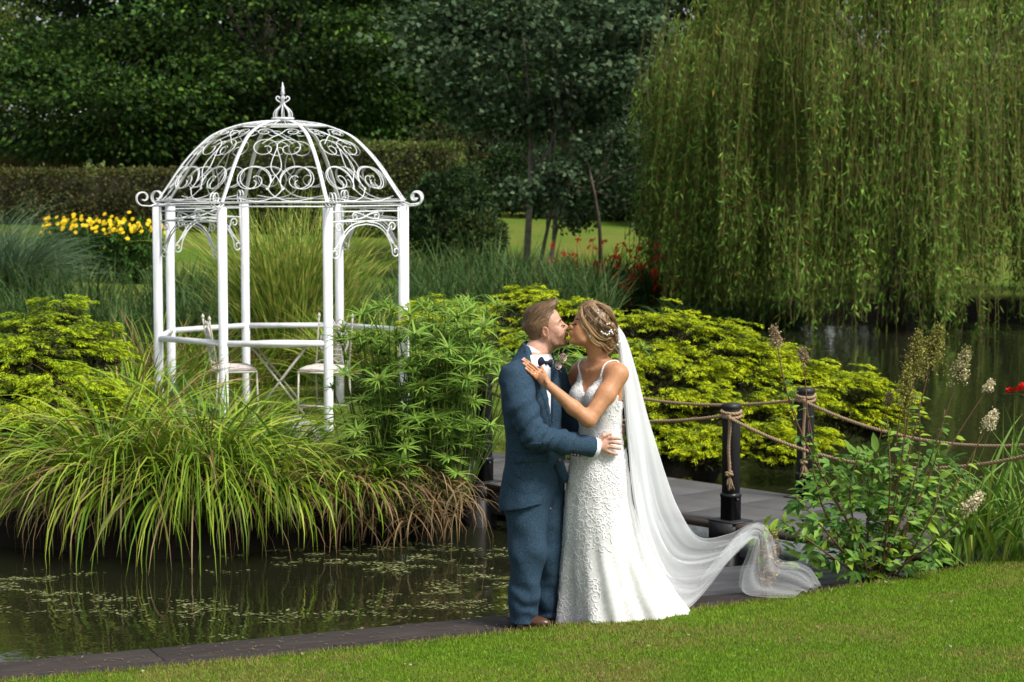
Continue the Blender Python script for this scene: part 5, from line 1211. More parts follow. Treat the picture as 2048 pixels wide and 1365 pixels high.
# grass of the right edge and bloom
irises('bright green strap leaved clump at the right edge by the lawn', (3.02, 13.5, 0.0), 120, 181, L=(0.5, 0.95), W=(0.016, 0.03), lean=0.4, pal=((0.14, 0.26, 0.03), (0.19, 0.32, 0.05), (0.11, 0.21, 0.03), (0.26, 0.30, 0.05)), cat='grass', droop=(0.3, 1.8), rad=0.2, K=120)
irises('second strap leaved clump cut by the right edge', (3.35, 13.9, 0.0), 110, 182, L=(0.6, 1.1), W=(0.016, 0.03), lean=0.4, pal=((0.14, 0.26, 0.03), (0.19, 0.32, 0.05), (0.11, 0.21, 0.03)), cat='grass', droop=(0.3, 1.8), rad=0.2, K=110)
def red_bloom():
    rng = np.random.default_rng(191); Y = 13.2; base = P(2140, 1130, Y); base[2] = 0.0; root = empty('red_flower', tuple(base)); tag(root, 'single bright red flower on an arching stem at the right edge', 'flower')
    tip = P(2006, 787, Y); pts = spline([base, P(2110, 900, Y), P(2060, 800, Y), tip], 24); mb = MB(); mb.tube(pts - base, np.linspace(0.005, 0.0018, 24), 5); mb.build('stem', STEM, root)
    for k in range(12):
        p = P(2012 + k * 5.5, 786 - 1.0 * k ** 0.8, Y) - base; V = []; F = []; 
        d = norm(np.array([rng.normal(0.1, .25), rng.normal(-.3, .3), 1.0])); L_ = 0.018 + 0.0035 * min(k, 7); mb = MB()
        for s in range(5):
            e = norm(d + rng.standard_normal(3) * .35) * L_ * 1.5; sd = norm(np.cross(e, rng.standard_normal(3))) * 0.009; mb.add([p, p + e * .6 + sd, p + e, p + e * .6 - sd], [[0, 1, 2, 3]])
        mb.build('petal_tuft', RED2, root)
RED2 = pmat('scarlet_petal', (0.75, 0.012, 0.012), 0.45, 0.3)
red_bloom()
# seed heads under the end of the veil
def dock():
    rng = np.random.default_rng(201); base = np.array([1.47, 12.35, 0.0]); root = empty('dry_stalk', tuple(base)); tag(root, 'small dry brown stalk with green leaves under the end of the veil', 'plant')
    mb = MB()
    for k in range(4): mb.tube(spline([(rng.normal(0, .02), rng.normal(0, .02), -0.05), (rng.normal(0, .03), 0, 0.25), (rng.normal(0.03, .03), rng.normal(0, .02), 0.42)], 8), 0.004, 5)
    mb.build('stem', STEM, root); m = 260; pos = np.stack([rng.normal(0.02, .03, m), rng.normal(0, .03, m), rng.uniform(.08, .40, m)], 1)
    V, F, c = leaves(pos, norm(rng.standard_normal((m, 3)) + [0, 0, -.4]), rng.uniform(.02, .06, m), rng.uniform(.008, .02, m), pick([(0.33, 0.22, 0.11), (0.42, 0.30, 0.17), (0.22, 0.13, 0.07)], m, rng), rng); mobj('seed_head', V, F, TAN, root, cols=c)['kind'] = 'stuff'
    for k in range(12):
        ob = oobj('leaf', LTM[3 + k % 2], root, loc=(rng.normal(0, .03), rng.normal(0, .03), rng.uniform(0.25, 0.43))); ob.rotation_euler = (rng.normal(0, .5), rng.normal(-.2, .6), rng.uniform(0, 6)); ob.scale = (0.09,) * 3
dock()
# ================================================================== PEOPLE
from mathutils.bvhtree import BVHTree
Y0 = 11.62
def Q(px, py, dy=0.0): return P(px, py, Y0 + dy)
def surface_nets(F, lo, h):
    """smooth closed surface of the zero level of a sampled field"""
    ins = F < 0; nx, ny, nz = F.shape
    c = [ins[i:nx - 1 + i, j:ny - 1 + j, k:nz - 1 + k] for i in (0, 1) for j in (0, 1) for k in (0, 1)]
    anyc = c[0].copy(); allc = c[0].copy()
    for q in c[1:]: anyc |= q; allc &= q
    act = anyc & ~allc; I, J, K = np.nonzero(act); n = len(I)
    idx = np.full(act.shape, -1, dtype=np.int32); idx[I, J, K] = np.arange(n)
    acc = np.zeros((n, 3)); cnt = np.zeros(n)
    cor = [(0, 0, 0), (1, 0, 0), (0, 1, 0), (1, 1, 0), (0, 0, 1), (1, 0, 1), (0, 1, 1), (1, 1, 1)]
    vals = [F[I + a, J + b, K + d] for a, b, d in cor]
    for e0 in range(8):
        for ax in range(3):
            a = cor[e0]
            if a[ax]: continue
            b = list(a); b[ax] = 1; e1 = cor.index(tuple(b)); f0, f1 = vals[e0], vals[e1]; m = (f0 < 0) != (f1 < 0)
            t = f0[m] / (f0[m] - f1[m]); p = np.tile(np.array(a, float), (m.sum(), 1)); p[:, ax] += t; acc[m] += p; cnt[m] += 1
    V = (np.stack([I, J, K], 1) + acc / cnt[:, None]) * h + lo
    faces = []
    for ax in range(3):
        sl0 = [slice(None)] * 3; sl1 = [slice(None)] * 3; sl0[ax] = slice(0, -1); sl1[ax] = slice(1, None)
        s0 = ins[tuple(sl0)]; s1 = ins[tuple(sl1)]; i, j, k = np.nonzero(s0 != s1); fl = s0[i, j, k]
        b_, c_ = [a for a in range(3) if a != ax]; g = np.stack([i, j, k], 1)
        ok = (g[:, b_] > 0) & (g[:, c_] > 0) & (g[:, b_] < act.shape[b_]) & (g[:, c_] < act.shape[c_]); g = g[ok]; fl = fl[ok]
        def at(db, dc): q = g.copy(); q[:, b_] -= db; q[:, c_] -= dc; return idx[q[:, 0], q[:, 1], q[:, 2]]
        f = np.stack([at(1, 1), at(0, 1), at(0, 0), at(1, 0)], 1)
        if ax == 1: fl = ~fl
        f[~fl] = f[~fl][:, ::-1]; faces.append(f)
    Fq = np.vstack(faces); return V, Fq[(Fq >= 0).all(1)]
class Field:
    def __init__(s, lo, hi, h):
        s.lo = np.asarray(lo, float); s.h = h; n = np.ceil((np.asarray(hi) - s.lo) / h).astype(int) + 1
        s.F = np.full(n, 1.0, dtype=np.float32); s.n = n
    def sub(s, lo, hi):
        a = np.clip(np.floor((np.asarray(lo) - s.lo) / s.h).astype(int), 0, s.n - 1); b = np.clip(np.ceil((np.asarray(hi) - s.lo) / s.h).astype(int) + 1, 1, s.n)
        sl = tuple(slice(int(p), int(q)) for p, q in zip(a, b))
        g = [s.lo[k] + s.h * np.arange(a[k], b[k]) for k in range(3)]
        return sl, np.stack(np.meshgrid(*g, indexing='ij'), -1)
    def put(s, fn, lo, hi, k=0.01, op='u', pad=0.03):
        sl, p = s.sub(np.asarray(lo) - pad, np.asarray(hi) + pad)
        if min(p.shape[:3]) == 0: return
        f = s.F[sl]
        if op in 'di':
            m = (np.abs(f) < 0.04) if op == 'd' else (f < 0.05)
            if m.any(): d = fn(p[m]).astype(np.float32); f[m] = f[m] + d if op == 'd' else np.maximum(f[m], d)
            return
        d = fn(p).astype(np.float32)
        if op == 'u': hh = np.maximum(k - np.abs(d - f), 0) / max(k, 1e-6); s.F[sl] = np.minimum(d, f) - hh * hh * k * 0.25
        elif op == 's': d = -d; hh = np.maximum(k - np.abs(d - f), 0) / max(k, 1e-6); s.F[sl] = np.maximum(d, f) + hh * hh * k * 0.25
    def cone(s, a, b, ra, rb, k=0.012, op='u'):
        a = np.asarray(a, float); b = np.asarray(b, float); ab = b - a; L2 = ab @ ab + 1e-9
        def fn(p):
            t = np.clip(((p - a) @ ab) / L2, 0, 1); return np.linalg.norm(p - a - t[..., None] * ab, axis=-1) - (ra + (rb - ra) * t)
        r = max(ra, rb); s.put(fn, np.minimum(a, b) - r, np.maximum(a, b) + r, k, op, pad=max(0.02, k))
    def chain(s, pts, rs, k=0.02):
        for i in range(len(pts) - 1): s.cone(pts[i], pts[i + 1], rs[i], rs[i + 1], k)
    def ell(s, c, r, R=None, k=0.012, op='u'):
        c = np.asarray(c, float); r = np.asarray(r, float); R = np.eye(3) if R is None else R
        def fn(p):
            q = (p - c) @ R.T; k0 = np.linalg.norm(q / r, axis=-1); k1 = np.linalg.norm(q / r ** 2, axis=-1) + 1e-9; return k0 * (k0 - 1) / k1
        e = np.full(3, r.max()); s.put(fn, c - e, c + e, k, op, pad=max(0.02, k))
    def loft(s, rows, yaw, k=0.02, inflate=0.0, power=2.3):
        """rows: (z, cx, cy, a lateral, b forward); yaw gives the forward direction"""
        rows = sorted(rows); z = np.array([r[0] for r in rows]); A = np.array([r[1:] for r in rows])
        f = np.array([math.cos(yaw), math.sin(yaw)]); l = np.array([-f[1], f[0]])
        zz = np.linspace(z[0], z[-1], 80); sm = np.stack([np.interp(zz, z, A[:, q]) for q in range(4)], 1)
        ker = np.ones(9) / 9; pad_ = np.pad(sm, ((4, 4), (0, 0)), mode='edge'); sm = np.stack([np.convolve(pad_[:, q], ker, 'valid') for q in range(4)], 1)
        def fn(p):
            zc = np.clip(p[..., 2], z[0], z[-1]); cx, cy, a, b = [np.interp(zc, zz, sm[:, q]) for q in range(4)]
            dx = p[..., 0] - cx; dy = p[..., 1] - cy; u = np.abs(dx * l[0] + dy * l[1]) / (a + inflate); v = np.abs(dx * f[0] + dy * f[1]) / (b + inflate)
            r = (u ** power + v ** power + 1e-9) ** (1 / power); d = (r - 1) * np.minimum(a, b)
            return np.maximum(d, np.maximum(z[0] - p[..., 2], p[..., 2] - z[-1]))
        m = A[:, 2:].max() + inflate + 0.02
        s.put(fn, [A[:, 0].min() - m, A[:, 1].min() - m, z[0]], [A[:, 0].max() + m, A[:, 1].max() + m, z[-1]], k)
    def mesh(s): 
        V, F = surface_nets(s.F, s.lo, s.h); return V, F
def smooth_np(V, F, it=2, lam=0.5):
    n = len(V); e = np.vstack([F[:, [0, 1]], F[:, [1, 2]], F[:, [2, 3]], F[:, [3, 0]]])
    deg = np.bincount(e[:, 0], minlength=n) + np.bincount(e[:, 1], minlength=n)
    for _ in range(it):
        s = np.zeros_like(V)
        for q in range(3): s[:, q] = np.bincount(e[:, 0], weights=V[e[:, 1], q], minlength=n) + np.bincount(e[:, 1], weights=V[e[:, 0], q], minlength=n)
        V = V + lam * (s / np.maximum(deg, 1)[:, None] - V)
    return V
def normals_np(V, F):
    fn = np.cross(V[F[:, 2]] - V[F[:, 0]], V[F[:, 3]] - V[F[:, 1]]); n = np.zeros_like(V)
    for q in range(4):
        for a in range(3): n[:, a] += np.bincount(F[:, q], weights=fn[:, a], minlength=len(V))
    return norm(n)
def frame(f, up=(0, 0, 1), roll=0.0):
    f = norm(np.asarray(f, float)); l = norm(np.cross(up, f)); u = np.cross(f, l)
    if roll: l, u = math.cos(roll) * l + math.sin(roll) * u, -math.sin(roll) * l + math.cos(roll) * u
    return np.stack([f, l, u])                      # rows: forward, left, up
def skin_mat(name, rough=0.5):
    m, nt, N, L, b = newmat(name); at = N.new('ShaderNodeAttribute'); at.attribute_name = 'Col'
    nz = N.new('ShaderNodeTexNoise'); nz.inputs['Scale'].default_value = 60; nz.inputs['Detail'].default_value = 4
    tc = N.new('ShaderNodeTexCoord'); L.new(tc.outputs['Object'], nz.inputs['Vector'])
    mr = N.new('ShaderNodeMapRange'); mr.inputs['From Min'].default_value = 0.3; mr.inputs['From Max'].default_value = 0.7; mr.inputs['To Min'].default_value = 0.88; mr.inputs['To Max'].default_value = 1.1
    L.new(nz.outputs['Fac'], mr.inputs['Value']); mx = N.new('ShaderNodeMix'); mx.data_type = 'RGBA'; mx.blend_type = 'MULTIPLY'; mx.inputs['Factor'].default_value = 1.0
    L.new(at.outputs['Color'], mx.inputs['A']); L.new(mr.outputs['Result'], mx.inputs['B']); L.new(mx.outputs['Result'], b.inputs['Base Color'])
    b.inputs['Roughness'].default_value = rough; b.inputs['Specular IOR Level'].default_value = 0.35
    b.inputs['Subsurface Weight'].default_value = 0.12; b.inputs['Subsurface Radius'].default_value = (0.012, 0.005, 0.003); b.inputs['Subsurface Scale'].default_value = 1.0
    return m
SKIN_M = skin_mat('fair_skin'); SKIN_W = skin_mat('tanned_skin', 0.5)
def hair_mat(name):
    m, nt, N, L, b = newmat(name); at = N.new('ShaderNodeAttribute'); at.attribute_name = 'Col'; L.new(at.outputs['Color'], b.inputs['Base Color'])
    b.inputs['Roughness'].default_value = 0.42; b.inputs['Specular IOR Level'].default_value = 0.45; return m
HAIR = hair_mat('hair')

def head(fd, O, R, s, male):
    """sculpt a head into the field; R rows = forward, left, up; O between the ears"""
    W = lambda x, y, z: O + s * (x * R[0] + y * R[1] + z * R[2])
    E = lambda c, r, k=0.012, op='u', RR=None: fd.ell(W(*c), np.array(r) * s, (R if RR is None else RR @ R), k, op)
    Cn = lambda a, b, ra, rb, k=0.012, op='u': fd.cone(W(*a), W(*b), ra * s, rb * s, k, op)
    E((-0.018, 0, 0.045), (0.098, 0.076, 0.088)); E((0.030, 0, 0.045), (0.058, 0.066, 0.066), 0.02)
    E((0.030, 0, -0.030), (0.056, 0.058, 0.085), 0.03)
    jw = 0.052 if male else 0.045
    for y in (-1, 1):
        Cn((0.0, y * jw, -0.045), (0.022, y * (jw - 0.004), -0.078), 0.020, 0.018, 0.02)
        Cn((0.022, y * (jw - 0.004), -0.078), (0.066 if male else 0.069, y * 0.014, -0.103 if male else -0.097), 0.018, 0.016, 0.02)
        E((0.058, y * 0.042, -0.018), (0.024, 0.020, 0.020), 0.025)                       # cheekbone
        E((0.060, y * 0.033, -0.050), (0.026, 0.024, 0.028), 0.025)                       # cheek
        Cn((0.080, y * 0.014, 0.024), (0.070, y * 0.048, 0.022), 0.010 if male else 0.0075, 0.008, 0.015)  # brow
    E((0.067 if male else 0.070, 0, -0.100 if male else -0.094), (0.020, 0.024, 0.018), 0.018)               # chin
    for y in (-1, 1):
        E((0.096, y * 0.032, 0.004), (0.016, 0.017, 0.011), 0.012, 's')                   # socket
        E((0.0755, y * 0.031, 0.003), (0.0135, 0.0155, 0.0115), 0.005)                    # closed lid
    E((0.080, 0, -0.060), (0.018, 0.026, 0.022), 0.015)                                   # muzzle
    Cn((0.083, 0, 0.016), (0.106 if male else 0.102, 0, -0.020), 0.0085, 0.0105, 0.012)   # nose bridge
    E((0.107 if male else 0.103, 0, -0.025), (0.0125, 0.0115, 0.0105), None, k=0.008) if False else E((0.107 if male else 0.103, 0, -0.025), (0.0125, 0.0115, 0.0105), 0.008)
    for y in (-1, 1): E((0.096, y * 0.0125, -0.030), (0.0115, 0.0075, 0.0085), 0.006)     # nostril wing
    for y in (-1, 1): E((0.102, y * 0.0065, -0.037), (0.005, 0.004, 0.004), 0.003, 's')
    lipz = 0.0062 if male else 0.0078
    E((0.0965, 0, -0.0545), (0.0115, 0.020, lipz), 0.005); E((0.0945, 0, -0.0685), (0.0115, 0.018, lipz * 1.1), 0.005)
    E((0.109, 0, -0.0615), (0.012, 0.024, 0.0016), 0.002, 's')                            # mouth line
    E((0.093, 0, -0.083), (0.007, 0.020, 0.005), 0.01, 's')
    for y in (-1, 1):
        RR = np.array([[0.94, y * 0.25, -0.2], [-y * 0.27, 0.96, 0.0], [0.2, 0.05 * y, 0.97]])
        E((-0.008, y * 0.078, -0.004), (0.0215, 0.0095, 0.035), 0.004, 'u', RR)
        E((-0.005, y * 0.0875, 0.002), (0.0135, 0.0075, 0.023), 0.003, 's', RR)
        E((-0.002, y * 0.079, -0.004), (0.006, 0.006, 0.010), 0.003, 'u', RR)
def hand(fd, wrist, knuckle, palm_n, fingers, r=0.0085, palm=(0.040, 0.014), thumb=None):
    """palm between wrist and knuckle centre, fingers = list of joint paths"""
    wrist = np.asarray(wrist); knuckle = np.asarray(knuckle); d = norm(knuckle - wrist); n = norm(palm_n - d * (palm_n @ d)); sd = np.cross(n, d)
    c = (wrist * 0.42 + knuckle * 0.58); L_ = np.linalg.norm(knuckle - wrist) / 2
    fd.ell(c, (L_ * 1.08, palm[0], palm[1]), np.stack([d, sd, n]), 0.012)
    for path in fingers:
        m = len(path); fd.chain(path, [r * (1.12 - 0.32 * q / (m - 1)) for q in range(m)], 0.004)
    if thumb is not None: fd.chain(thumb, [0.0135, 0.0115, 0.0088, 0.0078][:len(thumb)], 0.006)

# ---------------------------------------------------------------- poses
GY = math.radians(-36)                                  # groom's chest faces right and towards the camera
BY = math.radians(180 + 40)                             # bride's chest faces left and towards the camera
g_f = np.array([math.cos(GY), math.sin(GY), 0]); g_l = np.array([-g_f[1], g_f[0], 0])
b_f = np.array([math.cos(BY), math.sin(BY), 0]); b_l = np.array([-b_f[1], b_f[0], 0])
G_HEAD_O = Q(1093.2, 658.5, 0.014); B_HEAD_O = Q(1178.0, 656, -0.013)
G_R = frame((math.cos(math.radians(18)), -0.05, math.sin(math.radians(18))), roll=math.radians(5))
B_R = frame((-math.cos(math.radians(17)), -0.16, math.sin(math.radians(17))), roll=math.radians(4))
G_S, B_S = 0.985, 0.945
g_sh, g_el, g_wr = Q(1027, 758, -0.165), Q(1070, 873, -0.275), Q(1188, 895, -0.165)
b_sh, b_el, b_wr = Q(1237, 748, -0.10), Q(1177, 840, -0.225), Q(1101, 774, -0.222)
def grows(lst, dyc): return [(Q(1060, py, 0)[2], Q(cx, py, dyc)[0], Y0 + dyc, a, b) for py, cx, a, b in lst]

def put_arm_r(fd, infl):                                # groom's near arm
    fd.chain([g_sh + [0.012, 0.02, 0.0], g_sh * .5 + g_el * .5 + [-0.012, -0.01, 0], g_el], [0.078 + infl, 0.066 + infl, 0.054 + infl], 0.03)
    fd.chain([g_el, g_el * .5 + g_wr * .5 + [0, 0, -0.006], g_wr], [0.054 + infl, 0.050 + infl, 0.040 + infl], 0.02)
g_lsh = Q(1106, 756, 0.16); g_lel = Q(1150, 865, 0.27); g_lwr = Q(1222, 862, 0.225)
JROWS = grows([(676, 1076, 0.070, 0.072), (692, 1073, 0.080, 0.078), (708, 1070, 0.112, 0.085), (724, 1066, 0.165, 0.098), (742, 1063, 0.195, 0.11), (770, 1062, 0.205, 0.122), (805, 1063, 0.205, 0.128), (850, 1066, 0.190, 0.122), (888, 1068, 0.182, 0.120), (930, 1068, 0.192, 0.130), (970, 1066, 0.205, 0.142), (1016, 1062, 0.215, 0.152)], 0.0)
BROWS = grows([(722, 1201, 0.085, 0.052), (736, 1201, 0.145, 0.070), (752, 1201, 0.155, 0.080), (772, 1200, 0.152, 0.088), (795, 1198, 0.146, 0.094), (825, 1199, 0.130, 0.092), (862, 1201, 0.116, 0.088), (900, 1200, 0.138, 0.100), (940, 1199, 0.158, 0.112), (985, 1199, 0.160, 0.112)], 0.03)

def fpath(a, b, c_, d=None): return [np.asarray(q) for q in ((a, b, c_) if d is None else (a, b, c_, d))]

# ---------------------------------------------------------------- groom
groom = empty('person', (0.12, Y0, 0.0)); tag(groom, 'man in a blue tweed suit with bow tie kissing the bride', 'person')
def to_local(V, root): return V - np.array(root.location)
def pmesh(name, V, F, mat, root, cols=None, smooth=True, parent=None):
    return mobj(name, V - np.array(root.location), F, mat, parent if parent is not None else root, cols=cols, smooth=smooth)
fd = Field(Q(970, 1290, -0.42) * [1, 1, 0] + [0, 0, -0.02], [0.62, Y0 + 0.42, 1.86], 0.005)
head(fd, G_HEAD_O, G_R, G_S, True)
fd.chain([G_HEAD_O + G_S * (-0.022 * G_R[0] - 0.055 * G_R[2]), Q(1071, 704, 0.0), Q(1067, 735, 0.0)], [0.058, 0.058, 0.075], 0.03)
fd.loft([(z, x, y, a - 0.035, b - 0.03) for z, x, y, a, b in JROWS[2:]], GY, 0.03)
fd.chain([g_sh, g_el, g_wr], [0.05, 0.042, 0.030], 0.02)
fd.chain([g_wr, Q(1196, 892, -0.160)], [0.030, 0.028], 0.01)
# near hand spread on the bride's waist
hw_, hk_ = Q(1195, 892, -0.158), Q(1217, 889, -0.150)
hand(fd, hw_, hk_, np.array([-0.1, 1.0, 0.0]), [
    fpath(Q(1212, 878, -0.150), Q(1224, 876, -0.158), Q(1234, 877, -0.142), Q(1240, 879, -0.118)),
    fpath(Q(1214, 885, -0.152), Q(1227, 885, -0.160), Q(1237, 887, -0.142), Q(1242, 888, -0.118)),
    fpath(Q(1213, 893, -0.152), Q(1226, 895, -0.158), Q(1236, 897, -0.142), Q(1241, 898, -0.118)),
    fpath(Q(1209, 900, -0.150), Q(1220, 905, -0.156), Q(1229, 908, -0.144), Q(1234, 909, -0.124))],
    r=0.0098, palm=(0.040, 0.016), thumb=[Q(1199, 881, -0.160), Q(1207, 872, -0.163), Q(1215, 869, -0.155), Q(1222, 868, -0.146)])
# far arm and hand, behind the bride
fd.chain([g_lsh, g_lel, g_lwr], [0.05, 0.042, 0.030], 0.02)
lw, lk = g_lwr, Q(1236, 860, 0.185)
hand(fd, lw, lk, np.array([0.2, -1.0, 0.0]), [fpath(lk + [0, 0, dz], lk + [0.03, -0.02, dz], lk + [0.045, -0.045, dz]) for dz in (0.025, 0.008, -0.009, -0.026)], r=0.0095, thumb=[lw + [0.01, 0, 0.02], lw + [0.03, -0.02, 0.04], lw + [0.05, -0.03, 0.045]])
# legs under the trousers
fd.chain([Q(1050, 985, -0.07), Q(1052, 1110, -0.09), Q(1047, 1235, -0.07)], [0.085, 0.06, 0.042], 0.03); fd.chain([Q(1085, 985, 0.07), Q(1097, 1110, 0.06), Q(1094, 1235, 0.09)], [0.085, 0.06, 0.042], 0.03)
for q in (Q(1047, 1245, -0.07), Q(1094, 1245, 0.09)): fd.chain([q, q + [0.09, -0.03, -0.015]], [0.04, 0.03], 0.02)
V, F = fd.mesh(); V = smooth_np(V, F, 1, 0.4)
lc = (V - G_HEAD_O) @ G_R.T / G_S
base = np.tile([0.56, 0.315, 0.225], (len(V), 1))
x_, y_, z_ = lc.T
nz_ = fbm(lc * 130, 2, 3); isH = (np.abs(z_) < 0.16) & (np.abs(x_) < 0.16)
zt = np.interp(x_, [-0.004, 0.012, 0.030, 0.055, 0.078, 0.084], [0.012, -0.012, -0.040, -0.054, -0.044, -0.041])
beard = isH * sstep(zt + 0.007, zt - 0.007, z_) * sstep(-0.006, 0.008, x_) * sstep(-0.130, -0.116, z_)
lips = isH * (x_ > 0.088) * (np.abs(z_ + 0.0617) < 0.0115) * (np.abs(y_) < 0.02)
beard = beard * (1 - lips) * (0.40 + 0.75 * nz_)
beard = np.clip(beard, 0, 0.85)[:, None]
base = base * (1 - beard) + np.array([0.17, 0.085, 0.042]) * beard
base[lips > 0] = (0.47, 0.20, 0.16)
ear = isH * (np.abs(y_) > 0.073) * (np.abs(x_ + 0.006) < 0.03) * (np.abs(z_) < 0.045); base[ear > 0] = (0.56, 0.27, 0.19)
pmesh('body', V, F, SKIN_M, groom, cols=base)
gb_V, gb_F = V, F
# small face pieces
def sub_bvh(V, F, keep):
    idx = np.full(len(V), -1); k = np.nonzero(keep)[0]; idx[k] = np.arange(len(k)); f = idx[F]; f = f[(f >= 0).all(1)]
    return BVHTree.FromPolygons([tuple(v) for v in V[k]], f.tolist())
def snap(p, bvh, off):
    loc, nr, i, d = bvh.find_nearest(Vector(p)); return np.array(loc), np.array(nr)
def face_bits(root, O, R, s, brow_col, male, V, F):
    lcc = (V - O) @ R.T / s; bvh = sub_bvh(V, F, (lcc[:, 0] > 0.02) & (np.abs(lcc[:, 2]) < 0.06))
    W = lambda x, y, z: O + s * (x * R[0] + y * R[1] + z * R[2])
    bm_ = pmat('brow_hair', brow_col, 0.8, 0.2); lash = pmat('lash', (0.02, 0.012, 0.008), 0.7, 0.2); L0 = np.array(root.location)
    def lay(pts, rad, off):
        out = []
        for p in pts:
            l_, n_ = snap(p, bvh, off); n_ = n_ if n_ @ (p - O) > 0 else -n_; out.append(l_ + n_ * off)
        mb = MB(); mb.tube(np.array(out) - L0, rad, 6); return mb
    t = np.linspace(0, 1, 10)
    for y in (-1, 1):
        lay([W(0.10 - 0.03 * q ** 1.5, y * (0.013 + 0.040 * q), 0.0275 + 0.003 * math.sin(q * 2.6) - 0.007 * q) for q in t], 0.0038 * np.array([.6, .9, 1, 1, 1, .9, .8, .7, .5, .3]) * s, 0.0008).build('eyebrow', bm_, root, smooth=True)
        lay([W(0.11 - 0.02 * q, y * (0.019 + 0.029 * q), -0.0035 - 0.0040 * math.sin(q * math.pi)) for q in t], (0.0018 if male else 0.0030) * s, 0.001).build('eyelashes', lash, root)
face_bits(groom, G_HEAD_O, G_R, G_S, (0.15, 0.08, 0.042), True, gb_V, gb_F)
# hair: clipped sides, longer swept top
fd = Field(G_HEAD_O - 0.17, G_HEAD_O + 0.2, 0.004)
Wg = lambda x, y, z: G_HEAD_O + G_S * (x * G_R[0] + y * G_R[1] + z * G_R[2])
fd.ell(Wg(-0.018, 0, 0.045), np.array((0.104, 0.0815, 0.094)) * G_S, G_R); fd.ell(Wg(0.026, 0, 0.048), np.array((0.062, 0.071, 0.070)) * G_S, G_R)
fd.ell(Wg(-0.005, 0, 0.106), np.array((0.086, 0.066, 0.036)) * G_S, G_R, 0.02); fd.ell(Wg(0.044, 0.0, 0.114), np.array((0.038, 0.052, 0.027)) * G_S, G_R, 0.02); fd.ell(Wg(0.068, 0.008, 0.124), np.array((0.017, 0.038, 0.012)) * G_S, G_R, 0.015)
fd.ell(Wg(-0.06, 0, -0.03), np.array((0.045, 0.055, 0.06)) * G_S, G_R, 0.02)
def cut(p):
    q = (p - G_HEAD_O) @ G_R.T / G_S; x, y, z = q[..., 0], q[..., 1], q[..., 2]
    xh = np.interp(z, [-0.095, -0.075, -0.05, -0.035, -0.015, 0.02, 0.045, 0.065, 0.09, 0.105, 0.12], [-0.10, -0.055, -0.030, 0.012, 0.014, 0.016, 0.024, 0.038, 0.064, 0.080, 0.12])
    earhole = 0.035 - np.sqrt((x + 0.004) ** 2 + ((z + 0.010) * 0.85) ** 2 + 0 * y); earhole = np.where((z < 0.016) & (np.abs(y) > 0.05), earhole, -1)
    return np.maximum(x - xh, earhole)
fd.put(cut, fd.lo, fd.lo + fd.n * fd.h, op='i')
fd.put(lambda p: 0.0022 * np.sin(60 * ((p - G_HEAD_O) @ G_R[1]) + 7 * fbm(p * 30, 2)) * (((p - G_HEAD_O) @ G_R[2]) > 0.06), fd.lo, fd.lo + fd.n * fd.h, op='d')
V, F = fd.mesh(); V = smooth_np(V, F, 1, 0.4); lh = (V - G_HEAD_O) @ G_R.T / G_S; Nn = normals_np(V, F)
fade = np.clip(sstep(0.045, -0.06, lh[:, 2]), 0, 1)[:, None] * 0.62
streak = 0.7 + 0.6 * fbm(np.stack([lh[:, 0] * 40, lh[:, 1] * 160, lh[:, 2] * 60], 1), 2, 4)[:, None]
hc = np.array([0.20, 0.110, 0.052]) * streak * (1 - fade) + np.array([0.30, 0.185, 0.13]) * fade
hair_o = pmesh('hair', V, F, HAIR, groom, cols=hc)
def strands(V, Nn, sel, dirf, n, ln, wd, pal, root, parent, rng, lift=0.004, steps=4, curl=0.0):
    """fine locks laid along the surface"""
    idx = rng.choice(np.nonzero(sel)[0], n); p = V[idx] + Nn[idx] * 0.001; nn = Nn[idx]; L_ = rng.uniform(*ln, n)
    pts = [p]; d = norm(dirf(p) + rng.standard_normal((n, 3)) * 0.12)
    for k in range(steps):
        d = norm(d - nn * np.sum(d * nn, 1, keepdims=True) * 0.8 + rng.standard_normal((n, 3)) * curl); p = p + d * (L_ / steps)[:, None] + nn * lift / steps; pts.append(p)
    pts = np.stack(pts, 1); sd = norm(np.cross(d, nn)); w = wd * np.linspace(1, 0.25, steps + 1)
    Vv = np.stack([pts - sd[:, None, :] * w[None, :, None], pts + sd[:, None, :] * w[None, :, None]], 2).reshape(n, -1, 3)
    k = np.arange(steps); f = np.stack([2 * k, 2 * k + 1, 2 * k + 3, 2 * k + 2], 1); Ff = (f[None] + (np.arange(n) * 2 * (steps + 1))[:, None, None]).reshape(-1, 4)
    c = np.repeat(pick(pal, n, rng, .2), 2 * (steps + 1), 0); o = pmesh('locks', Vv.reshape(-1, 3), Ff, HAIR, root, cols=c, parent=parent); o['kind'] = 'stuff'
rng = np.random.default_rng(301)
strands(V, Nn, (lh[:, 2] > 0.07) , lambda p: G_R[0] * 0.9 + G_R[2] * 0.35 + 0.25 * G_R[1], 2200, (0.02, 0.042), 0.0011, [(0.20, 0.118, 0.06), (0.085, 0.048, 0.025), (0.33, 0.21, 0.11), (0.14, 0.08, 0.042)], groom, hair_o, rng, lift=0.004, curl=0.03)
strands(V, Nn, (lh[:, 2] <= 0.075) & (lh[:, 2] > -0.05), lambda p: G_R[0] * 0.25 - G_R[2] * 0.9, 1500, (0.008, 0.016), 0.0009, [(0.24, 0.145, 0.09), (0.16, 0.095, 0.055), (0.30, 0.19, 0.12)], groom, hair_o, rng, lift=0.003)

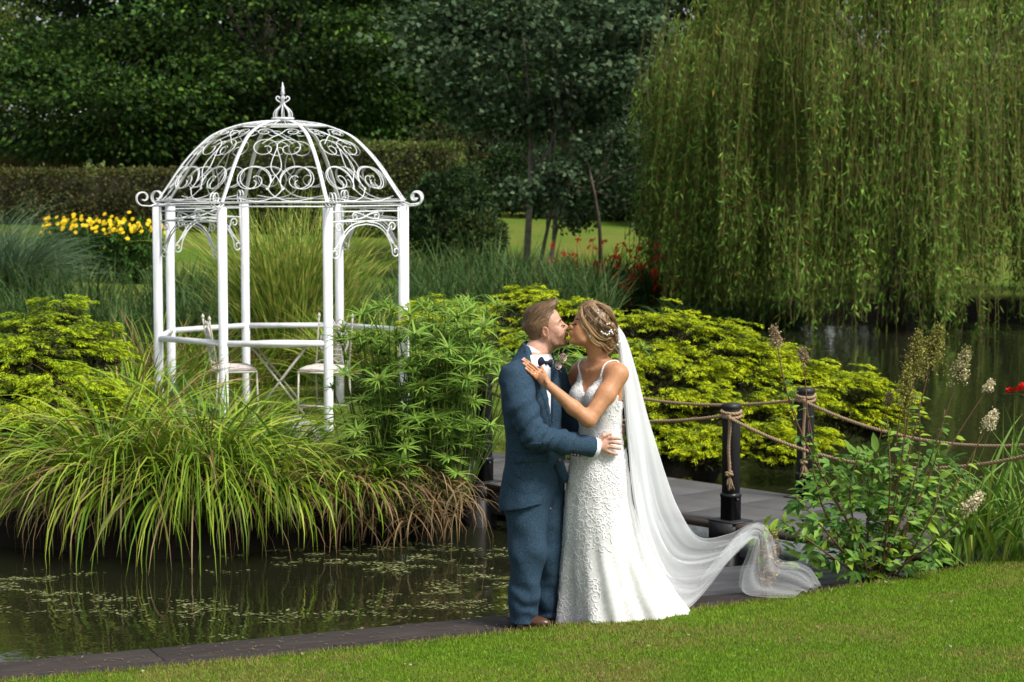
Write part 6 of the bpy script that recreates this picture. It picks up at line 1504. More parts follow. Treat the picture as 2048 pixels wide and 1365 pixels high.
# --- suit materials
def tweed(name, a, b_, c_):
    m, nt, N, L, b = newmat(name); tc = N.new('ShaderNodeTexCoord'); nz = N.new('ShaderNodeTexNoise'); nz.inputs['Scale'].default_value = 520; nz.inputs['Detail'].default_value = 3
    mp = N.new('ShaderNodeMapping'); mp.inputs['Scale'].default_value = (1, 1, 0.45); L.new(tc.outputs['Object'], mp.inputs['Vector']); L.new(mp.outputs['Vector'], nz.inputs['Vector'])
    n2 = N.new('ShaderNodeTexNoise'); n2.inputs['Scale'].default_value = 260; n2.inputs['Detail'].default_value = 2; L.new(mp.outputs['Vector'], n2.inputs['Vector'])
    av = N.new('ShaderNodeMath'); av.operation = 'ADD'; L.new(nz.outputs['Fac'], av.inputs[0]); L.new(n2.outputs['Fac'], av.inputs[1])
    ml = N.new('ShaderNodeMath'); ml.operation = 'MULTIPLY'; ml.inputs[1].default_value = 0.5; L.new(av.outputs[0], ml.inputs[0])
    rp = N.new('ShaderNodeValToRGB'); e = rp.color_ramp.elements; e[0].position = 0.36; e[0].color = (*a, 1); e[1].position = 0.66; e[1].color = (*c_, 1); q = e.new(0.5); q.color = (*b_, 1)
    L.new(ml.outputs[0], rp.inputs['Fac']); L.new(rp.outputs['Color'], b.inputs['Base Color']); b.inputs['Roughness'].default_value = 0.9; b.inputs['Specular IOR Level'].default_value = 0.15
    bp = N.new('ShaderNodeBump'); bp.inputs['Strength'].default_value = 0.5; bp.inputs['Distance'].default_value = 0.002; L.new(nz.outputs['Fac'], bp.inputs['Height']); L.new(bp.outputs['Normal'], b.inputs['Normal'])
    return m
TWEED = tweed('blue_tweed', (0.012, 0.028, 0.049), (0.024, 0.051, 0.082), (0.054, 0.092, 0.130))
NAVY = pmat('navy_cloth', (0.010, 0.016, 0.035), 0.7, 0.3)
SHIRT = pmat('white_shirt_cotton', (0.78, 0.79, 0.84), 0.75, 0.2, bump=(90, 0.15, 0.002))
def wrinkle(p, amp, seed=0, sc=(16, 16, 26)):
    n = fbm(p * np.array(sc), 2, seed); return amp * (np.abs(n - 0.5) * 4 - 0.5)
# --- trousers
fd = Field(Q(1000, 1290, -0.3) * [1, 1, 0] + [0, 0, 0.012], [0.38, Y0 + 0.32, 1.02], 0.0068)
fd.ell(Q(1065, 965, 0.0), (0.142, 0.200, 0.19), np.stack([g_f, g_l, [0, 0, 1.0]]), 0.03)
fd.chain([Q(1052, 1000, -0.055), Q(1055, 1100, -0.085), Q(1049, 1190, -0.085), Q(1046, 1252, -0.075)], [0.125, 0.098, 0.080, 0.077], 0.03)
fd.chain([Q(1088, 1000, 0.06), Q(1095, 1100, 0.055), Q(1093, 1190, 0.075), Q(1093, 1252, 0.09)], [0.118, 0.090, 0.074, 0.070], 0.018)
def trw(p):
    z = p[..., 2]; low = sstep(0.38, 0.05, z)
    return wrinkle(p, 0.0042, 5, (9, 9, 7)) + low * 0.0048 * np.sin(z * 62 + 9 * fbm(p * 8, 2, 8)) + sstep(0.75, 0.5, z) * 0.004 * np.sin((p[..., 0] * 0.8 + z * 0.5) * 45 + 4 * fbm(p * 7, 2, 2))
fd.put(trw, fd.lo, fd.lo + fd.n * fd.h, op='d')
fd.put(lambda p: np.maximum(0.025 - p[..., 2], p[..., 2] - 0.99), fd.lo, fd.lo + fd.n * fd.h, op='i')
V, F = fd.mesh(); V = smooth_np(V, F, 2, 0.5); tr = pmesh('trousers', V, F, TWEED, groom)
# --- shoes
BROWN = pmat('brown_leather', (0.075, 0.035, 0.018), 0.35, 0.5)
for q in (Q(1047, 1258, -0.07), Q(1094, 1252, 0.09)):
    q = np.array([q[0], q[1], 0.0]); d = norm(g_f * 0.9 + [0.3, 0, 0]); q = q - d * 0.035; fd = Field(q - 0.24, q + [0.26, 0.24, 0.16], 0.006)
    Rr = frame(d); fd.ell(q + d * 0.02 + [0, 0, 0.045], (0.085, 0.042, 0.048), Rr, 0.02); fd.ell(q + d * 0.11 + [0, 0, 0.032], (0.085, 0.042, 0.034), Rr, 0.03)
    fd.put(lambda p: 0.006 - p[..., 2], fd.lo, fd.lo + fd.n * fd.h, op='i'); V, F = fd.mesh(); pmesh('shoe', V, F, BROWN, groom)
# --- shirt: body, collar, cuff
fd = Field(Q(960, 1010, -0.3) * [1, 1, 1] - [0, 0, 0.05], [0.4, Y0 + 0.3, 1.62], 0.006)
fd.loft([(z, x, y, a - 0.018, b - 0.013) for z, x, y, a, b in JROWS[2:8]], GY, 0.02)
V, F = fd.mesh(); V = smooth_np(V, F, 1); sh = pmesh('shirt', V, F, SHIRT, groom)
nk = norm(Q(1076, 690, 0) - Q(1066, 722, 0)); n0_ = Q(1066.5, 721, 0.0); uu = norm(np.cross(nk, g_l)); vv = np.cross(nk, uu)
fwd_n = norm(g_f - nk * (g_f @ nk)); lat_n = np.cross(nk, fwd_n)
th = np.linspace(math.radians(14), math.radians(346), 48); Vc = []
for hgt, rad in ((0.0, 0.074), (0.035, 0.071), (0.069, 0.0665), (0.071, 0.0655), (0.062, 0.0645), (0.0, 0.066)):
    hh = hgt * (1 - 0.25 * np.cos(th) ** 2 * (np.cos(th) > 0)); Vc.append(n0_ + nk * hh[:, None] + rad * (np.cos(th)[:, None] * fwd_n * 1.02 + np.sin(th)[:, None] * lat_n))
Vc = np.array(Vc).reshape(-1, 3); nT = len(th); i = np.arange(5)[:, None]; j = np.arange(nT - 1)[None, :]
Fc = np.stack([i * nT + j, i * nT + j + 1, (i + 1) * nT + j + 1, (i + 1) * nT + j], 2).reshape(-1, 4); pmesh('collar', Vc, Fc, SHIRT, groom, parent=sh)
wd_ = norm(g_wr - g_el)
def sleeve_ring(c, d, rad, hgt, name, mat, root, parent):
    a = np.linspace(0, 2 * np.pi, 29)[:-1]; u = norm(np.cross(d, [0, 0, 1.0])); w = np.cross(u, d); prof = ((0, rad * .9), (0, rad), (hgt * .5, rad * 1.0), (hgt, rad * 0.99), (hgt, rad * .86), (hgt - 0.012, rad * .84))
    Vr = np.array([c + d * h + r * (np.cos(a)[:, None] * u + np.sin(a)[:, None] * w) for h, r in prof]).reshape(-1, 3); n = 28; i = np.arange(5)[:, None]; j = np.arange(n)[None, :]
    return pmesh(name, Vr, np.stack([i * n + j, i * n + (j + 1) % n, (i + 1) * n + (j + 1) % n, (i + 1) * n + j], 2).reshape(-1, 4), mat, root, parent=parent)
sleeve_ring(g_wr - wd_ * 0.02, wd_, 0.053, 0.040, 'cuff', SHIRT, groom, sh)
# --- jacket
fd = Field(Q(960, 1040, -0.42) * [1, 1, 0] + [0, 0, 0.60], [0.60, Y0 + 0.40, 1.62], 0.006)
fd.loft(JROWS, GY, 0.03)
put_arm_r(fd, 0.014)
fd.chain([g_lsh, g_lel, g_lwr], [0.082, 0.066, 0.052], 0.03)
fd.cone(Q(1100, 880, -0.02), Q(1126, 956, -0.03), 0.035, 0.030, 0.04)                     # front flare of the far panel
fd.put(lambda p: wrinkle(p, 0.0035, 12, (10, 10, 14)), fd.lo, fd.lo + fd.n * fd.h, op='d')
def folds(p):                                                                             # creases at elbow, armpit and waist
    t = np.clip(((p - g_sh) @ (g_el - g_sh)) / ((g_el - g_sh) @ (g_el - g_sh)), 0, 1.0); near = np.exp(-np.linalg.norm(p - g_el, axis=-1) ** 2 / 0.009)
    dirv = norm(norm(g_wr - g_el) * 0.7 + norm(g_el - g_sh) * 0.7)
    f1 = near * 0.012 * np.sin(((p - g_el) @ dirv) * 130 + 6 * fbm(p * 12, 2, 31))
    arm = np.exp(-np.linalg.norm(p - (g_sh * .45 + g_el * .55), axis=-1) ** 2 / 0.014) * 0.009 * np.sin(((p - g_sh) @ np.array([0.55, 0.0, -0.8])) * 75 + 5 * fbm(p * 9, 2, 33))
    fa = np.exp(-np.linalg.norm(p - (g_el * .5 + g_wr * .5), axis=-1) ** 2 / 0.010) * 0.008 * np.sin(((p - g_el) @ np.array([0.75, 0, -0.6])) * 90 + 5 * fbm(p * 9, 2, 35))
    return f1 + arm + fa
fd.put(folds, fd.lo, fd.lo + fd.n * fd.h, op='d')
jz = lambda py: Q(1060, py, 0)[2]
cJ = np.array([Q(1064, 760, 0)[0], Y0])
def uvJ(p): d = p[..., :2] - np.array([np.interp(p[..., 2], [r[0] for r in sorted(JROWS)], [r[1] for r in sorted(JROWS)]), np.full(p.shape[:-1], Y0)]).transpose(*range(1, p.ndim), 0); return d @ g_l[:2], d @ g_f[:2]
zb_, zt_ = jz(872), jz(700)
def opening(p):
    u, v = uvJ(p); w = np.interp(p[..., 2], [zb_, jz(800), jz(740), zt_, jz(680)], [-0.005, 0.020, 0.046, 0.062, 0.07]); return np.where(v > 0.0, w - np.abs(u), -1.0)
def lapel(p):
    u, v = uvJ(p); w = np.interp(p[..., 2], [zb_, jz(800), jz(740), zt_, jz(680)], [-0.005, 0.020, 0.046, 0.062, 0.07]); lw_ = np.interp(p[..., 2], [zb_, jz(790), jz(745), jz(738), zt_], [0.0, 0.045, 0.066, 0.045, 0.045]); e = np.abs(u) - w
    return np.where((v > 0.0) & (e < lw_) & (e > -0.03) & (p[..., 2] > zb_), -0.0075, 0.0)
tbox = (np.array([Q(980, 700, 0)[0], Y0 - 0.24, jz(880)]), np.array([Q(1145, 700, 0)[0], Y0 + 0.24, 1.62]))
fd.put(lapel, *tbox, op='d'); fd.put(opening, *tbox, op='i')
neckhole = lambda p: 0.066 - np.linalg.norm((p - n0_) - ((p - n0_) @ nk)[..., None] * nk, axis=-1)
fd.put(lambda p: np.where(p[..., 2] > jz(724), neckhole(p), -1), *tbox, op='i')
fd.put(lambda p: p[..., 2] - np.interp(uvJ(p)[1], [-0.10, -0.066, 0.0, 0.05, 0.08, 0.2], [jz(682), jz(683), jz(692), jz(716), jz(730), jz(730)]), *tbox, op='i')
fd.put(lambda p: -(p[..., 2] - (jz(1008) + 0.018 * np.sin((p[..., 0] - 0.05) * 14))), fd.lo, fd.lo + fd.n * fd.h, op='i')
fd.put(lambda p: ((p - g_wr) @ wd_) - 0.0, np.minimum(g_wr, g_el) - [0.0, 0.12, 0.12], g_wr + [0.16, 0.09, 0.12], op='i', pad=0.0) 
# centre vent at the back and front cutaway
fd.put(lambda p: np.where((p[..., 2] < jz(905)) & (np.abs(uvJ(p)[0] + 0.02) < 0.006) & (uvJ(p)[1] < 0), 0.004, -1.0), fd.lo, fd.lo + fd.n * fd.h, op='i')
fd.put(lambda p: np.where((uvJ(p)[1] > 0) & (p[..., 2] < jz(925)), (0.004 + 0.55 * (jz(925) - p[..., 2]) ** 1.35 * 1.6) - np.abs(uvJ(p)[0] - 0.01), -1.0), [cJ[0] - 0.3, Y0 - 0.3, 0.6], [cJ[0] + 0.32, Y0 + 0.3, jz(925)], op='i')
V, F = fd.mesh(); V = smooth_np(V, F, 2, 0.5); jk = pmesh('jacket', V, F, TWEED, groom)
JB = BVHTree.FromPolygons([tuple(v) for v in V], F.tolist())
eye = Vector((0, 0, CAM_Z))
def hit(px, py, bvh, off=0.0):
    d = Vector(ray(px, py)).normalized(); loc, nrm, i, dist = bvh.ray_cast(eye, d)
    if loc is None: return None
    if nrm.dot(d) > 0: nrm = -nrm
    return np.array(loc + nrm * off), np.array(nrm)
def patch(name, quad, bvh, off, mat, root, parent, nu=12, nv=5):
    """cloth piece lying on the surface: quad of pixel corners"""
    q = np.array(quad, float); Vp = []; last = None
    for j in range(nv):
        for i in range(nu):
            a, b = i / (nu - 1), j / (nv - 1); p = (q[0] * (1 - a) + q[1] * a) * (1 - b) + (q[3] * (1 - a) + q[2] * a) * b; h = hit(p[0], p[1], bvh, off)
            if h is not None: last = h[0]
            Vp.append(last if last is not None else Q(p[0], p[1], -.2))
    Vp = np.array(Vp); i = np.arange(nv - 1)[:, None]; j = np.arange(nu - 1)[None, :]; Fp = np.stack([i * nu + j, i * nu + j + 1, (i + 1) * nu + j + 1, (i + 1) * nu + j], 2).reshape(-1, 4)
    o = pmesh(name, Vp, Fp, mat, root, parent=parent); md = o.modifiers.new('thickness', 'SOLIDIFY'); md.thickness = 0.004; md.offset = 0; return o
patch('pocket_flap', [(1029, 913), (1093, 906), (1094, 922), (1030, 927)], JB, 0.006, TWEED, groom, jk)
patch('pocket_flap', [(1049, 887), (1082, 884), (1083, 892), (1050, 897)], JB, 0.005, TWEED, groom, jk)
BTN = pmat('horn_button', (0.13, 0.085, 0.05), 0.35, 0.5)
def button(px, py, bvh, r, root, parent):
    h = hit(px, py, bvh)
    if h is None: return
    c, n = h; mb = MB(); mb.tube([c - n * 0.002, c + n * 0.005, c + n * 0.0065], [r, r, r * 0.75], 10); V, Fq = mb.arrays(); pmesh('button', V, Fq, BTN, root, smooth=False, parent=parent)
button(1119, 921, JB, 0.011, groom, jk)
for k in range(4): button(1143 + 6.2 * k, 908.5 + 1.0 * k, JB, 0.0075, groom, jk)
# far lapel side: navy edge of the collar fold
# --- bow tie
fd = Field(Q(1075, 750, -0.25), Q(1125, 700, -0.02), 0.003)
bt_c = n0_ + fwd_n * 0.082 + nk * 0.012
for s in (-1, 1):
    RR = np.stack([lat_n, nk, fwd_n]); fd.ell(bt_c + lat_n * s * 0.030, (0.030, 0.013, 0.009), RR, 0.006); fd.ell(bt_c + lat_n * s * 0.052, (0.010, 0.027, 0.009), RR, 0.02); fd.ell(bt_c + lat_n * s * 0.042, (0.012, 0.021, 0.009), RR, 0.015)
fd.ell(bt_c + fwd_n * 0.006, (0.010, 0.012, 0.010), np.stack([lat_n, nk, fwd_n]), 0.004); V, F = fd.mesh(); pmesh('bow_tie', V, F, NAVY, groom)
# --- buttonhole flowers
ROSE = pmat('blush_rose_petal', (0.74, 0.55, 0.50), 0.6, 0.2); GREENB = pmat('buttonhole_leaf', (0.10, 0.17, 0.06), 0.6, 0.2)
rb = empty('buttonhole', (0, 0, 0)); rb.parent = groom
def rose(c, R_, n, root, seed):
    rng = np.random.default_rng(seed); mb = MB()
    for k in range(13):
        a = k * 2.4; rr = R_ * (0.25 + 0.75 * k / 13); t = np.linspace(-0.9, 0.9, 7); up = R_ * (0.75 - 0.55 * k / 13)
        u = norm(np.cross(n, [0.1, 0.2, 1.0])); w = np.cross(n, u); pts0 = np.array([c + rr * (math.cos(a + q) * u + math.sin(a + q) * w) * 0.75 for q in t]); pts1 = np.array([c + rr * (math.cos(a + q) * u + math.sin(a + q) * w) * 1.05 + n * up * (1 - 0.25 * q * q) for q in t])
        V = np.vstack([pts0, pts1]); F = [[q, q + 1, q + 8, q + 7] for q in range(6)]; mb.add(V, F)
    V, Fq = mb.arrays(); return pmesh('rose', V, Fq, ROSE, groom, parent=rb)
bn = norm(g_f + [0, -0.4, 0.2]); bc = Q(1115, 731, -0.075); rose(bc, 0.026, bn, groom, 1); rose(Q(1124, 716, -0.06), 0.028, bn, groom, 2)
mb = MB(); rng = np.random.default_rng(5)
for k in range(34):
    p = bc + np.array([0.012, 0, 0.02]) + rng.standard_normal(3) * [0.008, 0.01, 0.015]; e = p + norm(rng.standard_normal(3) + [0.35, -0.3, 0.9]) * rng.uniform(0.03, 0.062); mb.tube([p, e], 0.0011, 3); sd = norm(np.cross(e - p, rng.standard_normal(3))) * 0.005; mb.add([e - (e - p) * .25, e + sd, e + (e - p) * .15, e - sd], [[0, 1, 2, 3]])
V, Fq = mb.arrays(); pmesh('sprig', V, Fq, GREENB, groom, parent=rb)

# ---------------------------------------------------------------- bride
bride = empty('person', (0.50, Y0 + 0.05, 0.0)); tag(bride, 'woman in a white lace wedding dress and long veil kissing the groom', 'person')
def bust(fd, infl, k=0.03):
    for s in (-1, 1):
        c = np.array([Q(1197, 792, 0.03)[0], Y0 + 0.03, Q(1197, 793, 0.03)[2]]) + b_f * 0.066 + b_l * s * 0.062; fd.ell(c, np.array([0.062, 0.064, 0.066]) + infl, np.stack([b_f, b_l, [0, 0, 1.0]]), k)
def torso(fd, infl): fd.loft([(z, x, y, a + infl, b + infl) for z, x, y, a, b in BROWS], BY, 0.03); bust(fd, infl)
fd = Field([-0.12, Y0 - 0.36, 0.0], [0.78, Y0 + 0.42, 1.86], 0.005)
head(fd, B_HEAD_O, B_R, B_S, False)
fd.chain([B_HEAD_O + B_S * (-0.022 * B_R[0] - 0.05 * B_R[2]), Q(1195, 708, 0.01), Q(1201, 738, 0.03)], [0.050, 0.0465, 0.060], 0.03)
torso(fd, 0.0)
b_rsh = Q(1163, 741, 0.15)
fd.chain([Q(1201, 735, 0.03), b_sh + [-0.008, 0.0, 0.0]], [0.045, 0.050], 0.04); fd.chain([Q(1201, 735, 0.03), b_rsh], [0.045, 0.046], 0.04)
for s in (-1, 1): fd.cone(Q(1197, 741, 0.03) + b_f * 0.065 + b_l * s * 0.02, Q(1199, 731, 0.03) + b_f * 0.04 + b_l * s * 0.12, 0.010, 0.012, 0.025)    # collar bones
fd.chain([b_sh, b_sh * .55 + b_el * .45 + [0.004, 0, -0.002], b_el], [0.052, 0.050, 0.040], 0.03)
fd.chain([b_el, b_el * .6 + b_wr * .4 + [0, 0, -0.006], b_wr], [0.040, 0.039, 0.0255], 0.02)
def onj(px, py, off=0.010):
    h = hit(px, py, JB); return Q(px, py, -0.25) if h is None else h[0] + norm(np.array([0.1, -1.0, 0.1])) * off
kn = [onj(1080, 743, 0.014), onj(1077, 748, 0.014), onj(1074, 753, 0.014), onj(1072, 758, 0.013)]
tips = [(1047, 717), (1044, 720), (1046, 727), (1051, 737)]; fing = []
for q, (tx, ty) in enumerate(tips):
    kx, ky = ((1080, 743), (1077, 748), (1074, 753), (1072, 758))[q]
    fing.append([kn[q], onj(kx + (tx - kx) * .4, ky + (ty - ky) * .42, 0.015), onj(kx + (tx - kx) * .72, ky + (ty - ky) * .72, 0.012), onj(tx, ty, 0.008)])
b_kn = (kn[1] + kn[2]) / 2
hand(fd, b_wr, b_kn, np.array([0.25, 0.9, 0.0]), fing, r=0.0080, palm=(0.032, 0.013), thumb=[Q(1093, 757, 0) * [1, 0, 1] + [0, b_wr[1], 0], onj(1087, 746, 0.02), onj(1083, 737, 0.012), onj(1079, 729, 0.008)])
# far arm behind the groom
r_el, r_wr = Q(1112, 800, 0.29), Q(1040, 772, 0.22)
fd.chain([b_rsh, r_el], [0.048, 0.040], 0.03); fd.chain([r_el, r_wr], [0.040, 0.026], 0.02)
rk_ = Q(1018, 762, 0.165); hand(fd, r_wr, rk_, np.array([0.2, -0.9, 0.0]), [fpath(rk_ + [0, 0, dz], rk_ + [-0.03, -0.03, dz], rk_ + [-0.04, -0.055, dz]) for dz in (0.024, 0.008, -0.008, -0.024)], r=0.0082, palm=(0.034, 0.013), thumb=[r_wr, r_wr + [-0.03, -0.02, 0.04], r_wr + [-0.05, -0.04, 0.05]])
# legs and feet under the skirt
for s in (-1, 1):
    h0 = Q(1199, 985, 0.04) + b_l * s * 0.065; fd.chain([h0, h0 + [0, 0.01, -0.36], h0 + [0.01, 0.03, -0.70]], [0.072, 0.05, 0.036], 0.03); q = h0 + np.array([0.01, 0.03, -0.70]); q[2] = 0.06; fd.chain([h0 + [0.01, 0.03, -0.68], q, q + b_f * 0.10 - [0, 0, 0.035]], [0.036, 0.034, 0.024], 0.02)
V, F = fd.mesh(); V = smooth_np(V, F, 1, 0.4)
lc = (V - B_HEAD_O) @ B_R.T / B_S; x_, y_, z_ = lc.T; isH = (np.abs(z_) < 0.15) & (np.abs(x_) < 0.15)
base = np.tile([0.49, 0.235, 0.115], (len(V), 1))
blush = isH * np.exp(-((x_ - 0.05) ** 2 + (z_ + 0.03) ** 2) / 0.0009); base = base * (1 - 0.25 * blush[:, None]) + np.array([0.50, 0.19, 0.09]) * 0.25 * blush[:, None]
lips = isH * (x_ > 0.088) * (np.abs(z_ + 0.0617) < 0.0135) * (np.abs(y_) < 0.02); base[lips > 0] = (0.45, 0.165, 0.10)
shadow_ = isH * np.exp(-(((x_ - 0.083) / 0.014) ** 2 + ((z_ - 0.008) / 0.008) ** 2 + ((np.abs(y_) - 0.031) / 0.014) ** 2)); base = base * (1 - 0.6 * shadow_[:, None]) + np.array([0.16, 0.07, 0.04]) * 0.6 * shadow_[:, None]
# pale pink nails on the hand
for tip in [f_[-1] + np.array([0, -0.004, 0.0]) for f_ in fing]: base[np.linalg.norm(V - tip, axis=1) < 0.0095] = (0.70, 0.42, 0.42)
pmesh('body', V, F, SKIN_W, bride, cols=base); bb_V, bb_F = V, F
face_bits(bride, B_HEAD_O, B_R, B_S, (0.09, 0.045, 0.022), False, V, F)
btorso = sub_bvh(V, F, (V[:, 2] > 1.15) & (V[:, 2] < 1.50))
# --- dress: bodice
WHITE_S = pmat('ivory_satin', (0.80, 0.79, 0.77), 0.55, 0.35, bump=(14, 0.15, 0.01)); LACE = pmat('white_lace', (0.88, 0.88, 0.87), 0.75, 0.2)
NET = pmat('lace_ground_net', (0.63, 0.615, 0.60), 0.8, 0.2, noise=(180, (0.80, 0.79, 0.78), 0.42, 0.6), bump=(220, 0.4, 0.002))
fd = Field([0.16, Y0 - 0.30, 0.75], [0.76, Y0 + 0.32, 1.52], 0.005); torso(fd, 0.007)
bz = lambda py: Q(1190, py, 0.0)[2]
def uvB(p): dx = p[..., 0] - Q(1200, 800, 0.03)[0]; dy = p[..., 1] - (Y0 + 0.03); return dx * b_l[0] + dy * b_l[1], dx * b_f[0] + dy * b_f[1]
def neckline(p):
    u, v = uvB(p); au = np.abs(u); zf = np.interp(au, [0, 0.02, 0.085, 0.10, 0.135, 0.17, 0.2], [bz(792), bz(780), bz(748), bz(752), bz(782), bz(800), bz(800)]) + 0.003 * np.sin(au * 260)
    zbk = np.interp(au, [0, 0.10, 0.17], [bz(815), bz(805), bz(798)]); return p[..., 2] - np.where(v > 0, zf, zbk)
fd.put(neckline, fd.lo, fd.lo + fd.n * fd.h, op='i'); V, F = fd.mesh(); V = smooth_np(V, F, 1, 0.4); dress = pmesh('dress', V, F, NET, bride)
bod = (V, F)
# straps
for s in (-1, 1):
    def sp(u, py, v, up=0.0): return np.array([Q(1200, 800, 0.03)[0], Y0 + 0.03, 0]) + b_l * u * s + b_f * v + np.array([0, 0, bz(py)])
    ctl = [sp(0.088, 752, 0.082), sp(0.10, 734, 0.062), sp(0.115, 722, 0.02), sp(0.122, 728, -0.04), sp(0.12, 755, -0.075), sp(0.11, 800, -0.092)]
    ctl = np.array(ctl); pts = spline(ctl, 34); mb = MB(); c0_ = np.array([Q(1200, 770, .03)[0], Y0 + .03, 1.3]); new = []
    for q in pts:
        l_, n_ = snap(q, btorso, 0); n_ = n_ if n_ @ (q - c0_) > 0 else -n_; new.append(l_ + n_ * 0.004)
    pts = np.array(new); mb.tube(pts, 0.0042, 6)
    for q in pts[::1]: mb.tube([q - [0, 0, .0035], q + [0, 0, .0035]], 0.0058, 5)
    Vv, Fq = mb.arrays(); pmesh('strap', Vv, Fq, LACE, bride, parent=dress)
# --- skirt with train
SK = np.array([(898, 1148, 1252, 0.146, 0.03), (925, 1141, 1257, 0.160, 0.03), (950, 1135, 1261, 0.172, 0.035), (1005, 1129, 1268, 0.188, 0.045), (1060, 1124, 1286, 0.212, 0.06), (1120, 1119, 1314, 0.245, 0.085), (1180, 1115, 1347, 0.275, 0.11), (1225, 1112, 1376, 0.30, 0.13), (1257, 1110, 1398, 0.315, 0.14)], float)
def skirt(theta, t):
    """theta 0 = +x; t 0 top .. 1 hem"""
    py = SK[0, 0] + (SK[-1, 0] - SK[0, 0]) * t; L_, R_, hd, dc = [np.interp(py, SK[:, 0], SK[:, q]) for q in (1, 2, 3, 4)]
    cx = (L_ + R_) / 2; hw = (R_ - L_) / 2 / FPX * Y0; X = (cx - 1024) / FPX * Y0; z = np.interp(py, SK[:, 0], [Q(1200, q, 0.03)[2] for q in SK[:, 0]]); z = np.maximum(z * (1 - 0.0) - 0.012 * t, 0.004)
    amp = 0.085 * np.clip((t - 0.18) / 0.82, 0, 1) ** 1.3
    fold = np.sin(theta * 7 + 1.2 + 1.3 * t) * 0.55 + np.sin(theta * 11 + 0.4 - 1.0 * t) * 0.45 + 0.35 * np.sin(theta * 19 + 2.2 * t)
    r = 1 + amp * fold
    trn = np.clip((t - 0.55) / 0.45, 0, 1) ** 2 * np.clip(np.cos(theta - 0.15), 0, 1) ** 3 * 0.12
    return np.stack([X + hw * r * np.cos(theta) * (1 + trn), Y0 + dc + hd * r * np.sin(theta), z + 0 * theta], -1)
nth, ntt = 200, 70; TH, TT = np.meshgrid(np.linspace(0, 2 * np.pi, nth, endpoint=False), np.linspace(0, 1, ntt), indexing='ij'); Vs = skirt(TH, TT).reshape(-1, 3)
Vs += normals_np(Vs, np.stack([(np.arange(nth)[:, None] * ntt + np.arange(ntt - 1)), ((np.arange(nth)[:, None] + 1) % nth) * ntt + np.arange(ntt - 1), ((np.arange(nth)[:, None] + 1) % nth) * ntt + np.arange(1, ntt), (np.arange(nth)[:, None] * ntt + np.arange(1, ntt))], 2).reshape(-1, 4)) * (fbm(Vs * np.array([14, 14, 5]), 2, 6) - 0.5)[:, None] * 0.012
i = np.arange(nth)[:, None]; j = np.arange(ntt - 1)[None, :]; i2 = (i + 1) % nth
Fs = np.stack([i * ntt + j, i2 * ntt + j, i2 * ntt + j + 1, i * ntt + j + 1], 2).reshape(-1, 4)[:, ::-1]
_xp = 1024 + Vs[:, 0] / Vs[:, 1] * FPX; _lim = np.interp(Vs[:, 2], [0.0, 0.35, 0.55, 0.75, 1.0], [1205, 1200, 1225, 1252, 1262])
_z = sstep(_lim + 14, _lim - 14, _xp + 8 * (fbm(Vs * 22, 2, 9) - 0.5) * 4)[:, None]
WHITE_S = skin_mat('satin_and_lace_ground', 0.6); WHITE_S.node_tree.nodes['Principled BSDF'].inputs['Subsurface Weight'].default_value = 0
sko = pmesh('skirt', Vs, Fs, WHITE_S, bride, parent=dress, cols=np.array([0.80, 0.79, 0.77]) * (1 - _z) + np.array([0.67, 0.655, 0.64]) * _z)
# --- lace scrolls appliqued on bodice and skirt
def lace(V, F, pts_sel, n, size, root, parent, rng, keep=None):
    bvh = BVHTree.FromPolygons([tuple(v) for v in V], F.tolist()); Nn = normals_np(V, F); cand = np.nonzero(pts_sel)[0]; Vl = []; Fl = []; n0 = 0; taken = np.zeros((0, 3)); tries = 0; made = 0
    while made < n and tries < n * 6:
        tries += 1; c = rng.choice(cand); p = V[c]; nn = Nn[c]; s = rng.uniform(*size)
        if len(taken) and np.min(np.linalg.norm(taken - p, axis=1)) < s * 0.62: continue
        taken = np.vstack([taken, p]); made += 1
        u = norm(np.cross(nn, [0, 0, 1.0])); w = np.cross(nn, u); a0 = rng.uniform(0, 6.28); hand_ = rng.choice([-1, 1])
        curves = []
        t = np.linspace(0, 1, 18); a = a0 + hand_ * t * 7.5; r = s * 0.42 * (1 - 0.85 * t); curves.append((np.stack([r * np.cos(a), r * np.sin(a)], 1), 0.0026))
        e = curves[0][0][0]; tdir = np.array([math.cos(a0 - hand_ * 1.5), math.sin(a0 - hand_ * 1.5)]); tt_ = np.linspace(0, 1, 7)[:, None]; curves.append((e + tdir * tt_ * s * 0.65 + np.array([math.cos(a0), math.sin(a0)]) * tt_ ** 2 * s * 0.3, 0.0036))
        for k in range(4):
            b = a0 + 1.3 * k; c0 = np.array([math.cos(b), math.sin(b)]) * s * 0.44; curves.append((c0 + np.array([math.cos(b + .5), math.sin(b + .5)]) * np.linspace(0, 1, 4)[:, None] * s * 0.2, 0.0042))
        for cv, wd in curves:
            P3 = p + cv[:, :1] * u + cv[:, 1:] * w; L3 = []; N3 = []
            for q in P3:
                loc, nr, ii, dd = bvh.find_nearest(Vector(q)); L3.append(loc); N3.append(nr)
            L3 = np.array(L3); N3 = np.array(N3); N3 = np.where((N3 @ nn)[:, None] < 0, -N3, N3); tan = norm(np.gradient(L3, axis=0)); sd = norm(np.cross(tan, N3)); L3 = L3 + N3 * 0.0022
            ww = wd * np.sin(np.linspace(0.25, 2.9, len(L3)))[:, None]; m = len(L3)
            Vl.append(np.stack([L3 - sd * ww, L3 + N3 * 0.0012, L3 + sd * ww], 1).reshape(-1, 3)); k = np.arange(m - 1)
            for cidx in (0, 1): Fl.append(np.stack([3 * k + cidx, 3 * k + cidx + 1, 3 * k + 4 + cidx, 3 * k + 3 + cidx], 1) + n0)
            n0 += 3 * m
    o = pmesh('lace', np.vstack(Vl), np.vstack(Fl), LACE, root, parent=parent); o['kind'] = 'stuff'
rng = np.random.default_rng(401)
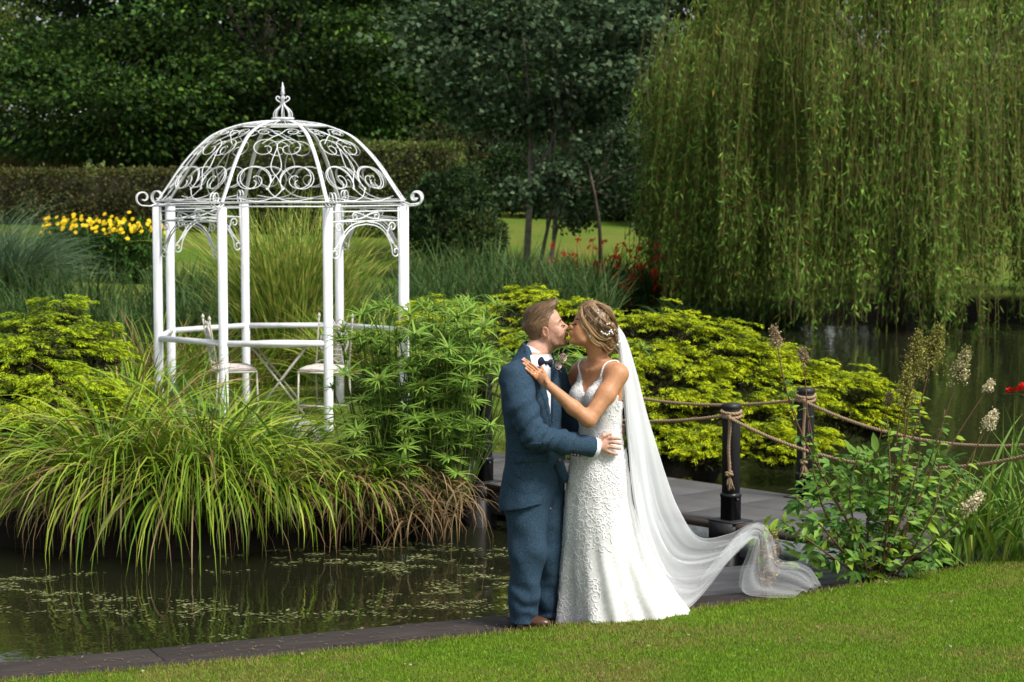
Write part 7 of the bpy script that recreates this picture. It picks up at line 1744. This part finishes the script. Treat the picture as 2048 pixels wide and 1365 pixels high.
front = Vs[:, 1] < Y0 + 0.16; hz = Vs[:, 2]; xp = 1024 + Vs[:, 0] / Vs[:, 1] * FPX
lim = np.interp(hz, [0.0, 0.35, 0.55, 0.75, 1.0], [1205, 1200, 1225, 1252, 1262])
lace(Vs, Fs, front & (xp < lim) & (hz > 0.03), 230, (0.036, 0.085), bride, sko, rng)
Vb, Fb = bod; lace(Vb, Fb, (Vb[:, 1] < Y0 + 0.12), 230, (0.022, 0.042), bride, dress, rng)

# --- bride's hair: swept back into a soft low updo
fd = Field(Q(1130, 730, -0.15), Q(1260, 590, 0.16), 0.004)
Wb = lambda x, y, z: B_HEAD_O + B_S * (x * B_R[0] + y * B_R[1] + z * B_R[2])
fd.ell(Wb(-0.018, 0, 0.045), np.array((0.108, 0.086, 0.100)) * B_S, B_R); fd.ell(Wb(0.024, 0, 0.056), np.array((0.066, 0.075, 0.072)) * B_S, B_R)
fd.ell(Q(1194, 632, 0.0), (0.088, 0.086, 0.072), None, 0.03); fd.ell(Q(1214, 660, 0.0), (0.058, 0.078, 0.068), None, 0.03); fd.ell(Q(1213, 686, 0.0), (0.044, 0.056, 0.048), None, 0.03); fd.ell(Q(1185, 615, 0.0), (0.05, 0.065, 0.030), None, 0.03)
def bcut(p):
    q = (p - B_HEAD_O) @ B_R.T / B_S; x, z = q[..., 0], q[..., 2]; xh = np.interp(z, [-0.12, -0.06, -0.03, 0.0, 0.03, 0.06, 0.085, 0.10, 0.12], [-0.05, -0.030, -0.012, 0.016, 0.036, 0.052, 0.072, 0.092, 0.16]); return x - xh
fd.put(bcut, fd.lo, fd.lo + fd.n * fd.h, op='i')
def swirl(p): 
    c = Q(1216, 672, 0.0); d = p - c; a = np.arctan2(d[..., 2], d[..., 0]); r = np.hypot(d[..., 0], d[..., 2]); return 0.0035 * np.sin(a * 5 + r * 55 + 3 * fbm(p * 18, 2, 3)) + 0.002 * np.sin(a * 13 - r * 90 + 4 * fbm(p * 22, 2, 7))
fd.put(swirl, fd.lo, fd.lo + fd.n * fd.h, op='d')
V, F = fd.mesh(); V = smooth_np(V, F, 1, 0.4); Nn = normals_np(V, F)
c_ = Q(1216, 672, 0.0); dd = V - c_; aa = np.arctan2(dd[:, 2], dd[:, 0]); rr = np.hypot(dd[:, 0], dd[:, 2])
st = fbm(np.stack([aa * 7 + rr * 40, rr * 12, V[:, 1] * 25], 1), 3, 5)[:, None]
hc = np.array([0.085, 0.045, 0.022]) * (1 - st) + np.array([0.34, 0.205, 0.095]) * st
bh = pmesh('hair', V, F, HAIR, bride, cols=hc)
def bdir(p): d = c_ - p; d2 = norm(d); t = np.cross(d2, [0, 1.0, 0]); return d2 * 0.75 - t * 0.55
BL = [(0.12, 0.065, 0.03), (0.24, 0.14, 0.062), (0.42, 0.265, 0.125), (0.52, 0.35, 0.18), (0.18, 0.10, 0.045)]
strands(V, Nn, V[:, 1] < Y0 + 0.08, bdir, 2600, (0.03, 0.07), 0.0014, BL, bride, bh, np.random.default_rng(402), lift=0.002, steps=6, curl=0.05)
def lock(ctrl, r, col, seed):
    rng = np.random.default_rng(seed); pts = spline(ctrl, 30); n = 30; mb = MB(); cols = []
    for k in range(16):
        off = rng.standard_normal(3) * r * 0.5; ph = rng.uniform(0, 6); tt = np.linspace(0, 1, n)[:, None]; env = np.sin(np.pi * np.clip(tt * 0.92 + 0.06, 0, 1)) ** 0.6
        pp = pts + env * (off + 0.3 * r * np.concatenate([np.sin(tt * 5 + ph), np.cos(tt * 5 + ph), np.sin(tt * 4 + ph)], 1)); mb.tube(pp, 0.0022 * (0.4 + 0.6 * env[:, 0]), 4, cap=False); cols.append(np.tile(np.array(col) * rng.uniform(.6, 1.35), (n * 4, 1)))
    V, Fq = mb.arrays(); pmesh('lock', V, Fq, HAIR, bride, cols=np.vstack(cols), parent=bh)
lock([Q(1163, 613, -0.05), Q(1165, 633, -0.085), Q(1175, 650, -0.092), Q(1190, 668, -0.095), Q(1206, 679, -0.085), Q(1224, 676, -0.06)], 0.010, (0.42, 0.27, 0.13), 1)
lock([Q(1160, 622, -0.055), Q(1165, 645, -0.083), Q(1176, 658, -0.088), Q(1186, 680, -0.088), Q(1204, 692, -0.075), Q(1226, 700, -0.03)], 0.009, (0.50, 0.34, 0.17), 2)
lock([Q(1172, 607, -0.05), Q(1186, 622, -0.082), Q(1202, 638, -0.09), Q(1222, 652, -0.07), Q(1236, 668, -0.03)], 0.011, (0.36, 0.22, 0.10), 3)
lock([Q(1168, 618, -0.07), Q(1184, 640, -0.092), Q(1204, 652, -0.095), Q(1224, 662, -0.075), Q(1232, 684, -0.04)], 0.010, (0.22, 0.12, 0.055), 4)
lock([Q(1186, 606, -0.04), Q(1206, 614, -0.072), Q(1226, 634, -0.06), Q(1236, 656, -0.03)], 0.011, (0.30, 0.18, 0.08), 5)
lock([Q(1192, 676, -0.08), Q(1204, 690, -0.075), Q(1218, 702, -0.05), Q(1232, 690, -0.03)], 0.010, (0.26, 0.15, 0.07), 6)
mb = MB(); mb.tube(spline([Q(1226, 690, -0.05), Q(1236, 704, -0.07), Q(1238, 722, -0.075), Q(1246, 738, -0.07)], 14), 0.0016, 4, cap=False); V, Fq = mb.arrays(); pmesh('lock', V, Fq, HAIR, bride, cols=np.tile([0.34, 0.21, 0.10], (len(V), 1)), parent=bh)
# pearls in the hair, earring, ring
PEARL = pmat('pearl', (0.86, 0.84, 0.80), 0.25, 0.6)
rng = np.random.default_rng(9)
def bead(name, p, r): mb = MB(); mb.lathe([(0, -r), (r * .7, -r * .7), (r, 0), (r * .7, r * .7), (0, r)], p, 8); V, Fq = mb.arrays(); return pmesh(name, V, Fq, PEARL, bride)
for px, py in ((1203, 664), (1206, 667), (1210, 668), (1214, 670), (1218, 668), (1219, 664), (1222, 661), (1224, 665), (1226, 668), (1214, 649), (1218, 648), (1197, 621), (1196, 626), (1238, 684), (1235, 690), (1229, 660)):
    bead('hair_pearl', Q(px, py, -0.098 if px < 1228 else -0.06), rng.uniform(0.0038, 0.0062))
bead('earring', Q(1180.5, 672.5, -0.088), 0.0068)
bead('ring', fing[2][0] * .6 + fing[2][1] * .4 + np.array([0, -0.010, 0.002]), 0.0038)

# --- veil
vm, nt, N, L, b = newmat('veil_tulle')
at = N.new('ShaderNodeAttribute'); at.attribute_name = 'Par'
sxyz = N.new('ShaderNodeSeparateXYZ'); L.new(at.outputs['Vector'], sxyz.inputs['Vector'])
b.inputs['Base Color'].default_value = (0.93, 0.94, 0.95, 1); b.inputs['Roughness'].default_value = 0.8; b.inputs['Specular IOR Level'].default_value = 0.1
tr_ = N.new('ShaderNodeBsdfTranslucent'); tr_.inputs['Color'].default_value = (0.93, 0.94, 0.95, 1)
m1 = N.new('ShaderNodeMixShader'); m1.inputs['Fac'].default_value = 0.45; L.new(b.outputs['BSDF'], m1.inputs[1]); L.new(tr_.outputs['BSDF'], m1.inputs[2])
tp = N.new('ShaderNodeBsdfTransparent'); m2 = N.new('ShaderNodeMixShader'); L.new(sxyz.outputs['X'], m2.inputs['Fac']); L.new(tp.outputs['BSDF'], m2.inputs[1]); L.new(m1.outputs['Shader'], m2.inputs[2])
L.new(m2.outputs['Shader'], N['Material Output'].inputs['Surface'])
TOPC = [(1233, 650, .02), (1250, 676, .03), (1268, 736, .05), (1289, 822, .08), (1307, 884, .11), (1328, 955, .15), (1352, 1020, .20), (1392, 1079, .28), (1455, 1077, .40), (1508, 1055, .52), (1534, 1063, .58), (1547, 1088, .60), (1556, 1124, .62), (1592, 1130, .66), (1620, 1142, .68), (1640, 1174, .66)]
MIDC = [(1234, 652, .0), (1246, 690, .0), (1256, 750, .0), (1268, 830, .0), (1276, 890, .0), (1286, 960, .02), (1306, 1050, .06), (1352, 1124, .16), (1430, 1122, .32), (1500, 1070, .46), (1524, 1074, .52), (1532, 1100, .54), (1540, 1140, .54), (1575, 1150, .58), (1600, 1160, .60), (1626, 1178, .58)]
LOWC = [(1234, 655, -.03), (1240, 700, -.05), (1246, 760, -.06), (1252, 840, -.07), (1258, 900, -.08), (1266, 980, -.09), (1288, 1090, -.10), (1330, 1190, -.06), (1376, 1213, .04), (1470, 1105, .30), (1508, 1078, .40), (1500, 1112, .42), (1486, 1152, .40), (1490, 1184, .38), (1530, 1190, .40), (1592, 1190, .46)]
def ctl3(c): return np.array([Q(*q) for q in c])
nv_, nu_ = 130, 100
A3, B3, C3 = [spline(ctl3(c), nv_) for c in (TOPC, MIDC, LOWC)]
s_ = np.linspace(0, 1, nu_)[None, :, None]; base3 = A3[:, None] * (1 - s_) * (1 - 2 * s_) + B3[:, None] * 4 * s_ * (1 - s_) + C3[:, None] * s_ * (2 * s_ - 1)
tv = np.linspace(0, 1, nv_)[:, None]; sv_ = np.linspace(0, 1, nu_)[None, :]
def veil_sheet(seed, off, scale=1.0):
    rng = np.random.default_rng(seed); ph = rng.uniform(0, 6, 6)
    wob = 0.6 * fbm(np.stack(np.broadcast_arrays(sv_ * 3 + 0 * tv, tv * 4 + 0 * sv_, 0 * tv + 0 * sv_ + seed), -1), 2, seed)
    c1 = sv_ * 15 + 5 * wob + ph[0] + 1.5 * tv; c2 = sv_ * 27 + 4 * wob + ph[1] - 2 * tv
    pl = np.sin(c1) * 0.7 + np.sin(c2) * 0.3 + np.sin(sv_ * 8 + ph[2] + 3 * wob) * 0.5
    env = np.interp(tv[:, 0], [0, 0.1, 0.35, 0.6, 0.68, 0.75, 1], [0.004, 0.014, 0.026, 0.034, 0.014, 0.020, 0.020])[:, None]
    p = base3.copy(); tang = norm(np.gradient(base3, axis=0)); across = norm(np.gradient(base3, axis=1)); nrm_ = norm(np.cross(tang, across))
    p = p + nrm_ * (pl * env * scale)[..., None] + across * (np.cos(c1) * env * 0.8)[..., None] + np.array([0, off, 0])
    p[..., 2] = np.maximum(p[..., 2], 0.012)
    dens = np.interp(tv[:, 0], [0, 0.05, 0.3, 0.42, 0.55, 0.7, 1], [0.85, 0.80, 0.55, 0.34, 0.17, 0.10, 0.10])[:, None]
    gather = 1 + 0.25 * np.cos(c1 + 0.6)
    for q in range(9):                                     # narrow gathered folds
        c0 = rng.uniform(0.02, 0.98) + 0.05 * np.sin(tv * rng.uniform(2, 5) + rng.uniform(0, 6)); gather = gather + rng.uniform(0.4, 1.1) * np.exp(-((sv_ - c0) / rng.uniform(0.014, 0.032)) ** 2) * np.clip((tv - 0.15) * 5, 0, 1)
    edge = 1 + 1.2 * np.exp(-(sv_ / 0.012) ** 2) + 1.2 * np.exp(-((1 - sv_) / 0.010) ** 2)
    al = np.clip(dens * gather * edge, 0.05, 0.92)
    i = np.arange(nv_ - 1)[:, None]; j = np.arange(nu_ - 1)[None, :]; Ff = np.stack([i * nu_ + j, i * nu_ + j + 1, (i + 1) * nu_ + j + 1, (i + 1) * nu_ + j], 2).reshape(-1, 4)
    return p.reshape(-1, 3), Ff, al.reshape(-1, 1)
Vv, Ff, al = veil_sheet(3, 0.0); ve = mobj('veil', Vv - np.array(bride.location), Ff, vm, bride, smooth=True, uv=al)
Vv, Ff, al = veil_sheet(8, 0.05, 1.2); mobj('veil_layer', Vv - np.array(bride.location), Ff, vm, ve, smooth=True, uv=al * 0.8)
